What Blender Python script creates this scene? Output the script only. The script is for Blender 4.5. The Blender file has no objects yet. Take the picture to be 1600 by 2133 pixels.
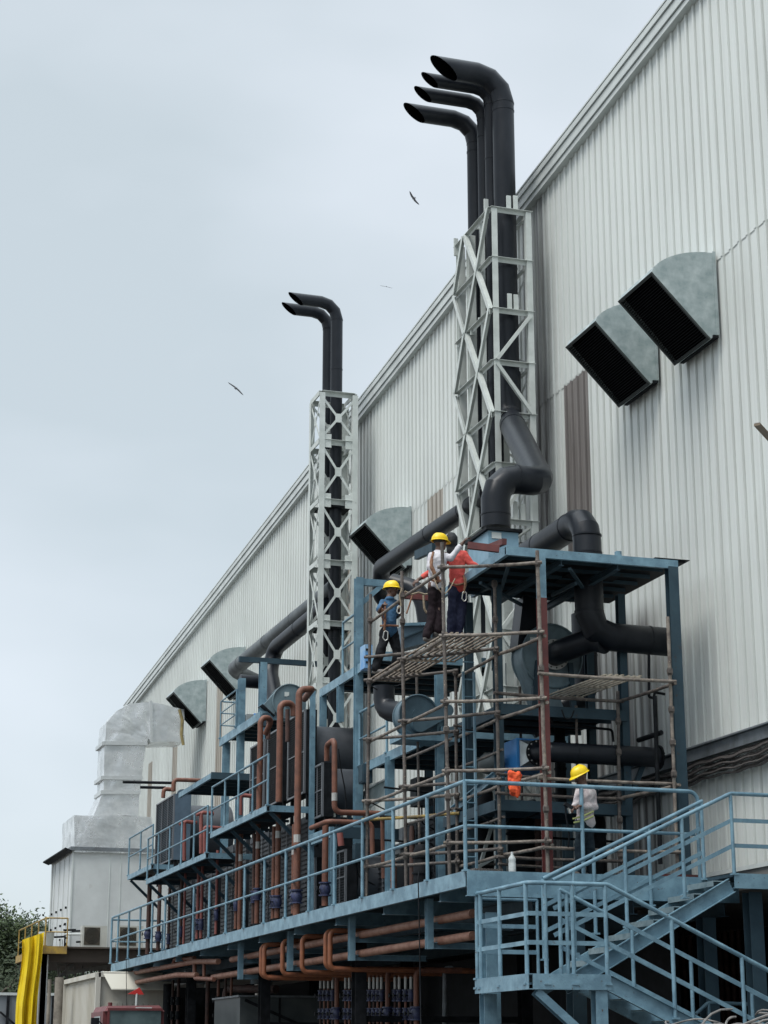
import bpy, bmesh, math, random
from mathutils import Vector, Matrix
SC = bpy.context.scene
COL = SC.collection
R = math.radians
random.seed(7)
# ---------------------------------------------------------------- camera
EYE = Vector((0.0, 0.0, 1.6)); FPX = 3950.0; PX, PY = 800.0, 1066.5
PITCH = R(16.0115); HEAD = R(17.6812)
cam_data = bpy.data.cameras.new('camera'); cam = bpy.data.objects.new('camera', cam_data); COL.objects.link(cam)
cam_data.sensor_fit = 'HORIZONTAL'; cam_data.sensor_width = 36.0; cam_data.lens = FPX / 1600 * 36
cam_data.clip_start = 0.3; cam_data.clip_end = 3000
cam.location = EYE; cam.rotation_euler = (R(90) + PITCH, 0, -HEAD)
SC.camera = cam
# ---------------------------------------------------------------- sky, sun, exposure
SUN_EL, SUN_AZ = 60.0, 242.0      # azimuth clockwise from +Y
w = bpy.data.worlds.new('World'); SC.world = w; w.use_nodes = True
nt = w.node_tree; nt.nodes.clear(); N = nt.nodes.new; L = nt.links.new
out = N('ShaderNodeOutputWorld'); mixs = N('ShaderNodeMixShader')
sky = N('ShaderNodeTexSky'); sky.sky_type = 'NISHITA'; sky.sun_disc = False
sky.sun_elevation = R(SUN_EL); sky.sun_rotation = R(SUN_AZ)
bg1 = N('ShaderNodeBackground'); bg1.inputs[1].default_value = 0.10; L(sky.outputs[0], bg1.inputs[0])
tc = N('ShaderNodeTexCoord'); mp = N('ShaderNodeMapping'); mp.inputs['Scale'].default_value = (1, 1, 2.2)
L(tc.outputs['Generated'], mp.inputs[0])
nz = N('ShaderNodeTexNoise'); nz.inputs['Scale'].default_value = 3.1; nz.inputs['Detail'].default_value = 4; nz.inputs['Roughness'].default_value = 0.45
L(mp.outputs[0], nz.inputs['Vector'])
cr = N('ShaderNodeValToRGB'); cr.color_ramp.elements[0].position = 0.36; cr.color_ramp.elements[1].position = 0.66
cr.color_ramp.elements[0].color = (0.362, 0.408, 0.432, 1); cr.color_ramp.elements[1].color = (0.462, 0.500, 0.534, 1)
L(nz.outputs['Fac'], cr.inputs[0])
sep = N('ShaderNodeSeparateXYZ'); L(tc.outputs['Generated'], sep.inputs[0])
mr = N('ShaderNodeMapRange'); mr.inputs[1].default_value = 0.55; mr.inputs[2].default_value = 1.0; mr.inputs[3].default_value = 1.0; mr.inputs[4].default_value = 3.0
L(sep.outputs['Z'], mr.inputs[0])
bg2 = N('ShaderNodeBackground'); L(cr.outputs[0], bg2.inputs[0]); L(mr.outputs[0], bg2.inputs[1])
mixs.inputs[0].default_value = 0.88; L(bg1.outputs[0], mixs.inputs[1]); L(bg2.outputs[0], mixs.inputs[2]); L(mixs.outputs[0], out.inputs[0])
sl = bpy.data.lights.new('sun', 'SUN'); sl.energy = 1.35; sl.angle = R(26); sl.color = (1, 0.965, 0.91)
so = bpy.data.objects.new('sun', sl); COL.objects.link(so)
_d = Vector((math.sin(R(SUN_AZ)) * math.cos(R(SUN_EL)), math.cos(R(SUN_AZ)) * math.cos(R(SUN_EL)), math.sin(R(SUN_EL))))
so.rotation_euler = _d.to_track_quat('Z', 'Y').to_euler(); so.location = (-20, -20, 60)
SC.view_settings.view_transform = 'Standard'; SC.view_settings.look = 'None'
SC.view_settings.exposure = 0.82; SC.view_settings.gamma = 1.0; SC.view_settings.use_curve_mapping = False
SC.cycles.max_bounces = 6

# ---------------------------------------------------------------- survey: sight line met with a real plane of the plant
_Rm = cam.rotation_euler.to_matrix()
def at(x, y, X=None, Y=None, Z=None):
    d = _Rm @ Vector(((x - PX) / FPX, -(y - PY) / FPX, -1.0))
    if X is not None: t = (X - EYE.x) / d.x
    elif Y is not None: t = (Y - EYE.y) / d.y
    else: t = (Z - EYE.z) / d.z
    return EYE + d * t
# ---------------------------------------------------------------- objects
WL = {}
def _link(o, parent, loc):
    COL.objects.link(o); WL[o.name] = Vector(loc)
    if parent is not None:
        o.parent = parent; o.location = Vector(loc) - WL[parent.name]
    else: o.location = loc
def tag(o, label=None, cat=None, group=None, kind=None):
    if label: o['label'] = label
    if cat: o['category'] = cat
    if group: o['group'] = group
    if kind: o['kind'] = kind
    return o
def thing(name, label, cat, loc=(0, 0, 0), group=None):
    o = bpy.data.objects.new(name, None); o.empty_display_size = 0.2; _link(o, None, Vector(loc))
    return tag(o, label, cat, group)
def vec(a): return Vector(a)
def fillet(pts, rad, seg=5, closed=False):
    pts = [Vector(p) for p in pts]
    if rad <= 0: return pts
    o = [pts[0]]
    for i in range(1, len(pts) - 1):
        a, b, c = pts[i - 1], pts[i], pts[i + 1]
        u = (a - b); v = (c - b); lu, lv = u.length, v.length
        if lu < 1e-6 or lv < 1e-6: continue
        u /= lu; v /= lv
        ang = u.angle(v)
        if ang > math.pi - 0.03: o.append(b); continue
        t = min(rad / math.tan(ang / 2), lu * 0.48, lv * 0.48)
        rr = t * math.tan(ang / 2)
        bis = (u + v).normalized(); cen = b + bis * (rr / math.sin(ang / 2))
        p0 = b + u * t - cen; p1 = b + v * t - cen; th = p0.angle(p1); ax = p0.cross(p1).normalized()
        for k in range(seg + 1): o.append(cen + Matrix.Rotation(th * k / seg, 3, ax) @ p0)
    o.append(pts[-1]); return o
class MB:
    def __init__(s): s.v = []; s.f = []; s.m = []; s.mi = 0
    def add(s, vs, fs):
        n = len(s.v); s.v += [Vector(p) for p in vs]; s.f += [tuple(i + n for i in q) for q in fs]; s.m += [s.mi] * len(fs); return s
    def box(s, x0, x1, y0, y1, z0, z1):
        if x0 > x1: x0, x1 = x1, x0
        if y0 > y1: y0, y1 = y1, y0
        if z0 > z1: z0, z1 = z1, z0
        return s.add([(x0,y0,z0),(x1,y0,z0),(x1,y1,z0),(x0,y1,z0),(x0,y0,z1),(x1,y0,z1),(x1,y1,z1),(x0,y1,z1)],
              [(3,2,1,0),(4,5,6,7),(0,1,5,4),(1,2,6,5),(2,3,7,6),(3,0,4,7)])
    def frame(s, a, b, up=(0, 0, 1)):
        a, b = Vector(a), Vector(b); d = (b - a).normalized(); up = Vector(up)
        if abs(d.dot(up)) > 0.98: up = Vector((0, 1, 0)) if abs(d.y) < 0.9 else Vector((1, 0, 0))
        side = d.cross(up).normalized(); up = side.cross(d).normalized(); return a, b, d, side, up
    def bar(s, a, b, w, h, up=(0, 0, 1), ou=0.0, os=0.0):
        a, b, d, sd, u = s.frame(a, b, up); a = a + u * ou + sd * os; b = b + u * ou + sd * os
        q = [sd * (-w / 2) + u * (-h / 2), sd * (w / 2) + u * (-h / 2), sd * (w / 2) + u * (h / 2), sd * (-w / 2) + u * (h / 2)]
        return s.add([a + k for k in q] + [b + k for k in q], [(3,2,1,0),(4,5,6,7),(0,1,5,4),(1,2,6,5),(2,3,7,6),(3,0,4,7)])
    def ibeam(s, a, b, w, h, up=(0, 0, 1), t=0.012):
        s.bar(a, b, w, t, up, h / 2 - t / 2); s.bar(a, b, w, t, up, -h / 2 + t / 2); s.bar(a, b, t, h - 2 * t, up); return s
    def chan(s, a, b, w, h, up=(0, 0, 1), t=0.010, side=1):
        s.bar(a, b, w, t, up, h / 2 - t / 2); s.bar(a, b, w, t, up, -h / 2 + t / 2); s.bar(a, b, t, h - 2 * t, up, 0, side * (w / 2 - t / 2)); return s
    def angle(s, a, b, w, up=(0, 0, 1), t=0.008, sx=1, sy=1):
        s.bar(a, b, w, t, up, sy * (w / 2 - t / 2)); s.bar(a, b, t, w - t, up, -sy * t / 2, sx * (w / 2 - t / 2)); return s
    def tube(s, pts, r, n=12, caps=True, rf=None):
        pts = [Vector(p) for p in pts]; m = len(pts); rings = []
        t0 = (pts[1] - pts[0]).normalized(); ref = Vector((0, 0, 1)) if abs(t0.z) < 0.9 else Vector((1, 0, 0))
        x = t0.cross(ref).normalized()
        for i in range(m):
            if i == 0: t = (pts[1] - pts[0]).normalized(); sc = None
            elif i == m - 1: t = (pts[-1] - pts[-2]).normalized()
            else:
                a = (pts[i] - pts[i - 1]).normalized(); b = (pts[i + 1] - pts[i]).normalized(); t = (a + b)
                t = t.normalized() if t.length > 1e-6 else a
            x = (x - t * x.dot(t)); x = x.normalized() if x.length > 1e-6 else t.orthogonal().normalized()
            y = t.cross(x); rr = rf(i / (m - 1)) if rf else (r[i] if isinstance(r, (list, tuple)) else r)
            rings.append([pts[i] + (x * math.cos(2 * math.pi * k / n) + y * math.sin(2 * math.pi * k / n)) * rr for k in range(n)])
        vs = [p for q in rings for p in q]; fs = []
        for i in range(m - 1):
            for k in range(n):
                k2 = (k + 1) % n; fs.append((i * n + k, i * n + k2, (i + 1) * n + k2, (i + 1) * n + k))
        if caps: fs.append(tuple(range(n - 1, -1, -1))); fs.append(tuple((m - 1) * n + k for k in range(n)))
        return s.add(vs, fs)
    def ell(s, c, rx, ry, rz, n=12, m=8, rot=None, zmin=-1.0):
        vs = []; fs = []; c = Vector(c)
        for i in range(m + 1):
            th = math.pi * i / m; zz = math.cos(th)
            for k in range(n):
                p = Vector((rx * math.sin(th) * math.cos(2 * math.pi * k / n), ry * math.sin(th) * math.sin(2 * math.pi * k / n), rz * max(zz, zmin)))
                if rot is not None: p = rot @ p
                vs.append(c + p)
        for i in range(m):
            for k in range(n):
                k2 = (k + 1) % n; fs.append((i * n + k, (i + 1) * n + k, (i + 1) * n + k2, i * n + k2))
        return s.add(vs, fs)
    def prism(s, poly, d):
        poly = [Vector(p) for p in poly]; d = Vector(d); n = len(poly)
        return s.add(poly + [p + d for p in poly], [tuple(range(n - 1, -1, -1)), tuple(range(n, 2 * n))] + [(i, (i + 1) % n, n + (i + 1) % n, n + i) for i in range(n)])
    def build(s, name, mat, parent=None, smooth=True, ang=32, loc=None, label=None):
        me = bpy.data.meshes.new(name)
        if loc is None:
            if parent is not None: loc = WL[parent.name]
            else:
                xs = [p.x for p in s.v]; ys = [p.y for p in s.v]; zs = [p.z for p in s.v]
                loc = Vector(((min(xs) + max(xs)) / 2, (min(ys) + max(ys)) / 2, min(zs)))
        loc = Vector(loc)
        me.from_pydata([tuple(p - loc) for p in s.v], [], s.f)
        if isinstance(mat, (list, tuple)):
            for q in mat: me.materials.append(q)
            for p, k in zip(me.polygons, s.m): p.material_index = k
        else: me.materials.append(mat)
        bm = bmesh.new(); bm.from_mesh(me); bmesh.ops.recalc_face_normals(bm, faces=bm.faces); bm.to_mesh(me); bm.free()
        if smooth:
            me.shade_smooth(); me.set_sharp_from_angle(angle=R(ang))
        o = bpy.data.objects.new(name, me); _link(o, parent, loc)
        if label: o['label'] = label
        return o
# ---------------------------------------------------------------- materials
def mat(name, col, rough=0.55, metal=0.0, col2=None, scale=6.0, lo=0.4, hi=0.65, streak=1.0, spot=None, spot_scale=9.0, spot_lo=0.6, spot_hi=0.68, bump=0.0, bscale=40.0, detail=6, rvar=0.12, world=False, spec=0.5):
    m = bpy.data.materials.new(name); m.use_nodes = True; t = m.node_tree; b = t.nodes['Principled BSDF']; N = t.nodes.new; L = t.links.new
    b.inputs['Roughness'].default_value = rough; b.inputs['Metallic'].default_value = metal; b.inputs['Specular IOR Level'].default_value = spec
    c = N('ShaderNodeTexCoord'); g = N('ShaderNodeNewGeometry'); mp = N('ShaderNodeMapping'); mp.inputs['Scale'].default_value = (1, 1, 1.0 / streak)
    L(g.outputs['Position'] if world else c.outputs['Object'], mp.inputs[0])
    rgb = N('ShaderNodeRGB'); rgb.outputs[0].default_value = (*col, 1); cur = rgb.outputs[0]
    nz = N('ShaderNodeTexNoise'); nz.inputs['Scale'].default_value = scale; nz.inputs['Detail'].default_value = detail; nz.inputs['Roughness'].default_value = 0.6; L(mp.outputs[0], nz.inputs['Vector'])
    if col2 is not None:
        r = N('ShaderNodeMapRange'); r.inputs[1].default_value = lo; r.inputs[2].default_value = hi; L(nz.outputs['Fac'], r.inputs[0])
        mx = N('ShaderNodeMix'); mx.data_type = 'RGBA'; L(r.outputs[0], mx.inputs[0]); L(cur, mx.inputs[6]); mx.inputs[7].default_value = (*col2, 1); cur = mx.outputs[2]
    if spot is not None:
        n2 = N('ShaderNodeTexNoise'); n2.inputs['Scale'].default_value = spot_scale; n2.inputs['Detail'].default_value = 8; n2.inputs['Roughness'].default_value = 0.65
        L(g.outputs['Position'] if world else c.outputs['Object'], n2.inputs['Vector'])
        r = N('ShaderNodeMapRange'); r.inputs[1].default_value = spot_lo; r.inputs[2].default_value = spot_hi; L(n2.outputs['Fac'], r.inputs[0])
        mx = N('ShaderNodeMix'); mx.data_type = 'RGBA'; L(r.outputs[0], mx.inputs[0]); L(cur, mx.inputs[6]); mx.inputs[7].default_value = (*spot, 1); cur = mx.outputs[2]
    L(cur, b.inputs['Base Color'])
    rr = N('ShaderNodeMapRange'); rr.inputs[3].default_value = max(0.05, rough - rvar); rr.inputs[4].default_value = min(1, rough + rvar); L(nz.outputs['Fac'], rr.inputs[0]); L(rr.outputs[0], b.inputs['Roughness'])
    if bump:
        n3 = N('ShaderNodeTexNoise'); n3.inputs['Scale'].default_value = bscale; n3.inputs['Detail'].default_value = 4; L(c.outputs['Object'], n3.inputs['Vector'])
        bu = N('ShaderNodeBump'); bu.inputs['Strength'].default_value = bump; bu.inputs['Distance'].default_value = 0.02; L(n3.outputs['Fac'], bu.inputs['Height']); L(bu.outputs[0], b.inputs['Normal'])
    return m
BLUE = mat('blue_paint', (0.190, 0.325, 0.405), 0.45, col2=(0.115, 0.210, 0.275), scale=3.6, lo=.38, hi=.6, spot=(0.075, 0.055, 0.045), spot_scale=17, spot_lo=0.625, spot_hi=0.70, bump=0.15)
BLUE_D = mat('blue_paint_shaded', (0.040, 0.073, 0.095), 0.6, spec=0.25, col2=(0.03, 0.055, 0.075), scale=3, spot=(0.06, 0.045, 0.04), spot_scale=11, spot_lo=0.62, spot_hi=0.72)  # darker copy of the blue for shaded steel, shade put into colour; random rust spots
BLACK = mat('black_lagging', (0.0065, 0.009, 0.0135), 0.38, spec=0.28, col2=(0.016, 0.019, 0.025), scale=1.8, streak=3, spot=(0.07, 0.075, 0.085), spot_scale=22, spot_lo=0.68, spot_hi=0.80, bump=0.10, bscale=8)
BLACKG = mat('black_weathered', (0.050, 0.060, 0.066), 0.5, col2=(0.13, 0.145, 0.15), scale=2.2, lo=0.42, hi=0.7, bump=0.15, bscale=7)
TOWER = mat('pale_green_paint', (0.60, 0.635, 0.61), 0.55, col2=(0.49, 0.525, 0.50), scale=3, spot=(0.20, 0.16, 0.13), spot_scale=12, spot_lo=0.68, spot_hi=0.78)
GALV = mat('galvanised_sheet', (0.30, 0.365, 0.37), 0.42, 0.3, col2=(0.50, 0.56, 0.56), scale=4, detail=10, lo=0.38, hi=0.66, bump=0.05, bscale=5)
LOUV = mat('louvre_black', (0.006, 0.0065, 0.0075), 0.7, spec=0.1)
VOID = mat('duct_inside', (0.004, 0.004, 0.005), 0.9, spec=0.0)
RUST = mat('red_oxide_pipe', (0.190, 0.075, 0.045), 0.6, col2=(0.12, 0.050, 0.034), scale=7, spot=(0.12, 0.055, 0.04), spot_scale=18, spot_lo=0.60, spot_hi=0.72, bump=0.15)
RUSTP = mat('pink_oxide_pipe', (0.27, 0.085, 0.072), 0.6, col2=(0.23, 0.075, 0.065), scale=7, spot=(0.12, 0.05, 0.04), spot_scale=18, spot_lo=0.60, spot_hi=0.72)
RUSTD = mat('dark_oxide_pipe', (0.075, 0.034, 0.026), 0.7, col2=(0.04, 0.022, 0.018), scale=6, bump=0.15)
OXIDE = mat('maroon_primer', (0.150, 0.038, 0.034), 0.6, col2=(0.10, 0.03, 0.03), scale=5, spot=(0.07, 0.03, 0.03), spot_scale=15)
SCAF = mat('scaffold_tube', (0.135, 0.115, 0.102), 0.6, col2=(0.060, 0.050, 0.046), scale=9, spot=(0.36, 0.30, 0.22), spot_scale=26, spot_lo=0.60, spot_hi=0.68, bump=0.3)
SCAFL = mat('scaffold_ledger', (0.235, 0.205, 0.175), 0.65, col2=(0.09, 0.07, 0.062), scale=8, spot=(0.36, 0.30, 0.22), spot_scale=24, spot_lo=0.58, spot_hi=0.68, bump=0.3)
SCAFY = mat('scaffold_yellow', (0.36, 0.25, 0.06), 0.65, col2=(0.16, 0.12, 0.06), scale=12, lo=0.45, hi=0.6)
CONC = mat('concrete', (0.20, 0.195, 0.185), 0.9, col2=(0.13, 0.13, 0.125), scale=1.5)
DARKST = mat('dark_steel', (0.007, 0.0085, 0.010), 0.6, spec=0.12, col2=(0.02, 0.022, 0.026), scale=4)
VALVE = mat('blue_valve', (0.045, 0.055, 0.13), 0.45, col2=(0.02, 0.025, 0.05), scale=14)
CHROME = mat('bright_collar', (0.45, 0.45, 0.43), 0.4, 0.2)
WHITEP = mat('white_sheet', (0.60, 0.63, 0.63), 0.5, col2=(0.50, 0.52, 0.51), scale=1.2, streak=6)
# ================================================================ SETTING
g = MB(); g.box(-400, 400, -60, 900, -0.5, 0)
GRD = mat('ground_dust', (0.085, 0.08, 0.072), 0.95, col2=(0.055, 0.05, 0.045), scale=0.35)
tag(g.build('ground', GRD, loc=(0, 0, 0)), 'dusty yard floor under the plant', kind='structure')

# ================================================================ FACTORY BUILDING
XW = 13.2
def roof_z(y): return 18.18 - 0.0662 * (y - 24.8)
Y0, Y1 = 13.0, 75.5
JZ = 13.56
PITCHR = 0.27
def clad_mat(name, c1, c2, dark_bands):
    m = bpy.data.materials.new(name); m.use_nodes = True; t = m.node_tree; b = t.nodes['Principled BSDF']; N = t.nodes.new; L = t.links.new
    g = N('ShaderNodeNewGeometry'); mp = N('ShaderNodeMapping'); mp.inputs['Scale'].default_value = (1, 1, 0.02); L(g.outputs['Position'], mp.inputs[0])
    nz = N('ShaderNodeTexNoise'); nz.inputs['Scale'].default_value = 8.5; nz.inputs['Detail'].default_value = 7; nz.inputs['Roughness'].default_value = 0.72; L(mp.outputs[0], nz.inputs['Vector'])
    r = N('ShaderNodeMapRange'); r.inputs[1].default_value = 0.42; r.inputs[2].default_value = 0.80; L(nz.outputs['Fac'], r.inputs[0])
    mx = N('ShaderNodeMix'); mx.data_type = 'RGBA'; mx.inputs[6].default_value = (*c1, 1); mx.inputs[7].default_value = (*c2, 1); L(r.outputs[0], mx.inputs[0]); cur = mx.outputs[2]
    n5 = N('ShaderNodeTexNoise'); n5.inputs['Scale'].default_value = 0.5; n5.inputs['Detail'].default_value = 3; L(g.outputs['Position'], n5.inputs['Vector'])
    r5 = N('ShaderNodeMapRange'); r5.inputs[1].default_value = 0.3; r5.inputs[2].default_value = 0.75; r5.inputs[3].default_value = 1.03; r5.inputs[4].default_value = 0.93; L(n5.outputs['Fac'], r5.inputs[0])
    # dark bands by distance along the wall, soot beside the two stacks
    sp = N('ShaderNodeSeparateXYZ'); L(g.outputs['Position'], sp.inputs[0])
    tot = None
    for (yc, hw, s, *zm) in dark_bands:
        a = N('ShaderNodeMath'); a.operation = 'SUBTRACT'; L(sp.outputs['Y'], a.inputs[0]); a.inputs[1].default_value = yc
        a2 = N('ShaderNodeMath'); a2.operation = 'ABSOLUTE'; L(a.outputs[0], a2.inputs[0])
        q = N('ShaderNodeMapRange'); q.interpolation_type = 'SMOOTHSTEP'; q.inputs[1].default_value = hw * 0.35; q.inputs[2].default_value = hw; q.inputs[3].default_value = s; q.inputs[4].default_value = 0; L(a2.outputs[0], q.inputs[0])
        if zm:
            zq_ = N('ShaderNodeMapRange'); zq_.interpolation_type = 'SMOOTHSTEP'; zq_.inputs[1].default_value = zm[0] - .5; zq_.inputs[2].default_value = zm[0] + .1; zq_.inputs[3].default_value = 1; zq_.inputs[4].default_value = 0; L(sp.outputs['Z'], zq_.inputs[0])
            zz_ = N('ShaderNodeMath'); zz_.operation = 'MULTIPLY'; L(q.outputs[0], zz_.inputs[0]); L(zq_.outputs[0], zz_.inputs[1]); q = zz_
        if tot is None: tot = q.outputs[0]
        else:
            z = N('ShaderNodeMath'); z.operation = 'ADD'; L(tot, z.inputs[0]); L(q.outputs[0], z.inputs[1]); tot = z.outputs[0]
    mp2 = N('ShaderNodeMapping'); mp2.inputs['Scale'].default_value = (1, 1, 0.05); L(g.outputs['Position'], mp2.inputs[0])
    n2 = N('ShaderNodeTexNoise'); n2.inputs['Scale'].default_value = 4.5; n2.inputs['Detail'].default_value = 5; L(mp2.outputs[0], n2.inputs['Vector'])
    r2 = N('ShaderNodeMapRange'); r2.inputs[1].default_value = 0.40; r2.inputs[2].default_value = 0.60; r2.inputs[3].default_value = 0.35; L(n2.outputs['Fac'], r2.inputs[0])
    mm = N('ShaderNodeMath'); mm.operation = 'MULTIPLY'; L(tot, mm.inputs[0]); L(r2.outputs[0], mm.inputs[1])
    mx2 = N('ShaderNodeMix'); mx2.data_type = 'RGBA'; L(mm.outputs[0], mx2.inputs[0]); L(cur, mx2.inputs[6]); mx2.inputs[7].default_value = (0.13, 0.125, 0.125, 1)
    vm = N('ShaderNodeVectorMath'); vm.operation = 'SCALE'; L(mx2.outputs[2], vm.inputs[0]); L(r5.outputs[0], vm.inputs['Scale'])
    L(vm.outputs[0], b.inputs['Base Color']); b.inputs['Roughness'].default_value = 0.5
    return m
CLAD = clad_mat('white_cladding', (0.70, 0.73, 0.705), (0.61, 0.635, 0.61), [(31.75, 0.85, 0.98), (43.2, 1.0, 0.7)])
CLADL = clad_mat('white_cladding_low', (0.685, 0.715, 0.69), (0.57, 0.59, 0.565), [(31.6, 0.7, 0.98), (43.3, 0.9, 0.7), (28.6, 2.2, 0.95, 8.8)])  # third band darkens only the wall below roof platform height
BROWN = mat('aged_translucent_sheet', (0.235, 0.215, 0.205), 0.6, col2=(0.135, 0.122, 0.115), scale=4.5, streak=14, lo=0.35, hi=0.65)
BROWN2 = mat('pale_translucent_sheet', (0.46, 0.43, 0.38), 0.6, col2=(0.34, 0.31, 0.27), scale=4.5, streak=14, lo=0.35, hi=0.65)
TRIM = mat('white_trim', (0.62, 0.655, 0.64), 0.45, col2=(0.52, 0.55, 0.54), scale=1.5)
def ribbed(y0, y1, zb, zt, x, name, m, parent, depth=0.030):
    b = MB(); prof = []
    k0 = math.floor(y0 / PITCHR); y = k0 * PITCHR
    while y < y1 + PITCHR:
        for dy, dx in ((0.0, 0), (0.162, 0), (0.166, 0.034), (0.186, 0.034), (0.192, -depth), (0.242, -depth), (0.252, 0)):
            yy = y + dy
            if y0 - 1e-6 <= yy <= y1 + 1e-6: prof.append((yy, x + dx))
        y += PITCHR
    if prof[0][0] > y0 + 1e-4: prof.insert(0, (y0, x))
    if prof[-1][0] < y1 - 1e-4: prof.append((y1, x))
    vs = []; fs = []
    for (yy, xx) in prof:
        jag = 0.0
        vs.append((xx, yy, zb(yy) if callable(zb) else zb)); vs.append((xx, yy, zt(yy) if callable(zt) else zt))
    for i in range(len(prof) - 1): fs.append((2 * i, 2 * i + 2, 2 * i + 3, 2 * i + 1))
    b.add(vs, fs); return b.build(name, m, parent, smooth=False)
FB = thing('factory_building', 'long white ribbed-metal factory shed whose roof edge runs down to the left', 'building', (XW, 45, 0))
_rj = random.Random(3)
def jag(y): return JZ - 0.05 + 0.012 * math.sin(y * 7.1) * math.sin(y * 2.3) + 0.008 * math.sin(y * 23)
ribbed(Y0, Y1, jag, lambda y: roof_z(y) + 0.05, XW + 0.034, 'wall_cladding', CLAD, FB)
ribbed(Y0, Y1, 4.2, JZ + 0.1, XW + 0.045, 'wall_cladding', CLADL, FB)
for (a, b_, zb, zt, m, lab) in ((29.48, 30.56, 9.4, 13.50, BROWN, 'brown streaked translucent panel right of the tall stacks'),
                       (37.20, 38.30, 9.4, 13.50, BROWN2, 'faded brown panel between the two stack towers'),
                       (22.0, 22.66, 9.4, 13.50, BROWN, 'brown panel cut by the right edge'),
                       (44.2, 45.2, 9.4, 13.50, BROWN2, None), (51.4, 52.4, 9.4, 13.50, BROWN2, None),
                       (58.3, 59.3, 8.6, 13.50, BROWN2, None), (65.3, 66.2, 6.4, 13.50, BROWN2, None), (70.0, 70.7, 6.4, 12.2, BROWN2, None)):
    ribbed(a, b_, zb, zt, XW + 0.038, 'translucent_panel', m, FB)
def sloped(b, x0, x1, za, zb, y0=Y0, y1=Y1 + 0.2):
    b.add([(x0, y0, roof_z(y0) + za), (x1, y0, roof_z(y0) + za), (x1, y0, roof_z(y0) + zb), (x0, y0, roof_z(y0) + zb),
           (x0, y1, roof_z(y1) + za), (x1, y1, roof_z(y1) + za), (x1, y1, roof_z(y1) + zb), (x0, y1, roof_z(y1) + zb)],
          [(3,2,1,0),(4,5,6,7),(0,1,5,4),(1,2,6,5),(2,3,7,6),(3,0,4,7)])
b = MB(); sloped(b, XW - 0.10, XW + 0.3, 0.0, 0.10); sloped(b, XW - 0.13, XW + 0.3, 0.115, 0.29); b.build('fascia', TRIM, FB)
b = MB(); sloped(b, XW - 0.16, XW + 0.5, 0.305, 0.42); sloped(b, XW - 0.17, XW + 0.4, 0.435, 0.47); b.build('roof_edge', TRIM, FB)
b = MB(); sloped(b, XW + 0.5, XW + 26, 0.30, 0.40); b.build('roof', TRIM, FB)
b = MB(); b.box(XW + 0.12, XW + 26, Y1 - 0.1, Y1, 4.2, roof_z(Y1) + 0.3); b.box(XW + 0.12, XW + 26, Y0, Y0 + 0.1, 4.2, roof_z(Y0) - 0.1); b.build('end_wall', CLAD, FB)
b = MB(); b.box(XW + 0.12, XW + 0.2, Y0, Y1, 4.2, 14.8); b.build('wall_lining', DARKST, FB)
b = MB(); b.box(XW - 0.05, XW + 26, Y0, Y1, 3.86, 4.19)
b.build('floor_slab', CONC, FB)
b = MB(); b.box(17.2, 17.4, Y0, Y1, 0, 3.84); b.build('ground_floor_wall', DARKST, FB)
for k in range(9):
    y = 21.5 + k * 6.4
    b = MB(); b.box(13.3, 13.75, y, y + 0.45, 0, 3.85); b.build('pillar', CONC, FB)
# steel rail that carries the cable bundle
TRAY = mat('grey_steel', (0.20, 0.225, 0.245), 0.5, 0.3, col2=(0.13, 0.14, 0.15), scale=4)
t = thing('cable_ledge', 'grey steel ledge with cable bundle strapped under it, low on wall', 'cable tray', (XW - 0.1, 26, 5.9))
b = MB(); b.box(XW - 0.16, XW + 0.0, 18, 60, 5.86, 6.03); b.box(XW - 0.22, XW + 0.0, 18, 60, 6.036, 6.06); b.build('ledge', TRAY, t)
CABLE = mat('dark_cable', (0.060, 0.053, 0.050), 0.7, col2=(0.10, 0.09, 0.085), scale=12)
rr = random.Random(5)
for k in range(11):
    b = MB(); ph = rr.uniform(0, 6); pts = []
    y = 20.0
    while y < 32:
        sag = 0.016 * math.sin(y * 3.1 + ph) + 0.012 * math.sin(y * 9 + ph)
        pts.append((XW - 0.09 - 0.035 * (k % 3), y, 5.82 - 0.028 * k + sag)); y += 0.13
    b.tube(pts, 0.017, 6); b.build('cable', CABLE, t)
b = MB(); b.box(XW - 0.08, XW + 0.0, 18, 60, 4.13, 4.19); b.build('base_flashing', TRIM, FB)

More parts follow.
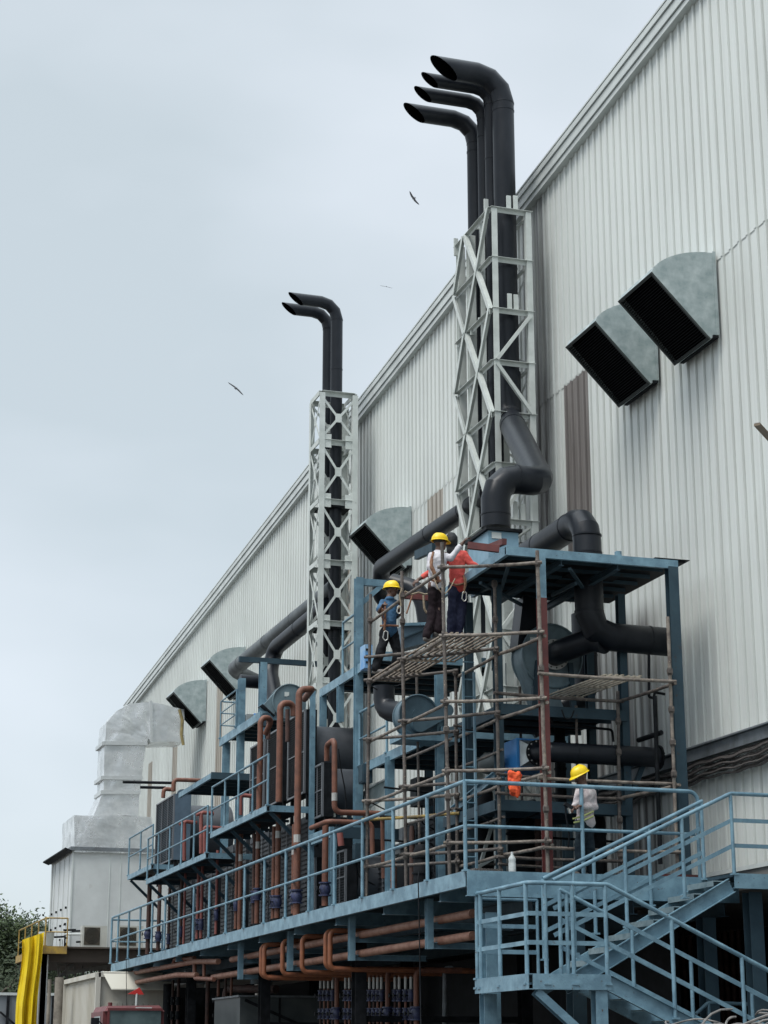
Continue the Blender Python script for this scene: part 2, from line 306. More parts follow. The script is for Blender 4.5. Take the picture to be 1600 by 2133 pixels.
# ================================================================ EXHAUST HOODS
def hood(y0, ztop, label, wid=1.19):
    t = thing('exhaust_hood', label, 'exhaust hood', (XW, y0, ztop - 1.4), 'hooded exhaust vents on the wall')
    x = XW - 0.03; y1 = y0 + wid
    A = (x, ztop); Cc = (12.09, ztop - 0.46); D = (13.04, ztop - 1.44); Eb = (x, ztop - 1.37)
    prof = [A]
    for k in range(1, 9):
        u = k / 9; a = math.radians(92 - 48 * u)
        prof.append((x - 1.10 * math.sin(u * 1.25) / math.sin(1.25), ztop - 0.46 * (1 - math.cos(u * 1.25)) / (1 - math.cos(1.25))))
    prof += [Cc, D, Eb]
    b = MB()
    for yy in (y0, y1): b.add([(p[0], yy, p[1]) for p in prof], [tuple(range(len(prof)))])
    n = len(prof)
    for i in range(9): b.add([(prof[i][0], y0, prof[i][1]), (prof[i + 1][0], y0, prof[i + 1][1]), (prof[i + 1][0], y1, prof[i + 1][1]), (prof[i][0], y1, prof[i][1])], [(0, 1, 2, 3)])
    b.add([(D[0], y0, D[1]), (Eb[0], y0, Eb[1]), (Eb[0], y1, Eb[1]), (D[0], y1, D[1])], [(0, 1, 2, 3)])
    for yy in (y0 - 0.008, y1 + 0.008):
        b.bar((x, yy, ztop + 0.02), (x, yy, Eb[1]), 0.05, 0.012, (0, 1, 0))
    b.build('hood_casing', GALV, t, ang=15)
    c3, d3 = Vector((Cc[0], 0, Cc[1])), Vector((D[0], 0, D[1])); dd = (d3 - c3).normalized(); nn = Vector((dd.z, 0, -dd.x)); nn = nn if nn.x < 0 else -nn
    b = MB(); o = nn * 0.012
    for (p, q) in ((c3, c3 + dd * 0.045), (d3 - dd * 0.045, d3)):
        m_ = (p + q) / 2 + o; b.bar((m_.x, y0 - .012, m_.z), (m_.x, y1 + .012, m_.z), 0.05, 0.03, nn)
    for yy in (y0 + 0.012, y1 - 0.012):
        b.bar((c3.x + o.x, yy, c3.z + o.z), (d3.x + o.x, yy, d3.z + o.z), 0.034, 0.034, nn)
    b.build('mouth_frame', mat_dull, t)
    b = MB(); n = 34; ln = (d3 - c3).length
    for k in range(1, n):
        p = c3 + dd * (ln * k / n) - nn * 0.01
        b.bar((p.x, y0 + 0.03, p.z), (p.x, y1 - 0.03, p.z), 0.026, 0.006, nn * .5 - dd)
    b.build('louvre', LOUV, t, smooth=False)
    b = MB(); p = c3 - nn * 0.09; q = d3 - nn * 0.05; b.add([(p.x, y0 + .01, p.z), (q.x, y0 + .01, q.z), (q.x, y1 - .01, q.z), (p.x, y1 - .01, p.z)], [(0, 1, 2, 3)]); b.build('back_plate', VOID, t)
    b = MB(); b.box(x - 0.09, x, y0 - 0.03, y0 + 0.05, Eb[1] - 0.05, Eb[1] - 0.01); b.bar((x - .02, y0, Eb[1] - 0.03), (x - .02, y1, Eb[1] - .03), .06, .03); b.build('bracket', DARKST, t)
    return t
mat_dull = mat('dull_edge', (0.045, 0.052, 0.052), 0.5, 0.3)
hood(24.42, 13.62, 'galvanised exhaust hood nearest the camera, largest, right of its overlapping twin')
hood(26.55, 13.62, 'galvanised exhaust hood partly hidden behind the largest hood')
hood(39.35, 13.62, 'galvanised exhaust hood between the two lattice towers above the black duct')
hood(55.3, 13.58, 'galvanised exhaust hood overlapped by the end of the long grey-black duct')
hood(60.7, 13.56, 'galvanised exhaust hood farthest left, beside the silver-wrapped duct')
# lamp arm at the right edge
t = thing('wall_lamp', 'small lamp arm poking in at the right edge of the wall', 'lamp', (12.9, 22.3, 9.6))
LAMPG = mat('lamp_brown', (0.16, 0.12, 0.08), 0.5)
p0 = at(1577, 884, X=12.6); p1 = at(1612, 922, X=13.1)
b = MB(); b.bar(p0, p1, 0.09, 0.035, (0, 0, 1)); b.build('arm', LAMPG, t)
b = MB(); b.bar(p0 + Vector((0, 0, 0.027)), p0.lerp(p1, 0.7) + Vector((0, 0, 0.027)), 0.07, 0.014); b.build('lens', CHROME, t)
# ================================================================ LATTICE TOWERS
def gusset(b, c, s, n): b.bar(Vector(c) - Vector((0, 0, s / 2)), Vector(c) + Vector((0, 0, s / 2)), s if abs(n[0]) < .5 else 0.012, 0.012 if abs(n[0]) < .5 else s, (0, 1, 0))
# tall tower: legs at A (near left), B (near right), C, D going back along the wall; X from 12.03 to 12.72
YA = 30.8
xa = at(1032, 700, Y=YA).x; xb = at(1103, 640, Y=YA).x
T1 = thing('lattice_tower', 'taller pale green lattice tower holding the four tall black stacks', 'lattice tower', (xa, YA, 4.0), 'lattice stack towers')
zt1 = at(1030, 437, Y=YA).z
YS = [YA, 31.45, 32.12, 32.70]
legw = 0.115
for i, y in enumerate(YS):
    for x, sx in ((xa, 1), (xb, -1)):
        if i == 1 and x == xb: continue
        b = MB()
        if i >= 2: b.ibeam((x + sx * .03, y, 4.0), (x + sx * .03, y, zt1 + .02), .15, .13, (0, -1, 0))
        else: b.angle((x, y, 4.0), (x, y, zt1 + (0.02 if i != 1 else 0)), legw if i != 1 else 0.10, (0, -1, 0), sx=sx, sy=1)
        b.build('leg', TOWER, T1)
levels = [zt1]
ys_px = [437, 541, 647, 755, 862, 968, 1085]
for yy in ys_px[1:]: levels.append(at(1035, yy, Y=YA).z)
dz = (levels[0] - levels[-1]) / 6
while levels[-1] > 5.2: levels.append(levels[-1] - dz)
for k, z in enumerate(levels):
    b = MB(); b.angle((xa - 0.07, YA - 0.035, z), (xb + 0.08, YA - 0.035, z), 0.085, (0, 0, 1), sx=-1, sy=1); b.build('cross_rail', TOWER, T1)
    for (q0, q1) in ((YA - 0.03, YS[2] + 0.05), (YS[2] + 0.05, YS[3] + 0.06)):
        b = MB(); b.angle((xa - 0.07, q0, z), (xa - 0.07, q1, z), 0.075, (0, 0, 1), sx=1, sy=1); b.build('side_rail', TOWER, T1)
    b = MB(); b.bar((xb + 0.03, YA, z), (xb + 0.03, YS[3], z), 0.05, 0.05); b.build('side_rail', TOWER, T1)
for k in range(len(levels) - 1):
    z1, z0 = levels[k], levels[k + 1]; x = xa - 0.085
    if k % 2 == 0: segs = [((YS[2], z1), (YS[1], z0)), ((YS[0], z1), (YS[1], z0)), ((YS[2], z1), (YS[3], z0))]
    else: segs = [((YS[1], z1), (YS[0], z0)), ((YS[1], z1), (YS[2], z0)), ((YS[3], z1), (YS[2], z0))]
    for j, (p, q) in enumerate(segs):
        b = MB(); b.angle((x - 0.012 * j, p[0], p[1]), (x - 0.012 * j, q[0], q[1]), 0.088, (-1, 0, 0), sx=1 if j else -1); b.build('brace', TOWER, T1)
    if k in (2, 5, 7): b = MB(); b.angle((xb, YA - 0.06, z1 - .04), (xa, YA - 0.06, z0 + .04), 0.065, (0, -1, 0)); b.build('brace', TOWER, T1)
    elif k in (3, 6, 8): b = MB(); b.angle((xa, YA - 0.06, z1 - .04), (xb, YA - 0.06, z0 + .04), 0.065, (0, -1, 0)); b.build('brace', TOWER, T1)
    for yy_ in ((YS[1],) if k % 2 == 0 else (YS[0] + .04, YS[2])): b = MB(); b.box(x - .032, x - .022, yy_ - .07, yy_ + .07, z0 - .09, z0 + .07); b.build('gusset', TOWER, T1)
    b = MB(); pp = (YS[0], YS[3]) if k % 2 else (YS[3], YS[0]); b.bar((xb + 0.05, pp[0], z1), (xb + 0.05, pp[1], z0), 0.05, 0.012, (1, 0, 0)); b.build('brace', TOWER, T1)
# channel stubs clipped upright on the rails
for (px, y0p, y1p, Yv) in ((1060, 408, 437, YA), (1074, 408, 437, YA), (1062, 612, 645, YA), (1075, 614, 645, YA), (1013, 415, 452, 31.4), (996, 462, 475, 31.75), (977, 485, 500, 32.1), (950, 497, 530, 32.68), (1001, 662, 672, 31.6), (985, 683, 695, 31.9), (1074, 1045, 1083, YA), (1090, 1050, 1083, YA)):
    a = at(px, y1p, Y=Yv); c = at(px, y0p, Y=Yv)
    b = MB(); b.chan((a.x, Yv, a.z - 0.03), (a.x, Yv, c.z), 0.085, 0.035, (0, 1, 0), 0.006); b.build('channel_stub', TOWER, T1)

# second tower (square) with gusset plates
YB = at(739, 819, X=12.62).y
x2a = at(668, 818, Y=YB).x + 0.03; x2b = at(739, 819, Y=YB).x
YB2 = YB * (665 + 510) / (643 + 510.0)
T2 = thing('lattice_tower', 'shorter light grey lattice tower with X braces holding the two black stacks', 'lattice tower', (x2a, YB, 4.0), 'lattice stack towers')
zt2 = at(668, 818, Y=YB).z
for (x, y, sx, sy) in ((x2a, YB, 1, 1), (x2b, YB, -1, 1), (x2a, YB2, 1, -1), (x2b, YB2, -1, -1)):
    b = MB(); b.angle((x, y, 4.0), (x, y, zt2), 0.14, (0, -sy, 0), sx=sx, sy=1); b.build('leg', TOWER, T2)
lv = [zt2]
for yy in (919, 1043, 1170, 1297): lv.append(at(668, yy, Y=YB).z)
d = (lv[1] - lv[4]) / 3
while lv[-1] > 5.5: lv.append(lv[-1] - d)
def xpanel(b, p00, p10, p01, p11, w, up): b.bar(p00, p11, w, 0.01, up); b.bar(p10, p01, w, 0.01, up, 0.012)
for k, z in enumerate(lv):
    for (p, q, up) in (((x2a, YB - .01), (x2b, YB - .01), (0, -1, 0)), ((x2a, YB2 + .01), (x2b, YB2 + .01), (0, 1, 0)), ((x2a - .01, YB), (x2a - .01, YB2), (-1, 0, 0)), ((x2b + .01, YB), (x2b + .01, YB2), (1, 0, 0))):
        b = MB(); b.angle((p[0], p[1], z), (q[0], q[1], z), 0.115, (0, 0, 1), sx=-1); b.build('cross_rail', TOWER, T2)
    if k + 1 < len(lv):
        z0 = lv[k + 1]; zt, zb = z - 0.1, z0 + 0.1
        for (p, q, up) in (((x2a, YB - .03), (x2b, YB - .03), (0, -1, 0)), ((x2a, YB2), (x2b, YB2), (0, 1, 0)), ((x2a - .03, YB), (x2a - .03, YB2), (-1, 0, 0)), ((x2b, YB), (x2b, YB2), (1, 0, 0))):
            b = MB(); xpanel(b, (p[0], p[1], zt), (q[0], q[1], zt), (p[0], p[1], zb), (q[0], q[1], zb), 0.058, up)
            c = Vector(((p[0] + q[0]) / 2, (p[1] + q[1]) / 2, (zt + zb) / 2)) + Vector(up) * 0.015
            b.bar(c - Vector((0, 0, .11)), c + Vector((0, 0, .11)), 0.16, 0.012, up); b.build('cross_brace', TOWER, T2)
        if k: b = MB(); b.box(x2a - .01, x2a + 0.24, YB - .045, YB - .032, z - .15, z + .19); b.build('gusset', TOWER, T2); b = MB(); b.box(x2b - .24, x2b + 0.01, YB - .045, YB - .032, z - .15, z + .19); b.build('gusset', TOWER, T2)
    if k in (2, 4): b = MB(); b.box(x2a + .05, x2b - .05, YB + .05, YB2 - .05, z - .10, z - .06); b.build('platform_plate', DARKST, T2)

# ================================================================ BLACK STACKS (gooseneck tops)
def rings(b, p, axis, r): b.tube([Vector(p) - Vector(axis) * 0.012, Vector(p) + Vector(axis) * 0.012], r + 0.006, 28)
def stack(name, label, X, Y, r, ztop, xtip, z0, seams=(), group='gooseneck stacks', m=BLACK, cut=1.25, Rb=None, seg=3):
    t = thing(name, label, 'stack', (X, Y, z0), group)
    Rb = Rb or r * 2.4
    pts = fillet([(X, Y, z0), (X, Y, ztop), (xtip, Y, ztop)], Rb, seg)
    b = MB(); b.tube(pts, r, 28, caps=False)
    n = 28
    # raked mouth: upper lip reaches further out than the lower lip
    for i in range(len(b.v) - n, len(b.v)):
        p = b.v[i]; b.v[i] = Vector((p.x + (1 - (p.z - (ztop - r)) / (2 * r)) * cut * 2 * r, p.y, p.z))
    b.build('flue', m, t, ang=18)
    k = MB(); k.v = list(b.v); last = [p.copy() for p in b.v[-n:]]
    q = MB(); q.add([p + Vector((0.004, 0, 0)) for p in last], [tuple(range(n))])
    inner = [Vector((p.x + 0.01, Y + (p.y - Y) * 0.94, ztop + (p.z - ztop) * 0.94)) for p in last]; deep = [p + Vector((r * 2.2, 0, 0)) for p in inner]
    q = MB(); q.add(inner + deep, [(i, (i + 1) % n, n + (i + 1) % n, n + i) for i in range(n)] + [tuple(range(n, 2 * n))]); q.build('mouth_lining', VOID, t)
    q = MB(); q.add(last + inner, [(i, (i + 1) % n, n + (i + 1) % n, n + i) for i in range(n)]); q.build('mouth_rim', m, t)
    for z in [ztop - Rb - 0.02] + list(seams):
        q = MB(); rings(q, (X, Y, z), (0, 0, 1), r); q.build('seam_band', m, t)
    return t
def stackpx(label, xc, ytop_px, xtip_px, ytip_px, r, X, z0, seams_px=(), cut=1.25, Y=None, Rb=None):
    Yv = Y if Y else at(xc, 400, X=X).y
    zc = at(xtip_px + 25, ytip_px, Y=Yv).z - r
    xt = at(xtip_px, ytip_px, Y=Yv).x
    return stack('gooseneck_stack', label, X, Yv, r, zc, xt, z0, [at(xc, s, Y=Yv).z for s in seams_px], cut=cut, Rb=Rb)
XS = (xa + xb) / 2 + 0.0
stackpx('tallest and thickest black stack, nearest of four in the tall tower', 1049, 0, 897, 121, 0.213, XS + 0.02, at(1062, 866, Y=31.12).z, (233, 560), Y=31.12, Rb=0.56)
stackpx('slim black stack just behind the thickest one', 1013, 0, 878, 155, 0.135, XS, 11.0, (330, 600), Y=31.72)
stackpx('slim black stack second from the left in the tall tower', 996, 0, 863, 184, 0.14, XS, 11.0, (285, 620), Y=32.12)
stackpx('black stack leftmost in the tall tower, its mouth lowest of the four', 979, 0, 841, 219, 0.175, XS, 9.0, (316, 500), Y=32.62, Rb=0.48)
xs2 = at(700, 760, Y=YB + 0.35).x
stackpx('right one of the two black stacks in the shorter tower', 699, 0, 601, 612, 0.147, xs2, 4.0, (770, 1100, 1330), Y=YB + 0.30, Rb=0.42)
stackpx('left one of the two black stacks in the shorter tower', 676, 0, 587, 633, 0.147, xs2 + 0.02, 4.0, (686, 1180), Y=YB + 0.30 + (YB * (699 + 510.) / (676 + 510) - YB) , Rb=0.42)
# ================================================================ MAIN DECK
XD, YD, ZD = 8.9, 24.3, 4.0
YE = 52.2
DK = thing('steel_deck', 'long light blue steel deck with edge beam and railings, raised above the yard', 'walkway', (XD, YD, 3.8))
b = MB(); b.chan((XD + 0.03, YD, 3.895), (XD + 0.03, 43.4, 3.895), 0.07, 0.21, side=-1); b.build('edge_beam', BLUE, DK)
b = MB(); b.chan((XD + 0.06, 43.41, 3.88), (XD + 0.06, YE, 3.88), 0.07, 0.20, side=-1); b.build('edge_beam', BLUE, DK)
b = MB(); b.chan((XD - 0.005, YD - 0.03, 3.83), (12.95, YD - 0.03, 3.83), 0.07, 0.34, side=1); b.build('end_beam', BLUE, DK)
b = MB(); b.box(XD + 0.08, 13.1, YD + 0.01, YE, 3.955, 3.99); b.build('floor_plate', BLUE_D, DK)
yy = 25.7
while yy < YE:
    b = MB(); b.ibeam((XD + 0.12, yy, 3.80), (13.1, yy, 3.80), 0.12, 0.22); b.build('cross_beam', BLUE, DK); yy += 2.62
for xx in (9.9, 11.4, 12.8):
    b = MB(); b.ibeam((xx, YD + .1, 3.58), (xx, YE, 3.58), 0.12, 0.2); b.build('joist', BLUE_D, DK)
def railing(parent, pts, h, npost_step, r=0.027, mids=(0.5,), m=BLUE, mr=0.02, flat=False, posts=None, name='railing', zb=0.0, over=0.0):
    """railing along base points; posts are pieces of their own"""
    P = [Vector(p) for p in pts]; b = MB(); up = Vector((0, 0, h))
    tp = [p + up for p in P]
    if over: tp = [tp[0] - (tp[1] - tp[0]).normalized() * over] + tp[1:]
    b.tube(fillet(tp, 0.09, 4) if len(tp) > 2 else tp, r, 10)
    rl = b.build(name, m, parent, loc=WL[parent.name])
    for f in mids:
        c = MB(); mp = [p + up * f for p in P]
        if flat:
            for a, d in zip(mp[:-1], mp[1:]): c.bar(a, d, 0.012, 0.055)
            for_o = c.build('mid_rail', m, rl)
        else: c.tube(fillet(mp, 0.05, 3) if len(mp) > 2 else mp, mr, 8); c.build('mid_rail', m, rl)
    if posts is None:
        posts = []
        for a, d in zip(P[:-1], P[1:]):
            n = max(1, round((d - a).length / npost_step))
            for k in range(n + 1): posts.append(a.lerp(d, k / n))
    seen = []
    for p in posts:
        if any((p - q).length < 0.05 for q in seen): continue
        seen.append(p); c = MB(); c.tube([p + Vector((0, 0, zb)), p + up], r * 0.93, 10); c.box(p.x - .045, p.x + .045, p.y - .045, p.y + .045, p.z + zb - .012, p.z + zb + .012); c.build('post', m, rl)
    return rl
posts = [Vector((XD, YD + 0.02 + 1.58 * k, 3.9)) for k in range(18)]
b = MB()
railing(DK, [(XD, YD + 17 * 1.58 + 0.9, 4.0), (XD, YD, 4.0)], 1.2, 1.58, posts=[Vector((XD, YD + 1.58 * k, 4.0)) for k in range(18)] + [Vector((XD, YE - .05, 4.0))], r=0.029, mr=0.024)
e1 = at(1451, 1655, Y=YD).x
b = MB(); tp = fillet([(XD, YD, 5.2), (e1, YD, 5.2), (e1 + 0.04, YD, 4.9)], 0.14, 5); b.tube(tp, 0.029, 10); rl = b.build('railing', BLUE, DK)
b = MB(); b.tube([(XD, YD, 4.6), (e1 - 0.05, YD, 4.6)], 0.024, 8); b.build('mid_rail', BLUE, rl)
for x in (at(1211, 1650, Y=YD).x, e1 - 0.0):
    b = MB(); b.tube([(x, YD, 3.95), (x, YD, 5.18 if x < 11 else 5.0)], 0.028, 10); b.build('post', BLUE, rl)
# deck end rail at the far end
railing(DK, [(XD, YE, 4.0), (10.3, YE, 4.0)], 1.15, 1.0)
# grey-painted lower fascia hangers carrying the oxide pipes
HX = 9.15
for (px, ytop, ybot, ymid) in ((894, 1870, 1977, 1928), (733, 1907, 2001, 1957), (605, 1940, 2022, 1980), (502, 1962, 2040, 2001)):
    a = at(px, ytop, X=HX); z = a.z; zb = at(px, ybot, X=HX).z; y = a.y; zm = at(px, ymid, X=HX).z
    b = MB(); b.chan((HX, y, 3.80), (HX, y, zb), 0.10, 0.10, (0, 1, 0)); b.build('pipe_hanger', BLUE, DK)
    for zz in (zb + 0.05, zm): b = MB(); b.chan((HX + .03, y + 0.02, zz), (HX + 1.3, y + 0.02, zz), 0.08, 0.09, side=-1); b.build('hanger_arm', BLUE, DK)
# deck columns down to the yard
for (px, X) in ((1000, 9.15),):
    pass
for (x, y) in ((9.35, 24.6), (12.6, 24.6), (9.6, 31.5), (12.6, 31.5), (9.6, 38.0), (12.6, 38.0), (9.6, 45.0), (12.6, 45.0), (9.6, 51.5), (12.6, 51.5)):
    b = MB(); b.ibeam((x, y, 0), (x, y, 3.47), 0.20, 0.22, (0, 1, 0)); b.build('column', BLUE if (y < 30 and x < 10) else (BLUE_D if y < 30 else DARKST), DK)  # inner columns coloured darker, under-deck shade put into the colour
xx_ = at(1197, 1930, Y=24.6).x; b = MB(); b.ibeam((xx_, 24.6, 0), (xx_, 24.6, 3.47), .2, .24, (0, 1, 0)); b.build('column', BLUE_D, DK)
for (y,) in ((31.5,), (38.0,), (45.0,)):
    b = MB(); b.bar((9.6, y, 2.2), (12.5, y, 2.2), 0.08, 0.1); b.build('tie_beam', DARKST, DK)

# ================================================================ STAIRCASE
ST = thing('steel_staircase', 'light blue steel stairs with two flights and a bracketed landing at the right end', 'staircase', (9.5, 22.4, 2.4))
YN, YM, YF = 22.42, 23.38, 24.22
zl = at(1108, 2028, Y=YN).z
xl0 = at(1108, 2028, Y=YN).x; xl1 = at(1271, 2030, Y=YN).x
b = MB(); b.box(xl0 + .01, xl1 - .01, YN + .01, YF, zl - 0.05, zl - 0.004); b.build('landing_plate', BLUE_D, ST)
lb = zl - 0.19
b = MB(); b.chan((xl0, YN, (zl + lb) / 2), (xl1, YN, (zl + lb) / 2), 0.06, 0.19, side=1); b.build('landing_beam', BLUE, ST)
b = MB(); b.chan((xl0 - .032, YN - .03, (zl + lb) / 2), (xl0 - .032, YF + 0.06, (zl + lb) / 2), 0.06, 0.19, side=-1); b.build('landing_beam', BLUE, ST)
cx0 = at(1250, 2090, Y=YN + .06).x
b = MB(); b.ibeam((cx0, YN + 0.08, lb - .004), (cx0, YN + 0.08, 0), 0.16, 0.16, (0, 1, 0)); b.build('landing_column', BLUE, ST)
b = MB(); b.chan((xl0 + 0.07, YN + .06, lb - 0.02), (cx0 - 0.02, YN + .06, lb - 0.72), 0.10, 0.12, (0, 1, 0)); b.build('landing_bracket', BLUE, ST)
b = MB(); b.ibeam((xl0 + .1, YF, lb - .004), (xl0 + .1, YF, 0), 0.18, 0.18, (0, 1, 0)); b.build('landing_column', BLUE, ST)
# upper flight
xa0, za0 = at(1190, 2018, Y=YM).x, zl - 0.02; xa1 = at(1530, 1822, Y=YM).x; za1 = 3.98
sl = (za1 - za0) / (xa1 - xa0)
for (y, s) in ((YM, -1), (YF, 1)):
    b = MB(); b.chan((xa0 - 0.1, y, za0 - 0.1), (xa1 - .05, y, za1 - 0.16), 0.06, 0.20, (0, 0, 1), side=s); b.build('stringer', BLUE, ST)
GRATE = mat('tread_steel', (0.26, 0.34, 0.37), 0.5, 0.2, col2=(0.17, 0.24, 0.27), scale=8)
nt_ = 8
for k in range(nt_):
    u = (k + 0.6) / nt_; x = xa0 + (xa1 - xa0) * u - 0.06; z = za0 + (za1 - za0) * u - .03
    b = MB(); b.box(x - 0.13, x + 0.13, YM + 0.035, YF - 0.035, z - 0.012, z); b.box(x - 0.13, x - 0.122, YM + .035, YF - .035, z - 0.075, z - .012); b.build('tread', GRATE, ST)
# upper landing at deck level, running to the right in front of the wall
b = MB(); b.chan((xa1 - 0.02, YM, 3.88), (13.05, YM, 3.88), 0.07, 0.2, side=1); b.build('landing_beam', BLUE, ST)
b = MB(); b.box(xa1, 13.1, YM + .04, YD - .07, 3.94, 3.985); b.build('landing_plate', BLUE_D, ST)
b = MB(); b.ibeam((12.85, YM + .3, 3.76), (12.85, YM + .3, 0), 0.2, 0.2, (0, 1, 0)); b.build('landing_column', BLUE_D, ST)
H = 1.07; MI = (0.66, 0.34)
xt = at(1530, 1822, Y=YM).x
# near rail of the upper flight, then level to the right
c0 = Vector((at(1159, 1834, Y=YM).x, YM, 0)); c0.z = at(1159, 1834, Y=YM).z
near_base = [Vector((c0.x - 0.05, YM, c0.z - H)), Vector((xt, YM, 3.99)), Vector((13.12, YM, 3.99))]
s2 = (3.99 - near_base[0].z) / (xt - near_base[0].x)
def onl(px, Y, base, px_y=1900):
    x = at(px, px_y, Y=Y).x; return Vector((x, Y, base[0].z + (x - base[0].x) * (base[1].z - base[0].z) / (base[1].x - base[0].x)))
railing(ST, near_base, H, 1.0, mids=MI, flat=True, posts=[onl(1306, YM, near_base), onl(1423, YM, near_base, 1780), Vector((xt, YM, 3.97)), onl(1196, YM, near_base)], r=0.028)
far_base = [Vector((xa0 - 0.02, YF, near_base[0].z + (xa0 - 0.02 - near_base[0].x) * s2)), Vector((xt, YF, 3.99))]
railing(ST, far_base, H, 1.0, mids=MI, flat=True, posts=[onl(1127 + 5, YF, far_base), onl(1240, YF, far_base), onl(1353, YF, far_base, 1780), Vector((xt - .02, YF, 3.97))], r=0.028)
# landing rails
Lr = at(1093, 1838, Y=YN); LH = Lr.z - zl
base = [Vector((xl0 - .03, YF + .04, zl)), Vector((xl0 - .03, YN, zl)), Vector((xl1 + .0, YN, zl))]
dn = (at(1600, 2023, Y=YN).z - at(1262, 1843, Y=YN).z) / (at(1600, 2023, Y=YN).x - at(1262, 1843, Y=YN).x)
base.append(Vector((xl1 + 4.0, YN, zl + dn * 4.0)))
def lowp(px, Y=YN): x = at(px, 1950, Y=Y).x; return Vector((x, Y, zl + dn * max(0, x - xl1)))
lp = [Vector((xl0 - .03, YF + .04, zl)), Vector((xl0 - .03, YF - .1, zl)), Vector((xl0 - .03, YN + 1.0, zl)), Vector((xl0 - .03, YN + .08, zl)), lowp(1137), lowp(1194), lowp(1263), lowp(1400), lowp(1543), lowp(1690)]
railing(ST, base, LH, 1.0, mids=MI, flat=True, posts=lp, r=0.029, zb=-0.12)
# inner rail of lower flight
ib = [Vector((at(1165, 1843, Y=YM - .1).x, YM - .1, zl)), Vector((xl1 + 4.0, YM - .1, zl + dn * (xl1 + 4.0 - at(1171, 1843, Y=YM - .1).x - .0)))]
def ibp(px): x = at(px, 1950, Y=YM - .1).x; u = (x - ib[0].x) / (ib[1].x - ib[0].x); return ib[0].lerp(ib[1], u)
railing(ST, ib, LH, 1.0, mids=MI, flat=True, posts=[ib[0], ibp(1182), ibp(1317), ibp(1437), ibp(1560)], r=0.028)
# back rail of the landing
bb = [Vector((xl0 - .03, YF + .04, zl)), Vector((xa0 - .1, YF + .04, zl)), Vector((xa0 - .02, YF + .04, zl + .25))]
railing(ST, bb[:2], LH - 0.06, 1.0, mids=MI, flat=True, r=0.024, posts=[bb[0], bb[1]])
# lower flight
for (y, s) in ((YN, -1), (YM - .1, 1)):
    b = MB(); b.chan((xl1 - 0.02, y, zl - 0.10), (xl1 + 4.0, y, zl - 0.10 + dn * 4.0), 0.06, 0.2, side=s); b.build('stringer', BLUE, ST)
for k in range(13):
    x = xl1 + 0.2 + k * 0.29; z = zl + dn * (x - xl1) - 0.05
    b = MB(); b.box(x - 0.13, x + 0.13, YN + 0.035, YM - 0.135, z - .012, z); b.build('tread', GRATE, ST)
# low blue rail seen behind the wire coil
t = thing('guard_rail', 'low blue pipe guard rail in the dark behind the wire heap', 'railing', (12.5, 24.5, 1.6))
a = at(1450, 2112, Y=24.5); c = at(1476, 2088, Y=24.5); d = at(1560, 2092, Y=24.5)
b = MB(); b.tube(fillet([a, c, d], 0.05), 0.025, 8); b.build('top_rail', BLUE, t)
b = MB(); b.tube([c, (c.x, c.y, 0.4)], 0.025, 8); b.build('post', BLUE, t)
# ================================================================ EQUIPMENT FRAMES
FA = thing('equipment_frame', 'tall blue steel frame nearest the stairs, with flat roof platform and maroon-primed column', 'steel frame', (10.37, 24.9, 4.0))
YF1 = 24.9
xc1 = at(1127, 1200, Y=YF1).x; xc2 = at(1399, 1250, Y=YF1).x + .02; zr = at(1127, 1146, Y=YF1).z
xr0 = at(1052, 1141, Y=YF1).x
b = MB(); b.ibeam((xc1, YF1, zr - .1), (xc1, YF1, 8.0), 0.11, 0.12, (0, 1, 0)); b.build('column', BLUE, FA)
b = MB(); b.ibeam((xc1, YF1, 8.0), (xc1, YF1, 4.0), 0.12, 0.12, (0, 1, 0)); b.build('column', OXIDE, FA, label='maroon primed lower length of the front column')
b = MB(); b.ibeam((xc2, YF1, zr - .1), (xc2, YF1, 4.0), 0.16, 0.14, (0, 1, 0)); b.build('column', BLUE_D, FA)
YR = 27.7
b = MB(); b.chan((xr0, YF1 - 0.02, zr - .06), (xc2 + 0.09, YF1 - .02, zr - .06), 0.06, 0.13, side=1); b.build('roof_beam', BLUE, FA)
b = MB(); b.chan((xr0 + .03, YF1 + .02, zr - .06), (xr0 + .03, YR, zr - .06), 0.06, 0.13, side=-1); b.build('roof_beam', BLUE, FA)
b = MB(); b.box(xr0 + .07, xc2 + 0.25, YF1 + .02, YR, zr - 0.005, zr + .02); b.build('roof_plate', DARKST, FA)
for k in range(6):
    y = YF1 + 0.42 + k * 0.45
    b = MB(); b.angle((xr0 + .07, y, zr - .04), (xc2 + .05, y, zr - .04), 0.06); b.build('roof_purlin', BLUE_D, FA)
for x in (xr0 + .9, xr0 + 1.8):
    b = MB(); b.ibeam((x, YF1 + .03, zr - .15), (x, YR, zr - .15), 0.08, 0.10); b.build('roof_joist', BLUE_D, FA)
for (p, q) in (((xr0 + .1, YF1 + .1), (xc1 + .3, 27.5)), ((xc1 + .5, YF1 + .1), (xc2 - .2, 27.2)), ((xr0 + .1, 26.2), (xc1 + .8, 27.5))):
    b = MB(); b.bar((p[0], p[1], zr - .22), (q[0], q[1], zr - .22), 0.05, 0.04); b.build('roof_brace', BLUE_D, FA)
b = MB(); b.box(xc2 - .27, xc2 + 0.30, YF1 - .02, YF1 + .6, zr + .024, zr + .034); b.build('flashing_sheet', DARKST, FA)
b = MB(); q = at(1288, 1146, Y=YF1); b.box(q.x - .04, q.x + .04, YF1 - .03, YF1 + .05, zr + .01, zr + .08); b.build('roof_lug', BLUE, FA)
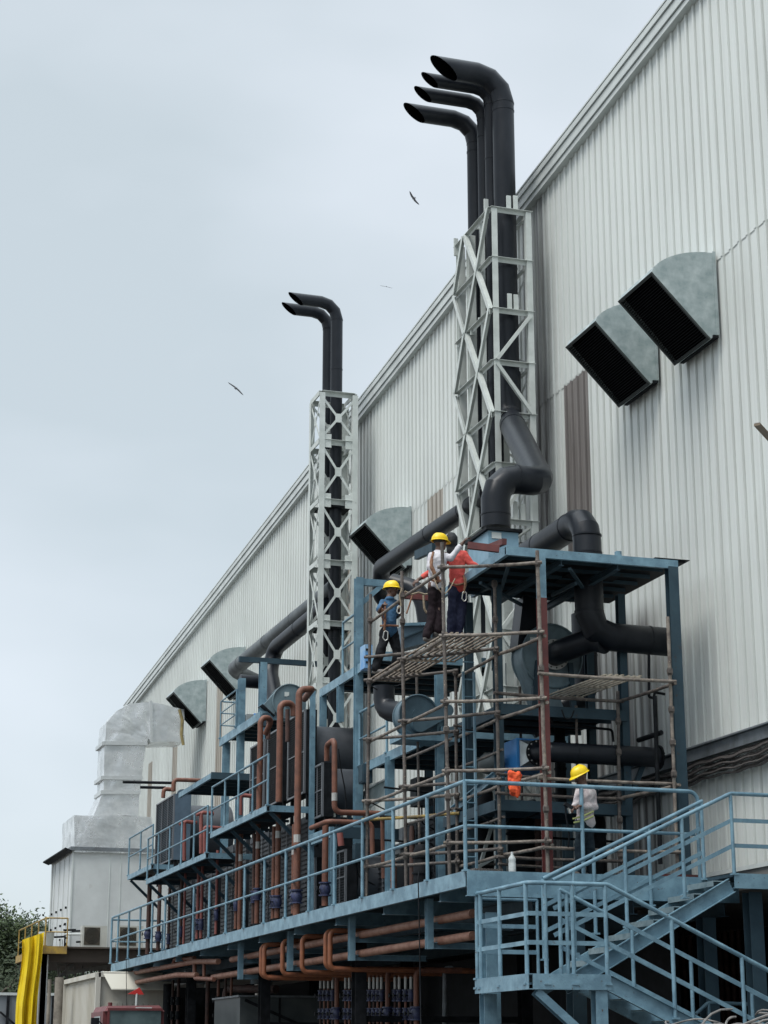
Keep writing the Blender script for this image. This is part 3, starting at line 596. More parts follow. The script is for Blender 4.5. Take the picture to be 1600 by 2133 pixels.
# second row of columns
Y2 = 26.35
xk1 = at(1037, 1400, Y=Y2).x; xk2 = at(1297, 1400, Y=Y2).x
for (x, y) in ((xk1, Y2), (xk2, Y2), (xk1, YR - .1), (xk2, YR - .1)):
    b = MB(); b.ibeam((x, y, zr - .2), (x, y, 4.0), 0.12, 0.12, (0, 1, 0)); b.build('column', BLUE_D, FA)
# fan platform (upper) and duct platform (lower)
zp = at(1150, 1474, Y=Y2).z
def platform(parent, x0, x1, y0, y1, z, h=0.16, m=BLUE, mf=DARKST):
    b = MB(); b.chan((x0, y0, z - h / 2), (x1, y0, z - h / 2), 0.06, h, side=1); b.build('platform_beam', m, parent)
    b = MB(); b.chan((x0 + .03, y0 + .035, z - h / 2), (x0 + .03, y1, z - h / 2), 0.06, h, side=-1); b.build('platform_beam', m, parent)
    b = MB(); b.box(x0 + .07, x1, y0 + .035, y1, z - .03, z - .004); b.build('platform_plate', mf, parent)
    n = int((y1 - y0) / 0.6)
    for k in range(1, n + 1): b = MB(); b.bar((x0 + .07, y0 + k * (y1 - y0) / (n + 1), z - .07), (x1, y0 + k * (y1 - y0) / (n + 1), z - .07), 0.04, 0.07); b.build('platform_rib', BLUE_D, parent)
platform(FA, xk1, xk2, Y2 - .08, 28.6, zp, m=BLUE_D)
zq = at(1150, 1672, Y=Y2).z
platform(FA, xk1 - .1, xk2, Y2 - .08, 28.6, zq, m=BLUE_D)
b = MB(); b.ibeam(at(945, 1690, Y=28.3), at(1042, 1610, Y=26.3), 0.1, 0.14); b.build('diagonal_beam', BLUE, FA)
b = MB(); a = at(1376, 1625, Y=26.4); c = at(1300, 1690, Y=26.4); b.bar(at(1298, 1600, Y=26.4), at(1378, 1562, Y=26.4), .08, .1); b.bar(at(1298, 1700, Y=26.4), at(1345, 1580, Y=26.4), .07, .07, (0, 1, 0)); b.build('duct_bracket', BLUE_D, FA)
# side braces and ladder
b = MB(); b.bar(at(985, 1240, Y=28.2), at(1034, 1212, Y=26.4), .06, .08); b.bar(at(1150, 1240, Y=27), at(1200, 1215, Y=25.5), .04, .05); b.build('knee_brace', BLUE_D, FA)
LD = thing('access_ladder', 'slim blue ladder standing behind the scaffold poles', 'ladder', at(978, 1840, Y=27.0))
xl_a, xl_b = at(967, 1600, Y=27.0).x, at(990, 1600, Y=27.0).x
for x in (xl_a, xl_b): b = MB(); b.bar((x, 27.0, 4.0), (x, 27.0, at(978, 1400, Y=27).z), 0.03, 0.05, (0, 1, 0)); b.build('stile', BLUE, LD)
for k in range(13): z = 4.2 + k * 0.27; b = MB(); b.tube([(xl_a, 27.0, z), (xl_b, 27.0, z)], 0.012, 6); b.build('rung', BLUE, LD)

# middle frame behind the scaffold (columns at px 745, 815, 915)
FM = thing('equipment_frame', 'blue steel frame behind the scaffold with two decks of fans', 'steel frame', (10.35, 30, 4.0))
XA = 10.35
def ypx(px, X=XA, y=1600): return at(px, y, X=X).y
y745 = ypx(746); y915 = ypx(916); y812 = ypx(812); y670 = ypx(672); y708 = ypx(708)
ztop = at(746, 1205, X=XA).z
b = MB(); b.ibeam((XA, y745, ztop), (XA, y745, 4.0), 0.15, 0.15, (0, 1, 0)); b.build('column', BLUE, FM)
b = MB(); b.bar((XA + .07, y745, ztop - .08), (XA + 1.0, y745, ztop - .08), .1, .13); b.build('stub_beam', BLUE, FM)
b = MB(); b.bar(at(752, 1258, Y=y745), at(797, 1218, Y=y745), 0.09, 0.09, (0, 1, 0)); b.build('knee_brace', BLUE, FM)
b = MB(); b.ibeam((XA, y915, at(916, 1400, X=XA).z), (XA, y915, 4.0), 0.12, 0.13, (0, 1, 0)); b.build('column', BLUE, FM)
zu = at(745, 1388, X=XA).z
for y in (y670, y708): b = MB(); b.ibeam((XA, y, zu - .15), (XA, y, at(690, 1515, X=XA).z), 0.12, 0.13, (0, 1, 0)); b.build('column', BLUE, FM)
platform(FM, XA - .05, 12.9, y745 - 1.4, y670 + .1, zu, 0.17)
b = MB(); b.bar((XA + .05, y745 - .08, zu - .06), (XA + 1.2, y745 - .08, zu - .06), .08, .15); b.build('platform_beam', BLUE, FM)
# small rail on the upper deck beside the tower
rb = [Vector((XA, y670 + .6, zu)), Vector((XA, y745 + .1, zu))]
railing(FM, [Vector((XA, ypx(713), zu)), Vector((XA, y745 + .1, zu))], at(713, 1310, X=XA).z - at(713, 1420, X=XA).z, 2)
zm_ = at(806, 1568, X=XA).z
platform(FM, XA - .02, 12.6, y915 - .1, y745 - .1, zm_, 0.17)
b = MB(); b.ibeam((XA, y812, zm_ - .1), (XA, y812, 4.0), 0.14, 0.14, (0, 1, 0)); b.build('column', BLUE, FM)
railing(FM, [Vector((XA, y745 - .1, zm_)), Vector((XA, ypx(806), zm_))], at(806, 1447, X=XA).z - at(806, 1562, X=XA).z, 1.2)
for x in (12.6,):
    for y in (y915, y812, y745, y670): b = MB(); b.ibeam((x, y, zu - .2), (x, y, 4.0), 0.14, 0.14, (0, 1, 0)); b.build('column', BLUE_D, FM)

# rear frame beyond the shorter tower
XB = 10.9
def yb(px, y=1500, X=XB): return at(px, y, X=X).y
FR = thing('equipment_frame', 'blue steel frame farthest away, under the sloping end of the long duct', 'steel frame', (XB, 42, 4.0))
yr1, yr2, yr3 = yb(546), yb(502), yb(470, 1620)
for (y, px, pt) in ((yr1, 546, 1382), (yr2, 502, 1415)):
    b = MB(); b.ibeam((XB, y, at(px, pt, X=XB).z), (XB, y, 4.0), 0.17, 0.17, (0, 1, 0)); b.build('column', BLUE, FR)
b = MB(); z = at(546, 1378, X=XB).z; b.bar((XB - .6, yr1, z), (13.1, yr1, z), .09, .13); b.build('cross_beam', BLUE_D, FR)
zf = at(470, 1536, X=XB).z
b = MB(); b.ibeam((XB, yr3, zf - .15), (XB, yr3, 4.0), 0.17, 0.17, (0, 1, 0)); b.build('column', BLUE, FR)
platform(FR, XB - .1, 12.9, yr1 - .2, yr3 + .4, zf, 0.2)
railing(FR, [Vector((XB + .5, yr3 + .3, zf)), Vector((XB - .1, yr3 + .3, zf)), Vector((XB - .1, yr2 + .1, zf))], at(466, 1460, X=XB).z - at(466, 1535, X=XB).z, 1.5, mids=(0.35, 0.68), r=0.02, mr=0.016)
zc = at(480, 1608, X=9.7).z
# stepped canopy
CN = thing('steel_canopy', 'small flat dark blue canopy left of the catwalk, over the farthest radiator', 'canopy', (9.8, 43, zc - .3))
a = at(441, 1611, Z=zc); 
q0 = at(440, 1608, Z=zc); q1 = at(395, 1645, Z=zc)
b = MB(); b.chan((q0.x, q0.y, zc - .08), (q0.x + 1.6, q0.y, zc - .08), 0.06, 0.15, side=1); b.build('canopy_beam', BLUE_D, CN)
b = MB(); b.chan((q0.x + .03, q0.y + .04, zc - .08), (q0.x + .03, q0.y + 3.6, zc - .08), 0.06, 0.12, side=-1); b.build('canopy_beam', BLUE, CN)
b = MB(); b.box(q0.x + .07, q0.x + 1.6, q0.y + .04, q0.y + 3.6, zc - .03, zc - .005); b.build('canopy_plate', DARKST, CN)
for k in range(6): b = MB(); yv = q0.y + .4 + k * .55; b.bar((q0.x + .07, yv, zc - .07), (q0.x + 1.6, yv, zc - .07), .04, .07); b.build('canopy_rib', BLUE_D, CN)

# ================================================================ CATWALKS
def catwalk(label, px_near, py_near, px_far, X, depth, step, rail_h, endrail=True, over=0.35, brace=True, top_over=0.25):
    a = at(px_near, py_near, X=X); y0 = a.y; z = a.z; y1 = at(px_far, 1750, X=X).y
    t = thing('catwalk', label, 'catwalk', (X, y0, z - .6), 'bracketed catwalks')
    b = MB(); b.chan((X, y0, z - .06), (X, y1, z - .06), 0.05, 0.12, side=-1); b.build('edge_beam', BLUE, t)
    b = MB(); b.chan((X + .03, y0 + .02, z - .06), (X + depth, y0 + .02, z - .06), 0.05, 0.12, side=1); b.build('end_beam', BLUE, t)
    b = MB(); b.chan((X + .03, y1 - .02, z - .06), (X + depth, y1 - .02, z - .06), 0.05, 0.12, side=1); b.build('end_beam', BLUE_D, t)
    b = MB(); b.box(X + .04, X + depth, y0 + .05, y1 - .05, z - .03, z - .005); b.build('floor_plate', DARKST, t)
    n = max(2, round((y1 - y0) / step))
    railing(t, [Vector((X, y1, z)), Vector((X, y0, z))], rail_h, step, r=0.024, mr=0.02)
    if brace:
        for k in range(n):
            y = y0 + .05 + k * (y1 - y0 - .1) / (n - 1)
            b = MB(); b.angle((X + .06, y, z - .13), (X + depth, y, z - .13 - depth * .85), 0.065, (0, 1, 0)); b.build('knee_brace', BLUE_D, t)
            b = MB(); b.bar((X + .05, y, z - .09), (X + depth, y, z - .09), .05, .05); b.build('bracket_arm', BLUE_D, t)
    return t, y0, y1, z
CW1, cy0, cy1, cz = catwalk('upper blue catwalk in front of the three tall black radiators', 558, 1677, 440, 8.9, 0.85, 1.35, 0.97)
CW2, dy0, dy1, dz2 = catwalk('lower blue catwalk in front of the farthest black radiator', 431, 1776, 309, 8.9, 1.0, 1.5, 1.0)
CW3, ey0, ey1, ez = catwalk('short blue catwalk stub at the far left end, before the white plant room', 317, 1800, 270, 9.25, 0.9, 1.4, 1.0)
# inner sloping rail between catwalk and rear frame
# column in front of the radiators
t = thing('steel_post', 'slender light blue column between the tall radiator and the black fan drum', 'column', (9.72, cy0 - .2, 4.0))
b = MB(); yv = cy0 - .15; xv = at(649, 1700, Y=yv).x; b.ibeam((xv, yv, at(649, 1440, Y=yv).z), (xv, yv, 4.0), 0.09, 0.09, (0, 1, 0)); b.build('column_shaft', BLUE, t)
b = MB(); b.box(xv - .1, xv + .1, yv - .1, yv + .1, 4.0, 4.02); b.build('foot_plate', BLUE, t)
# ================================================================ BLACK DUCTS AND FANS
def band(b, p, d, r, w=0.012, g=0.007):
    p = Vector(p); d = Vector(d).normalized(); b.tube([p - d * w, p + d * w], r + g, 28)
def duct(t, pts, r, rad=None, seg=3, m=BLACK, name='duct', bands=(), ang=18, caps=True):
    pts = [Vector(p) for p in pts]
    b = MB(); b.tube(fillet(pts, rad if rad else r * 2.2, seg), r, 28, caps); b.build(name, m, t, ang=ang)
    for (i, u) in bands:
        b = MB(); p = pts[i].lerp(pts[i + 1], u); band(b, p, pts[i + 1] - pts[i], r); b.build('seam_band', m, t)
def flange(t, p, d, r, m=DARKST, th=0.03, bolts=12, name='flange', mb=CHROME):
    p = Vector(p); d = Vector(d).normalized()
    b = MB(); b.tube([p - d * th / 2, p + d * th / 2], r, 28); f = b.build(name, m, t)
    if bolts:
        x = d.orthogonal().normalized(); y = d.cross(x)
        for s in (1,):
            for k in range(bolts):
                a = 2 * math.pi * k / bolts; c = p + (x * math.cos(a) + y * math.sin(a)) * (r * 0.88)
                b = MB(); b.tube([c - d * (th / 2 + .012), c + d * (th / 2 + .012)], 0.012, 6); b.build('bolt', mb, f)
PLATE = mat('label_plate', (0.62, 0.66, 0.64), 0.5)
# supply box on the roof with the S-shaped duct
Yb = 26.75
pb = at(1017, 1102, Y=Yb); pbr = at(1080, 1108, Y=Yb)
BX = thing('duct_box', 'light blue steel box on the roof platform feeding the S-shaped duct', 'plenum box', (pb.x, Yb, zr))
b = MB(); b.box(pb.x, pbr.x, Yb, Yb + 0.9, zr + 0.02, pb.z - .02); b.build('box_shell', mat('box_blue', (0.22, 0.37, 0.47), 0.5, col2=(0.17, 0.30, 0.38), scale=3), BX)
b = MB(); b.box(pb.x - .05, pbr.x + .05, Yb - .05, Yb + .95, pb.z - .018, pb.z + .03); b.build('box_lid', DARKST, BX)
q = at(1029, 1110, Y=Yb); b = MB(); b.box(q.x - .04, q.x + .12, Yb - .012, Yb - .002, q.z - .09, q.z + .01); b.build('name_plate', PLATE, BX)
Yd = Yb + 0.42
S1 = thing('exhaust_duct', 'thick black S-bent duct rising from the roof box into the tall tower', 'duct', (at(1035, 1090, Y=Yd).x, Yd, pb.z), 'black ducts')
p0 = at(1033, 1100, Y=Yd); p1 = at(1031, 992, Y=Yd); p2 = at(1125, 985, Y=Yd + .1); p3 = at(1066, 862, Y=31.12); p4 = p3 + Vector((0, 0, .8)); p3.x = XS + .02; p4.x = p3.x
p1.x = p0.x; p1 = Vector((p0.x, Yd, p1.z)); p0.y = Yd; p2 = Vector((p2.x, Yd + .05, p1.z - .02))
duct(S1, [p0, p1, p2, p3 - Vector((0, 0, .1)), p4], 0.235, 0.42, 3, bands=[(0, .25), (1, .45), (2, .85)])
# gooseneck on the roof platform
Yg = 26.15
GN = thing('exhaust_duct', 'black duct arching over the roof platform and passing down through it', 'duct', (at(1223, 1145, Y=Yg).x, Yg, zr), 'black ducts')
gx = at(1223, 1120, Y=Yg).x; gz = at(1222, 1076, Y=Yg).z
gx2 = at(1226, 1230, Y=Yg).x
zh = at(1300, 1331, Y=Yg).z
duct(GN, [(gx, Yg, zr - .6), (gx, Yg, gz), (gx - .02, 28.75, gz - .02)], 0.222, 0.40, 3, bands=[(0, .62), (0, .8), (1, .25), (1, .7)])
flange(GN, (gx - .02, 28.75, gz - .02), (0, 1, 0), .27, bolts=12)
flange(GN, (gx, Yg, zr + .035), (0, 0, 1), 0.28, th=0.03, bolts=0)
duct(GN, [(gx2, Yg, zr - .1), (gx2, Yg, zh + .02), (at(1392, 1331, Y=Yg).x, Yg, zh)], 0.222, 0.36, 2, bands=[(0, .55), (1, .75)], name='lower_duct')

b = MB(); b.box(gx - .42, gx + .42, Yg - .4, Yg + .4, zr - .045, zr - .02); b.build('collar_plate', DARKST, GN)
xv = at(1215, 1250, Y=28.6).x
S2 = thing('exhaust_duct', 'dark duct hanging behind the arching duct under the roof platform', 'duct', (xv, 28.6, zp), 'black ducts')
duct(S2, [(xv, 28.6, zr), (xv, 28.6, zr - 1.4), (xv - .9, 28.9, zr - 1.9)], 0.21, bands=[(0, .5)])
# big fan on the upper fan platform, axis towards the camera
def volute(t, c, R_, th, m, ang0=0, outlet=0.5, n=36):
    """fan casing: round drum with a tangential outlet throat; c = centre of its near face, axis along the wall"""
    c = Vector(c); pts = [(math.cos(2 * math.pi * k / n) * R_, math.sin(2 * math.pi * k / n) * R_) for k in range(n)]
    P = lambda x, z, d: c + Vector((x, d, z))
    b = MB(); b.prism([P(x, z, 0) for (x, z) in pts], (0, th, 0)); o = b.build('fan_casing', m, t, ang=28)
    ca, sa = math.cos(ang0), math.sin(ang0); tx, tz = -sa, ca
    q = [(ca * R_, sa * R_), (ca * R_ + tx * (R_ + outlet), sa * R_ + tz * (R_ + outlet)), (ca * R_ * .22 + tx * (R_ + outlet), sa * R_ * .22 + tz * (R_ + outlet)), (ca * R_ * .22, sa * R_ * .22)]
    b = MB(); b.prism([P(x, z, .012) for (x, z) in q], (0, th - .024, 0)); b.build('fan_outlet', m, t, ang=28)
    e = (q[1][0] + q[2][0]) / 2, (q[1][1] + q[2][1]) / 2
    b = MB(); b.bar(P(q[1][0] + ca * .04, q[1][1] + sa * .04, th / 2), P(q[2][0] - ca * .04, q[2][1] - sa * .04, th / 2), .03, th + .06, (0, 1, 0)); b.build('outlet_flange', DARKST, t)
    for off in (-.012, th + .012):
        b = MB(); b.tube([P(x * 1.01, z * 1.01, off) for (x, z) in pts + [pts[0]]], .018, 6, caps=False); b.build('casing_rim', m, o)
    b = MB(); b.tube([P(0, 0, -.03), P(0, 0, .01)], R_ * .35, 20); b.build('hub_plate', m, o)
    return o
FANB = mat('fan_grey_blue', (0.155, 0.225, 0.255), 0.5, col2=(0.09, 0.13, 0.155), scale=3)
cf = at(1150, 1366, Y=27.2)
F1 = thing('blower_fan', 'large grey-blue centrifugal fan with bolted inlet, behind the maroon column', 'fan', (cf.x, 27.2, zp), 'centrifugal fans')
volute(F1, cf, 0.50, 0.42, FANB, ang0=math.radians(200), outlet=0.35)
b = MB(); b.box(cf.x - .45, cf.x + .45, 27.15, 27.7, zp, zp + .1); b.bar((cf.x - .35, 27.2, zp + .05), (cf.x - .25, 27.2, cf.z - .1), .08, .08); b.bar((cf.x + .35, 27.2, zp + .05), (cf.x + .3, 27.2, cf.z - .1), .08, .08); b.build('fan_base', BLUE_D, F1)
fp = Vector((cf.x, 27.10, cf.z)); flange(F1, fp, (0, 1, 0), 0.245, m=CHROME, th=0.03, bolts=14, mb=DARKST)
pj = at(1262, 1338, Y=Yg)
duct(F1, [fp, (fp.x, 26.72, fp.z), (fp.x + .35, 26.35, fp.z + .12), pj], 0.185, 0.35, 3, name='inlet_duct')
q = at(1106, 1327, Y=27.15); b = MB(); b.box(q.x, q.x + .1, 27.17, 27.185, q.z - .06, q.z); b.build('name_plate', PLATE, F1)
a = at(1092, 1330, Y=27.4); c = at(1100, 1255, Y=27.6)
b = MB(); b.bar((a.x, 27.45, a.z - .2), (c.x - .02, 27.5, c.z), .34, .36, (0, 1, 0)); b.build('outlet_duct', BLACK, F1)
# long upper duct from tall tower to the middle fans
LDX = 12.2
UD = thing('exhaust_duct', 'black duct sloping down to the left from the tall tower above the workers', 'duct', (LDX, 33, 9.3), 'black ducts')
u0 = at(1018, 1030, X=12.15); u1 = at(795, 1182, X=12.15)
duct(UD, [u0, u1, u1 + Vector((0.15, 0.6, -0.45)), u1 + Vector((.6, 0.7, -.9))], 0.185, 0.3, 3, bands=[(0, .2), (0, .5)])
e0 = at(822, 1208, Y=33.5); e1_ = at(880, 1232, Y=33.5); e2 = at(895, 1330, Y=33.5)
duct(UD, [at(818, 1214, Y=34.0), e1_, e2], 0.185, 0.45, 3, name='elbow_duct')
b = MB(); a = at(893, 1150, X=11.9); c = at(860, 1155, X=11.9); b.bar(at(905, 1140, X=12), at(868, 1157, X=12), .1, .18); b.bar(a, a + Vector((0, 0, -.5)), .06, .06); b.build('duct_support', BLUE_D, UD)
# twin ducts from the shorter tower down to the rear fan
TD = thing('exhaust_duct', 'long grey-weathered black duct ending in a rounded elbow, upper of the sloping pair', 'duct', (12.2, 44, 9), 'black ducts')
w0 = at(699, 1222, Y=YB + .3); w1 = at(486, 1396, X=12.05)
duct(TD, [w0, w1, w1 + Vector((.8, .25, -.25))], 0.205, 0.32, 3, m=BLACKG, bands=[(0, .35), (0, .62), (0, .9)])
TD2 = thing('exhaust_duct', 'black duct under the weathered one, curving down into the rear fan', 'duct', (12.2, 44, 9), 'black ducts')
w0 = at(680, 1262, Y=YB + .6); w1 = at(572, 1352, X=11.9); w2 = at(562, 1400, X=11.75); w3 = at(575, 1465, X=11.7); w4 = at(612, 1497, X=11.7)
duct(TD2, [w0, w1, w2, w3, w4], 0.205, 0.7, 5, bands=[(0, .5)])
a = at(500, 1418, Y=w1.y + .6); c = at(570, 1424, Y=w1.y + .6); duct(TD2, [a, c], 0.17, name='branch_duct')
cr_ = at(604, 1462, Y=w4.y - .35)
F4 = thing('blower_fan', 'grey-blue fan casing with white label at the foot of the curved duct', 'fan', (cr_.x, cr_.y, zf), 'centrifugal fans')
volute(F4, cr_, 0.42, 0.35, FANB, ang0=math.radians(140), outlet=0.1)
q = at(593, 1443, Y=cr_.y - .02); b = MB(); b.box(q.x, q.x + .11, cr_.y - .03, cr_.y - .016, q.z - .09, q.z + .02); b.build('name_plate', PLATE, F4)
# fans on the middle frame
def pill(b, p, q, r, d, n=10):
    p, q = Vector(p), Vector(q); ax = (q - p).normalized(); d = Vector(d); up = ax.cross(d.normalized())
    pts = []
    for k in range(n + 1): a = -math.pi / 2 + math.pi * k / n; pts.append(q + (ax * math.cos(a) + up * math.sin(a)) * r * .8)
    for k in range(n + 1): a = math.pi / 2 + math.pi * k / n; pts.append(p + (ax * math.cos(a) + up * math.sin(a)) * r)
    b.prism(pts, d)
def midfan(label, px, py, Yv, s=1.0, m=BLUE, dark=False):
    c = at(px, py, Y=Yv)
    t = thing('blower_fan', label, 'fan', (c.x, Yv, c.z - .6), 'centrifugal fans')
    volute(t, c, 0.44 * s, 0.30, m, ang0=math.radians(-90), outlet=.15 * s)
    b = MB(); pill(b, c + Vector((-.02, -.16, -.22)) * s, c + Vector((.62, -.16, .12)) * s, 0.17 * s, (0, .12, 0)); b.build('belt_guard', m, t)
    b = MB(); b.tube([c + Vector((.62, .02, .1)) * s, c + Vector((.62, .5, .1)) * s], 0.15 * s, 16); b.build('motor', BLUE_D, t)
    b = MB(); b.box(c.x - .45 * s, c.x + .9 * s, Yv - .1, Yv + .5, c.z - .56 * s, c.z - .44 * s); b.build('fan_base', BLUE, t)
    return t
FANL = mat('fan_light_blue', (0.095, 0.16, 0.20), 0.45, col2=(0.06, 0.105, 0.135), scale=3)
midfan('light blue fan with pill-shaped belt guard, seen through the scaffold', 872, 1490, 29.4, 0.76, FANL)
UBX = thing('duct_box', 'slate blue sheet-metal duct box on the upper deck between the two groups of workers', 'plenum box', (at(865, 1350, Y=30).x, 30, 7.6))
SLB = mat('slate_duct', (0.075, 0.125, 0.165), 0.5, col2=(0.05, 0.085, 0.115), scale=3)
q0, q1, q2, q3 = at(836, 1352, Y=30), at(900, 1336, Y=30), at(902, 1302, Y=30), at(836, 1304, Y=30)
b = MB(); b.prism([q0, q1, q2, q3], (0, .5, 0)); b.build('box_shell', SLB, UBX)
b = MB(); b.bar(q3 + Vector((0, -.02, .02)), q2 + Vector((0, -.02, .02)), .04, .05); b.build('box_flange', BLUE, UBX)
b = MB(); b.bar(at(838, 1330, Y=29.98), at(900, 1304, Y=29.98), .02, .03, (0, 1, 0)); b.build('fold_seam', BLUE_D, UBX)
ED = thing('exhaust_duct', 'short black elbow duct under the upper deck left of the pill-shaped guard', 'duct', (11, 31.5, 6.5), 'black ducts')
duct(ED, [at(800, 1430, Y=31.6), at(800, 1478, Y=31.6), at(848, 1488, Y=31.0)], 0.19, 0.3, 3)
# lower duct with silver cone and blue box
Yl = 26.3
BD = thing('exhaust_duct', 'black horizontal duct bolted to the silver cone, ending on the wall side', 'duct', (11, Yl, 5.6), 'black ducts')
l0 = at(1150, 1567, Y=Yl); l1 = at(1372, 1578, Y=Yl)
duct(BD, [at(1122, 1567, Y=Yl + .35), l0 + Vector((-.06, 0, 0)), l1], 0.152, 0.2, 3, bands=[(1, .25), (1, .6)])
flange(BD, l1, (1, 0, 0), 0.19, bolts=12, mb=DARKST)
cc = at(1122, 1568, Y=Yl + .36); flange(BD, cc, (0, 1, 0), 0.20, bolts=12)
BB = thing('filter_box', 'bright blue box with silver pyramid hood on its near side', 'filter box', (at(1050, 1600, Y=27).x, 27, 5.0))
f0 = at(1080, 1540, Y=27.0); f1 = at(1135, 1600, Y=27.0)
BRIGHT = mat('bright_blue', (0.06, 0.36, 0.88), 0.45, col2=(0.05, 0.29, 0.75), scale=4)
SILV = mat('silver_cone', (0.55, 0.58, 0.58), 0.35, 0.5, col2=(0.40, 0.43, 0.43), scale=5)
b = MB(); b.box(f0.x - .03, f1.x + .03, 27.0, 27.9, f1.z - .03, f0.z + .02); b.build('box_shell', BRIGHT, BB)
b = MB(); x0, x1, z0, z1 = f0.x + .01, f1.x, f1.z, f0.z - .01; c2 = Vector(cc); rr = .10
b.add([(x0, 26.985, z0), (x1, 26.985, z0), (x1, 26.985, z1), (x0, 26.985, z1), (c2.x - rr, 26.7, c2.z - rr), (c2.x + rr, 26.7, c2.z - rr), (c2.x + rr, 26.7, c2.z + rr), (c2.x - rr, 26.7, c2.z + rr)], [(0, 1, 5, 4), (1, 2, 6, 5), (2, 3, 7, 6), (3, 0, 4, 7), (4, 5, 6, 7)]); b.build('silver_cone', SILV, BB, smooth=False)
b = MB(); b.ell(at(1020, 1590, Y=27.6), .17, .3, .17, 16, 10); b.build('motor_cover', mat('motor_grey', (0.13, 0.15, 0.155), 0.5), BB)
BX2 = thing('filter_box', 'small bright blue box on the upper deck beside the worker in blue', 'filter box', (at(765, 1390, Y=33).x, 33, 7.8))
a = at(760, 1342, Y=33.2); c = at(776, 1392, Y=33.2); b = MB(); b.box(a.x, c.x, 33.2, 33.5, c.z, a.z); b.build('box_shell', mat('pale_blue_box', (0.10, 0.30, 0.62), 0.45, col2=(0.35, 0.5, 0.62), scale=3), BX2)
for k in range(3): b = MB(); zz = a.z - .12 - k * .12; b.box(a.x + .02, a.x + .10, 33.185, 33.197, zz, zz + .04); b.build('label_mark', DARKST, BX2)
BX3 = thing('filter_box', 'bright blue framed box on the rear platform behind the far column', 'filter box', (at(520, 1500, Y=yr1 + 2).x, yr1 + 2, zf))
a = at(514, 1487, Y=yr1 + 2); c = at(534, 1512, Y=yr1 + 2); b = MB(); b.box(a.x, c.x, yr1 + 2, yr1 + 2.5, c.z, a.z); b.build('box_shell', SILV, BX3)
b = MB(); b.box(c.x - .06, c.x + .08, yr1 + 1.98, yr1 + 2.52, c.z - .02, a.z + .02); b.build('blue_frame', BRIGHT, BX3)
# pipes by the wall
def pipe(label, pts, r=0.03, m=RUST, rad=0.12, name='pipe_run', cat='pipe', group=None, seg=4, n=12):
    pts = [Vector(p) for p in pts]; t = thing(name, label, cat, pts[0], group)
    b = MB(); b.tube(fillet(pts, rad, seg), r, n); b.build('pipe', m, t); return t
pipe('thin black drain pipe dropping past the end of the lower black duct', [at(1352, 1365, Y=25.9), at(1352, 1452, Y=25.9), at(1362, 1454, Y=25.9), at(1364, 1442, Y=25.9), at(1385, 1446, Y=25.9), ], 0.022, DARKST, 0.03)
pipe('dark vertical pipe standing just left of the right-hand frame column', [at(1364, 1450, Y=25.7), at(1376, 1800, Y=25.7)], 0.033, DARKST)
pipe('thin black pipe looping above the lower black duct', [at(1148, 1495, Y=26.5), at(1150, 1508, Y=26.5), at(1275, 1520, Y=26.5), at(1278, 1545, Y=26.5)], 0.02, DARKST, 0.05)
pipe('black tube poking out above the end of the lower duct', [at(1330, 1542, X=12.6), at(1378, 1526, X=12.7)], 0.04, DARKST)
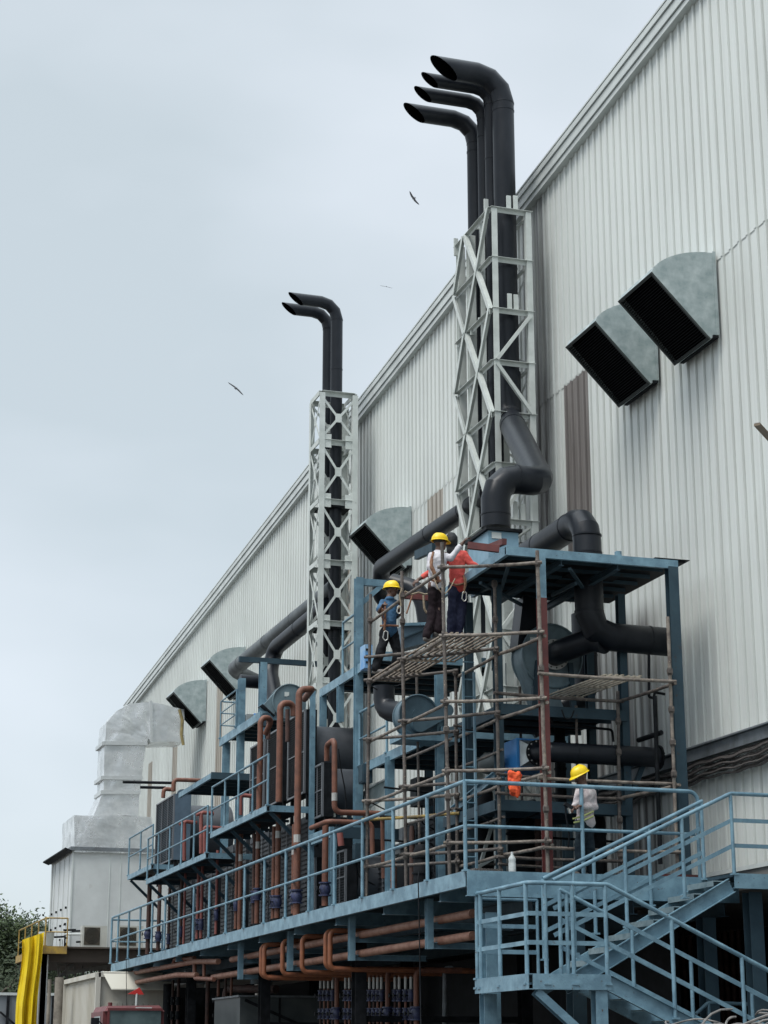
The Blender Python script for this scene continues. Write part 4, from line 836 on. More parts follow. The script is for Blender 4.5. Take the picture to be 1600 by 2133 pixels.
# ================================================================ RADIATORS
COIL = mat('black_coil', (0.020, 0.022, 0.026), 0.55)
RIB = mat('radiator_rib', (0.16, 0.17, 0.185), 0.5, 0.2)
SHR = mat('shroud_black', (0.045, 0.052, 0.062), 0.5, col2=(0.07, 0.078, 0.09), scale=2, bump=.05)
def radiator(label, px_near, px_far, ytop, ybot, X, th=0.16, grid=(1, 1), shroud=None, side=DARKST, fins=22, sidelab=None, pins=0):
    y0 = at(px_near, 1600, X=X).y; y1 = at(px_far, 1600, X=X).y
    z1 = at(px_near, ytop, X=X).z; z0 = at(px_near, ybot, X=X).z
    t = thing('radiator', label, 'radiator', (X, y0, z0), 'black finned radiators')
    b = MB(); b.box(X, X + th, y0, y1, z0, z1); b.build('core', side, t)
    b = MB()
    n = int((z1 - z0) / 0.045)
    for k in range(1, n): z = z0 + (z1 - z0) * k / n; b.bar((X - .012, y0 + .03, z), (X - .012, y1 - .03, z), 0.02, 0.012, (1, 0, 0.6))
    b.build('fins', COIL, t, smooth=False)
    for (a, c) in (((y0, z1 - .02), (y1, z1 - .02)), ((y0, z0 + .02), (y1, z0 + .02)), ((y0 + .02, z0), (y0 + .02, z1)), ((y1 - .02, z0), (y1 - .02, z1))):
        b = MB(); b.bar((X - .02, a[0], a[1]), (X - .02, c[0], c[1]), 0.035, 0.04, (1, 0, 0)); b.build('frame_rail', RIB, t)
    for k in range(1, grid[1] + 1):
        z = z0 + (z1 - z0) * k / (grid[1] + 1); b = MB(); b.bar((X - .022, y0, z), (X - .022, y1, z), 0.02, 0.025, (1, 0, 0)); b.build('grid_bar', RIB, t)
    for k in range(1, grid[0] + 1):
        y = y0 + (y1 - y0) * k / (grid[0] + 1); b = MB(); b.bar((X - .026, y, z0), (X - .026, y, z1), 0.018, 0.02, (1, 0, 0)); b.build('grid_bar', RIB, t)
    for y in (y0 + .06, y1 - .06): b = MB(); b.bar((X + .06, y, z0 - .5), (X + .06, y, z0), .06, .06, (0, 1, 0)); b.build('leg', DARKST, t)
    if shroud:
        rr, ln, dx, dzc = shroud; c = Vector((X + th, (y0 + y1) / 2, (z0 + z1) / 2 + dzc))
        b = MB(); b.tube([c, c + Vector((ln, 0, 0))], rr, 40, caps=False); b.tube([c + Vector((ln, 0, 0)), c + Vector((ln - .35, 0, 0))], rr * .97, 40, caps=True); s = b.build('fan_shroud', SHR, t)
        b = MB(); b.tube([c + Vector((ln - .03, 0, 0)), c + Vector((ln + .01, 0, 0))], rr + .015, 40, caps=False); b.build('shroud_lip', SHR, s)
        for k in range(2): b = MB(); b.bar(c + Vector((ln * .3 + k * ln * .4, -.1, -rr - .25)), c + Vector((ln * .3 + k * ln * .4, -.1, -rr + .02)), .07, .1, (0, 1, 0)); b.build('shroud_leg', BLUE_D, t)
    return t, y0, y1, z0, z1
RX = 9.78
radiator('tall black radiator nearest of the three on the upper catwalk, with big black fan drum', 637, 602, 1478, 1652, RX, 0.22, (0, 1), (0.60, 0.92, 0, .0))
radiator('tall black radiator in the middle of the three on the upper catwalk', 589, 559, 1513, 1668, RX, 0.20, (0, 1), (0.58, 0.7, 0, 0))
radiator('tall black radiator farthest of the three on the upper catwalk', 553, 524, 1540, 1682, RX, 0.20, (0, 1), None)
radiator('smaller black gridded radiator with small fan drum, right of the slender blue column', 675, 653, 1588, 1700, 9.8, 0.20, (1, 1), (0.42, 0.55, 0, .03))
radiator('black gridded radiator low on the deck behind the railing', 724, 700, 1768, 1882, 10.0, 0.20, (1, 1), (0.45, 0.8, 0, -.03))
radiator('narrow black gridded radiator low on the deck beside the blue posts', 662, 655, 1785, 1895, 10.0, 0.12, (0, 1), None)
BLS = mat('slate_blue_side', (0.10, 0.15, 0.20), 0.5, col2=(0.07, 0.11, 0.15), scale=3)
t_, ry0, ry1, rz0, rz1 = radiator('big black radiator far left on the lower catwalk, with slate blue side and lifting lug', 367, 331, 1652, 1788, RX, 0.42, (2, 1), (0.72, 1.25, 0, -.02), side=BLS)
b = MB(); c = Vector((RX + .2, ry0 - .01, rz1)); b.prism([c + Vector((.16 * math.cos(a * math.pi / 8), 0, .12 * math.sin(a * math.pi / 8))) for a in range(9)], (0, .02, 0)); b.build('lifting_lug', BLS, t_)
# dark cabinets and coil stacks added to darken the lower storey
def cabinet(label, px0, px1, ytop, X, th=1.2, m=DARKST, zb=4.0, ln=None):
    y0 = at(px1, 1800, X=X).y; y1 = at(px0, 1800, X=X).y; z1 = at(px1, ytop, X=X).z
    t = thing('filler_cabinet', label, 'cabinet', (X, y0, zb), 'added dark cabinets under the catwalks')
    b = MB(); b.box(X, X + th, y0, y1, zb + .06, z1); b.build('cabinet_shell', m, t)
    for k in range(1, 4):
        y = y0 + (y1 - y0) * k / 4; b = MB(); b.bar((X - .01, y, zb + .1), (X - .01, y, z1 - .03), .02, .03, (1, 0, 0)); b.build('panel_joint', RIB, t)
    n = int((z1 - zb) / .09); b = MB()
    for k in range(2, n): z = zb + k * .09; b.bar((X - .012, y0 + .05, z), (X - .012, y1 - .05, z), .02, .02, (1, 0, .4))
    b.build('louvre', COIL, t, smooth=False)
    return t
CABD = mat('cabinet_dark', (0.022, 0.026, 0.032), 0.5, col2=(0.035, 0.04, 0.047), scale=3)
cabinet('added dark finned cabinet behind the paired pipes left of the slender blue column', 585, 640, 1700, 10.1, 1.6, CABD)
cabinet('added dark finned cabinet under the right end of the upper catwalk', 520, 575, 1722, 10.2, 1.5, CABD)
cabinet('added dark finned cabinet under the middle of the upper catwalk', 462, 512, 1748, 10.2, 1.5, CABD)
cabinet('added dark finned cabinet under the lower catwalk right of its centre', 408, 455, 1790, 10.2, 1.4, CABD)
cabinet('added dark finned cabinet under the left part of the lower catwalk', 352, 400, 1812, 10.2, 1.4, CABD)
cabinet('added dark cabinet standing behind the scaffold on the deck', 760, 812, 1790, 10.6, 1.5, CABD)
cabinet('added dark slim cabinet between the two blue frame columns', 834, 905, 1700, 11.3, 1.0, CABD)
def tank(label, px, py, X, r, ln, m):
    c = at(px, py, X=X); t = thing('storage_drum', label, 'tank', (X, c.y, c.z - r)); b = MB(); b.tube([c, c + Vector((ln, 0, 0))], r, 32); b.build('drum_shell', m, t)
    b = MB(); b.tube([c + Vector((ln * .9, 0, 0)), c + Vector((ln * .93, 0, 0))], r + .012, 32); b.build('hoop', m, t); return t
tank('dark drum lying low on the deck behind the scaffold', 752, 1832, 10.6, 0.42, 1.0, CABD)
# blue base frames under radiators and sundry plates
t = thing('radiator_stand', 'light blue steel stand under the smaller gridded radiator', 'steel frame', (9.7, 32.5, 4.0))
a = at(690, 1722, X=9.7); y_a = a.y; y_b = at(645, 1752, X=9.7).y
b = MB(); b.bar((9.72, y_a, a.z - .1), (9.72, y_b, a.z - .1), .08, .2); b.build('stand_beam', BLUE, t)
b = MB(); b.bar((9.77, y_a, a.z - .1), (11.4, y_a, a.z - .1), .08, .2); b.build('stand_beam', BLUE_D, t)
b = MB(); b.ibeam((9.74, y_a + .03, a.z - .2), (9.74, y_a + .03, 4.0), .12, .12, (0, 1, 0)); b.build('stand_leg', BLUE, t)
t = thing('galvanised_panel', 'grey metal panel hung on the scaffold side below the fan deck', 'metal panel', (10.5, 30, 5.3))
a = at(752, 1645, X=10.6); c = at(806, 1668, X=10.6)
b = MB(); b.add([at(752, 1650, X=10.6), at(806, 1622, X=10.6), at(806, 1662, X=10.6), at(752, 1692, X=10.6)] , [(0, 1, 2, 3)]); vs = [v + Vector((.02, 0, 0)) for v in b.v]; b = MB(); b.prism([v - Vector((.02, 0, 0)) for v in vs], (.02, 0, 0)); b.build('panel_sheet', GALV, t)
b = MB(); b.bar(at(752, 1650, X=10.58), at(806, 1622, X=10.58), .03, .03); b.build('panel_edge', TRIM, t)
# ================================================================ OXIDE PIPES
def valve(parent, c, r, s=1.0, axis=(0, 0, 1), m=None):
    c = Vector(c); d = Vector(axis); m = m or VALVE
    b = MB()
    for k in (-1, 1):
        b.tube([c + d * (k * .11 * s - .012), c + d * (k * .11 * s + .012)], r * 1.9, 14)
    b.tube([c - d * .10 * s, c - d * .04 * s, c + d * .04 * s, c + d * .10 * s], [r * 1.3, r * 1.75, r * 1.75, r * 1.3], 14)
    o = b.build('valve', m, parent)
    b = MB(); x = Vector((-1, 0, 0)); b.tube([c + x * r, c + x * (r + .09 * s)], .012, 6); b.tube([c + x * (r + .09 * s), c + x * (r + .105 * s)], .05 * s, 10); b.build('hand_wheel', DARKST, o)
    return o
def collar(parent, c, r): c = Vector(c); b = MB(); b.tube([c - Vector((0, 0, .07)), c + Vector((0, 0, .07))], r * 1.04, 10); b.build('bright_collar', CHROME, parent)
def rp(label, pts, r, m=RUST, rad=.13, valves=(), collars=(), cat='pipe', group='oxide painted pipes', name='process_pipe'):
    t = pipe(label, pts, r, m, rad, name, cat, group, 5, 14)
    for v in valves: valve(t, v, r)
    for v in collars: collar(t, v, r)
    b = MB()
    for p in pts[1:-1][:1]:
        pass
    return t
def V(px, py, Y): return at(px, py, Y=Y)
def vert(px0, y0, y1, X=9.35):
    """upright pipe from picture heights y0 (top) to y1 at the plane X"""
    a = at(px0, y0, X=X); c = at(px0, y1, X=X); return a, Vector((a.x, a.y, c.z))
# tall pipe in front of everything
Yp = 33.3
x = V(621, 1600, Yp).x
za = V(621, 1447, Yp).z
rp('tallest rust-red pipe, hooked at the top, in front of the upper catwalk corner', [(x, Yp, 3.99), (x, Yp, V(619, 1436, Yp).z), (V(652, 1436, Yp).x, Yp + .05, V(652, 1434, Yp).z), (V(632, 1455, Yp).x + .35, Yp + 1.2, V(632, 1456, Yp + 1.2).z)], 0.062,
   valves=[(x, Yp, V(621, 1868, Yp).z)], collars=[(x, Yp, V(621, 1747, Yp).z)])
Yq = 34.7
x = V(582, 1600, Yq).x
rp('second tallest rust-red hooked pipe, between the near and middle radiators', [(x, Yq, cz), (x, Yq, V(583, 1465, Yq).z), (V(614, 1463, Yq).x, Yq + .1, V(614, 1463, Yq).z), (V(614, 1500, Yq).x, Yq + .1, V(614, 1490, Yq).z)], 0.062)
Yr_ = 36.2
x = V(541, 1600, Yr_).x
rp('rust-red hooked pipe in front of the farthest upper radiator', [(x, Yr_, cz), (x, Yr_, V(541, 1494, Yr_).z), (V(571, 1494, Yr_).x, Yr_ + .1, V(571, 1495, Yr_).z), (V(560, 1520, Yr_).x, Yr_ + .3, V(560, 1525, Yr_).z)], 0.056)
rp('dark red stub pipe standing on top between two tall radiators', [V(599, 1545, 35.6), V(599, 1500, 35.6), V(599, 1478, 35.6)], 0.045, RUSTD)
rp('dark red stub pipe on top of the farthest tall radiator', [V(559, 1540, 37), V(559, 1498, 37)], 0.045, RUSTD)
Ys = 32.3
rp('rust-red pipe looping down round the small fan drum and off to the right', [V(681, 1585, Ys + .5), V(681, 1552, Ys + .45), V(697, 1540, Ys), V(697, 1692, Ys), V(793, 1695, Ys), V(798, 1702, Ys + .2), V(800, 1830, Ys + .2)], 0.05, rad=.12, collars=[V(697, 1660, Ys)])
b_ = rp('rust-red pipe lying on the light blue stand beam, bending right', [V(648, 1725, 32.9), V(682, 1711, 32.2), V(768, 1714, 32.2), V(775, 1722, 32.2), V(776, 1780, 32.2)], 0.045, rad=.12)
rp('short rust-red stub with pink elbow above the low gridded radiator', [V(711, 1762, 31.6), V(708, 1735, 31.6)], 0.055, RUSTP)
# lower storey uprights (feet on the deck)
lowers = [  # px, top px, r, material, X, valve px, label
    (678, 1742, .058, RUST, 9.45, 1852, 'stout rust-red upright with blue valve right of the slender column'),
    (612, 1745, .036, RUST, 9.4, 1870, 'thin rust-red upright hugging the tallest pipe'),
    (571, 1748, .040, RUST, 9.4, 1878, 'left pipe of the pair under the catwalk corner'),
    (580, 1712, .052, RUST, 9.42, 1878, 'right pipe of the pair under the catwalk corner'),
    (530, 1762, .036, RUSTD, 9.4, 1868, 'dark red thin upright next to the red pair under the upper catwalk'),
    (538, 1735, .048, RUST, 9.42, 1862, 'stout upright under the middle of the upper catwalk'),
    (494, 1772, .034, RUST, 9.4, 1885, 'left slim orange-red upright under the left end of the upper catwalk'),
    (502, 1762, .044, RUST, 9.42, None, 'right orange-red upright under the left end of the upper catwalk'),
    (453, 1795, .032, RUSTP, 9.4, 1905, 'lone pinkish upright with dark valve between the two catwalks'),
    (414, 1815, .036, RUSTP, 9.4, 1925, 'left pinkish upright under the near end of the lower catwalk'),
    (422, 1812, .036, RUSTP, 9.42, 1925, 'right pinkish upright under the near end of the lower catwalk'),
    (379, 1832, .040, RUSTD, 9.4, 1940, 'dark red upright under the middle of the lower catwalk'),
    (386, 1835, .028, RUSTP, 9.42, None, 'slim pink-red upright under the middle of the lower catwalk'),
    (354, 1848, .030, RUSTD, 9.5, 1955, 'slim dark red upright left of the centre of the lower catwalk'),
    (333, 1852, .050, RUSTD, 9.5, 1950, 'thick dark brown upright under the left part of the lower catwalk'),
    (312, 1842, .060, RUSTD, 9.6, 1945, 'thick brown upright at the far left end of the plant'),
]
for (px, yt, r, m, X, vy, lab) in lowers:
    a = at(px, yt, X=X); y = a.y
    t = rp(lab, [(a.x, y, 3.99), (a.x, y, a.z + .25)], r, m, rad=.1)
    if vy: z = max(4.2, at(px, vy, X=X).z); valve(t, (a.x, y, z), r, 1.0, m=VALVE)
    if px in (580, 612, 502, 538): collar(t, (a.x, y, a.z - .25), r)
    if vy: b = MB(); zz = 4.12; b.tube([(a.x, y, zz), (a.x, y, zz + .05)], r * 1.7, 12); b.build('base_flange', DARKST, t)
# pink pipes on the lower catwalk
for (px, y0, y1, lx, lab) in ((384, 1711, 1793, 373, 'pinkish pipe with tee top in front of the far radiator drum'), (419, 1692, 1778, 408, 'taller pinkish pipe with tee top near the end of the lower catwalk'), (426, 1722, 1778, 462, 'pinkish pipe bending right beside the taller tee pipe'), (501, 1656, 1698, 492, 'pinkish tee pipe behind the upper catwalk railing')):
    Yv = at(px, 1740, X=9.3).y; t = rp(lab, [V(px, y1, Yv), V(px, y0, Yv), V(px + 26 if lx != 462 else lx, y0 + 3, Yv)], 0.045 if lx != 462 else .038, RUSTP, rad=.06)
    if lx < px: b = MB(); b.tube([V(px, y0 + 2, Yv), V(lx, y0 + 6, Yv)], .04, 12); b.build('tee_stub', RUSTP, t)
rp('slim rust-red pipe stepping over the far radiator and under the canopy', [V(361, 1648, 44), V(362, 1624, 44), V(420, 1626, 44)], 0.05, rad=.1)
rp('short rust-red hook pipe at the corner of the far radiator', [V(340, 1662, 44.5), V(341, 1643, 44.5), V(363, 1645, 44.5)], 0.05, rad=.08)
pipe('black bar sticking out to the left past the silver duct, upper one', [V(256, 1629, 46), V(362, 1631, 46)], 0.035, DARKST)
pipe('black bar sticking out to the left past the silver duct, lower one', [V(292, 1640, 46), V(345, 1641, 46)], 0.035, DARKST)
# ================================================================ PIPES UNDER THE DECK
PXX = 9.32
def yrun(label, p_near, p_far, r, m=RUST, X=PXX, extra=()):
    a = at(*p_near, X=X); c = at(*p_far, X=X); z = (a.z + c.z) / 2
    pts = [(X, a.y, a.z), (X, c.y, c.z)] + [Vector(e) for e in extra]
    return rp(label, pts, r, m)
PEACH = mat('dusty_oxide_pipe', (0.30, 0.155, 0.105), 0.65, col2=(0.20, 0.085, 0.055), scale=6, spot=(0.14, 0.07, 0.05), spot_scale=14)
yrun('upper of the two long dusty red pipes hung under the deck edge', (985, 1903), (483, 1999), 0.062, PEACH)
yrun('lower of the two long dusty red pipes hung under the deck edge', (985, 1949), (444, 2036), 0.062, PEACH)
for (px, yt, yb_, dx, lab) in ((688, 1938, 2019, 0, 'U-shaped orange-red pipe loop nearest the stairs, right of its twin'), (679, 1939, 2017, 0, 'U-shaped orange-red pipe loop nearest the stairs, left of its twin'), (630, 1950, 2025, 0, 'U-shaped orange-red pipe loop in the middle of the row'), (589, 1959, 2030, 0, 'U-shaped orange-red pipe loop third from the stairs'), (551, 1967, 2037, 0, 'right one of the last pair of U-shaped pipe loops'), (545, 1968, 2035, 0, 'left one of the last pair of U-shaped pipe loops')):
    X = 9.05; a = at(px, yt, X=X); y = a.y; zb = at(px, yb_, X=X).z
    rp(lab, [(X + 1.6, y, a.z), (X, y, a.z), (X, y, zb), (X + 2.6, y, zb)], 0.042, mat('orange_oxide', (0.27, 0.095, 0.040), 0.6, col2=(0.18, 0.065, 0.035), scale=8) if px == 688 else bpy.data.materials['orange_oxide'], rad=.11, group='U-shaped pipe loops')
for (pts, r, m, lab) in (
    ([(249, 2032), (408, 2003), (455, 2003)], .06, PEACH, 'long dusty pipe reaching out to the left under the far deck end'),
    ([(242, 2054), (368, 2031), (410, 2031)], .06, PEACH, 'lower dusty pipe reaching out to the left above the truck'),
    ([(362, 2008), (364, 1998), (405, 1996)], .05, RUST, 'short hooked rust pipe above the far dusty pipe'),
    ([(405, 2006), (406, 2038), (446, 2040)], .045, RUST, 'small U-bend dropping from the far dusty pipe'),
    ([(425, 2008), (425, 2034)], .035, RUST, 'short upright inside the small U-bend'),):
    rp(lab, [at(p[0], p[1], X=9.2) for p in pts], r, m, rad=.15)
yy0 = at(870, 2050, X=10.6)
# ribbed plate under the far end
t = thing('slatted_rack', 'slatted grey rack under the far dusty pipes', 'rack', (9.6, 48, 2.6))
for k in range(7):
    p = at(300 + k * 17, 2043 - k * 3.2, X=9.45); b = MB(); b.bar(p, p + Vector((1.6, 0, 0)), .12, .1); b.build('slat', TRAY, t)
# manifold of uprights with blue valves
mf = thing('valve_manifold', 'bank of thin red pipes with blue valves and bright collars under the deck', 'pipe manifold', (10.4, 33, 0))
MX = 10.4
for i, px in enumerate((668, 676, 684, 693, 720, 728, 737, 746, 770, 779, 787, 795, 823, 832, 845, 856)):
    a = at(px, 2050, X=MX); y = a.y; top = at(px, 2032, X=MX).z
    b = MB(); b.tube([(MX, y, 0.2), (MX, y, top)], 0.024, 8); p = b.build('upright_pipe', RUST if i % 3 else RUSTD, mf)
    collar(p, (MX, y, at(px, 2048, X=MX).z), 0.022)
    b = MB(); zz = at(px, 2048, X=MX).z; b.tube([(MX, y, zz - .1), (MX, y, zz + .1)], .026, 8); b.build('bright_collar', CHROME, p)
    for vy in (2074, 2112): valve(p, (MX, y, at(px, vy, X=MX).z), 0.030, .8)
for px in (702, 753, 808, 867):
    a = at(px, 2050, X=MX - .1); top = at(px, 2022, X=MX - .1).z
    b = MB(); b.tube(fillet([(MX - .1, a.y, 0.2), (MX - .1, a.y, top), (MX + .7, a.y, top + .02)], .1, 4), 0.045, 10); p = b.build('upright_pipe', RUST, mf)
    valve(p, (MX - .1, a.y, at(px, 2112, X=MX).z), 0.052, .9)
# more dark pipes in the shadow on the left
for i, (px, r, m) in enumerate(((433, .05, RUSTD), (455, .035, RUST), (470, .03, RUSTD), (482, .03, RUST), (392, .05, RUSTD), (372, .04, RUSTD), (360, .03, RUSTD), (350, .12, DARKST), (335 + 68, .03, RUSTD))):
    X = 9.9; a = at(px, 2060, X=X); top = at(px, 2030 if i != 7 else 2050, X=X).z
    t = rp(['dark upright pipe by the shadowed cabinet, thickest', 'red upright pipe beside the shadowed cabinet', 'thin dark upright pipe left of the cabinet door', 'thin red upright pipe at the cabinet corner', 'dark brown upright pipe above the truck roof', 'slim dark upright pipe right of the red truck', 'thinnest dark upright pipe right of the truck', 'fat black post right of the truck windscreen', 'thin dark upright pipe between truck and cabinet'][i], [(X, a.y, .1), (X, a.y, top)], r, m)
    if i in (1, 2, 3, 5, 6, 8):
        for vy in (2085, 2115): valve(t, (X, a.y, at(px, vy, X=X).z), r, .8, m=DARKST)
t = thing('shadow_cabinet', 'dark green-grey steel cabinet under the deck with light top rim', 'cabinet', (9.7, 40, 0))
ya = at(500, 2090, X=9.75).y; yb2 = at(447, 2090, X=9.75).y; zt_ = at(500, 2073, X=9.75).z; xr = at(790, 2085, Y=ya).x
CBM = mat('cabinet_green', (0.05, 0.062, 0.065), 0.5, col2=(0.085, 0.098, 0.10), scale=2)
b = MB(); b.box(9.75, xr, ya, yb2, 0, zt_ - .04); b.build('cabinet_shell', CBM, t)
b = MB(); b.box(9.70, xr + .02, ya - .05, yb2 + .05, zt_ - .038, zt_); b.build('cabinet_rim', TRAY, t)
for u in (.28, .62, .9): xx = 9.75 + (xr - 9.75) * u; b = MB(); b.bar((xx, ya - .012, .1), (xx, ya - .012, zt_ - .05), .04, .02, (0, 1, 0)); b.build('panel_joint', DARKST, t)
b = MB(); b.bar((9.85, ya - .03, zt_ - .1), (xr - .6, ya - .03, zt_ - 1.1), .06, .02, (0, 1, 0)); b.build('panel_brace', DARKST, t)
pipe('pale conduit bent over in the dark beside the stair column', [at(926, 2140, X=11.2), at(927, 2018, X=11.2), at(940, 2016, X=11.2)], .04, TRAY, .08)
pipe('fat dark pipe with elbow above the shadowed cabinet', [at(470, 2085, X=10.0), at(472, 2060, X=10.0), at(575, 2061, X=10.6)], .09, RUSTD, .2)
pipe('thin black hanging cable over the deck edge', [at(873, 1815, X=8.86), at(871, 1830, X=8.84), at(873, 1900, X=8.84), at(877, 2133, X=8.84), at(877, 2160, X=8.84)], .009, DARKST, .05, cat='cable', name='hanging_cable')
pipe('thin black hanging cable at the far end of the deck', [at(263, 1995, X=8.86), at(264, 2133, X=8.84), at(264, 2170, X=8.84)], .008, DARKST, .05, cat='cable', name='hanging_cable')
# added dark sheets that black out the ground storey behind the pipes
t = thing('dark_fill_screen', 'added dark sheets filling the shadowed gap under the deck', 'wall', (12.9, 30, 0))
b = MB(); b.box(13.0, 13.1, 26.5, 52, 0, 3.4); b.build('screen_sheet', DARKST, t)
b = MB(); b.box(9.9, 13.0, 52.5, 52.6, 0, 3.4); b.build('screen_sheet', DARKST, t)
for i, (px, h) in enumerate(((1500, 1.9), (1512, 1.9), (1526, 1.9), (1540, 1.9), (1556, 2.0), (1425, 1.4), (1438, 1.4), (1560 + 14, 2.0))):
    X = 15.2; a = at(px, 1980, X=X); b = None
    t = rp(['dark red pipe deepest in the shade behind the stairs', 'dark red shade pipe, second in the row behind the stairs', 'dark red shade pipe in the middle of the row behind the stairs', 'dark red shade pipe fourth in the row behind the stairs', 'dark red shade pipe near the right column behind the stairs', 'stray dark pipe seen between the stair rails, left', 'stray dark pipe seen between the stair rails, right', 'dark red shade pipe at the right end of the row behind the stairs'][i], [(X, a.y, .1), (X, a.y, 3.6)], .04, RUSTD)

# ================================================================ SMALL PLANT CLUTTER ON THE DECKS
rc = random.Random(21)
def jbox(label, px, py, X, w, h, d=.18, m=None):
    c = at(px, py, X=X); t = thing('junction_box', label, 'junction box', (c.x, c.y, c.z - h / 2), 'small junction boxes')
    b = MB(); b.box(c.x, c.x + d, c.y - w / 2, c.y + w / 2, c.z - h / 2, c.z + h / 2); b.build('box_shell', m or BLUE_D, t)
    b = MB(); b.box(c.x - .012, c.x - .001, c.y - w * .42, c.y + w * .42, c.z - h * .42, c.z + h * .42); b.build('box_door', m or BLUE_D, t)
    b = MB(); b.tube(fillet([(c.x + d / 2, c.y, c.z - h / 2), (c.x + d / 2, c.y, c.z - h / 2 - .3), (c.x + d / 2 + .4, c.y + .1, c.z - h / 2 - .45)], .08), .014, 6); b.build('cable', DARKST, t)
jbox('dark junction box on the column right of the twin fan drums', 752, 1612, 10.25, .3, .35)
jbox('small junction box beside the low gridded radiator', 738, 1775, 10.1, .2, .3)
jbox('junction box under the fan deck between two blue columns', 862, 1650, 10.9, .4, .5, .3, CABD)
jbox('pale junction box low behind the scaffold pole', 836, 1742, 10.9, .25, .3, .2, TRAY)
jbox('junction box high on the rear blue column', 546, 1500, 10.7, .2, .3)
for i, (x0, y0, x1, y1, Y) in enumerate(((800, 1640, 905, 1652, 30.2), (796, 1700, 912, 1708, 30.4), (960, 1520, 1040, 1526, 27.2), (800, 1750, 905, 1757, 30.0), (1060, 1740, 1290, 1754, 27.8))):
    pipe(['thin conduit running level under the fan deck, upper', 'thin conduit running level under the fan deck, middle', 'thin conduit between ladder and second row column', 'thin conduit running level above the dark cabinet', 'long thin conduit low behind the maroon column'][i], [at(x0, y0, Y=Y), at(x1, y1, Y=Y), at(x1, y1 + 60, Y=Y)], .018, DARKST, .1, cat='conduit', name='conduit')
for i, (px, yt, yb_, Y, r, m) in enumerate(((1006, 1640, 1800, 28.2, .16, DARKST), (1085, 1700, 1800, 28.0, .22, DARKST), (1120, 1700, 1810, 27.6, .05, RUSTD), (1248, 1700, 1800, 27.2, .10, DARKST), (880, 1760, 1830, 29.5, .15, DARKST), (820, 1790, 1845, 29.8, .05, RUST), (858, 1720, 1840, 30.4, .045, RUSTD), (1165, 1500, 1600, 27.9, .09, DARKST))):
    a = at(px, yt, Y=Y); z0 = 4.0 if i != 7 else zq
    t = thing('pump_motor' if r > .09 else 'riser_pipe', ['upright dark motor casing left of the second row column', 'fat dark motor casing behind the bottle', 'thin brown riser right of the fat motor', 'dark motor casing behind the standing worker', 'squat dark motor between scaffold feet', 'thin red riser between scaffold feet', 'tall brown riser behind the scaffold feet', 'dark riser under the upper fan deck'][i], 'motor' if r > .09 else 'pipe', (a.x, Y, z0))
    b = MB(); b.tube([(a.x, Y, z0), (a.x, Y, a.z - .1), (a.x, Y, a.z)], [r, r, r * .7], 18); b.build('casing', m, t)
    for k in range(3): b = MB(); z = z0 + (a.z - z0) * (.2 + .28 * k); b.tube([(a.x, Y, z), (a.x, Y, z + .03)], r * 1.15, 18); b.build('flange_ring', m, t)
# slack black cables
for i, pts in enumerate((((1000, 1700), (1040, 1722), (1080, 1712), (1130, 1690)), ((760, 1420), (790, 1440), (815, 1432), (840, 1425)), ((1170, 1478), (1178, 1500), (1190, 1496), (1196, 1480)), ((705, 1560), (710, 1600), (718, 1640), (722, 1690)))):
    Y = (26.6, 31.5, 26.1, 32.6)[i]
    pipe(['slack black cable hanging under the lower deck plate', 'slack black cable under the upper deck behind the scaffold', 'small dangling black cable under the right barred grating', 'thin cable running down over the small fan drum'][i], [at(a, b_, Y=Y) for a, b_ in pts], .012, DARKST, .2, cat='cable', name='slack_cable', seg=6)
# ================================================================ SCAFFOLD
SF = thing('scaffold', 'rusty brown tube scaffold standing on the deck around the frames', 'scaffold', (9.05, 25.4, 4.0))
def polept(px, py, Y): return at(px, py, Y=Y)
P = {}
def pole(key, px0, y0, px1, Y, m=SCAF, r=0.026):
    a = at(px0, y0, Y=Y); zb = 4.0; c = Vector((at(px1, 1815, Y=Y).x, Y, zb)); P[key] = (c, a)
    b = MB(); n = 14; pts = [c.lerp(a, k / n) + Vector((random.uniform(-.003, .003), 0, 0)) for k in range(n + 1)]
    b.tube(pts, r, 10); o = b.build('pole', m, SF)
    b = MB(); b.box(c.x - .07, c.x + .07, Y - .07, Y + .07, 3.992, 4.004); b.build('base_plate', m, o)
    return o
def ppt(key, z): c, a = P[key]; u = (z - c.z) / (a.z - c.z); return c.lerp(a, u)
PO = {}
PO['11'] = pole('11', 921, 1130, 937, 25.4); PO['12'] = pole('12', 1119, 1147, 1142, 24.74, SCAFL, .028); PO['13'] = pole('13', 1391, 1285, 1412, 24.7, SCAFL)
PO['21'] = pole('21', 837, 1190, 846, 27.25); PO['22'] = pole('22', 1030, 1215, 1043, 26.1); PO['23'] = pole('23', 1287, 1440, 1292, 26.15)
PO['31'] = pole('31', 772, 1238, 763, 29.05); PO['32'] = pole('32', 949, 1395, 953, 27.9); PO['33'] = pole('33', 868, 1395, 876, 29.5, SCAF, .022)
def lz(y, key='11'): c, a = P[key]; return at(925, y, Y=25.4).z
L1, L2, L3, L4, L5 = [lz(v) for v in (1183, 1325, 1462, 1606, 1756)]
L6 = lz(1800)
def ledger(k1, k2, z, m=SCAFL, r=0.025, ext=0.07, dz=0.0, off=0.0):
    a, c = ppt(k1, z), ppt(k2, z + dz); d = (c - a).normalized(); s = Vector((d.y, -d.x, 0)) * (0.045 + off)
    n = 8; p0 = a - d * ext + s; p1 = c + d * ext + s
    pts = [p0.lerp(p1, k / n) + Vector((0, 0, -0.012 * math.sin(math.pi * k / n) + random.uniform(-.003, .003))) for k in range(n + 1)]
    b = MB(); b.tube(pts, r, 10); o = b.build('ledger', m, SF)
    return o
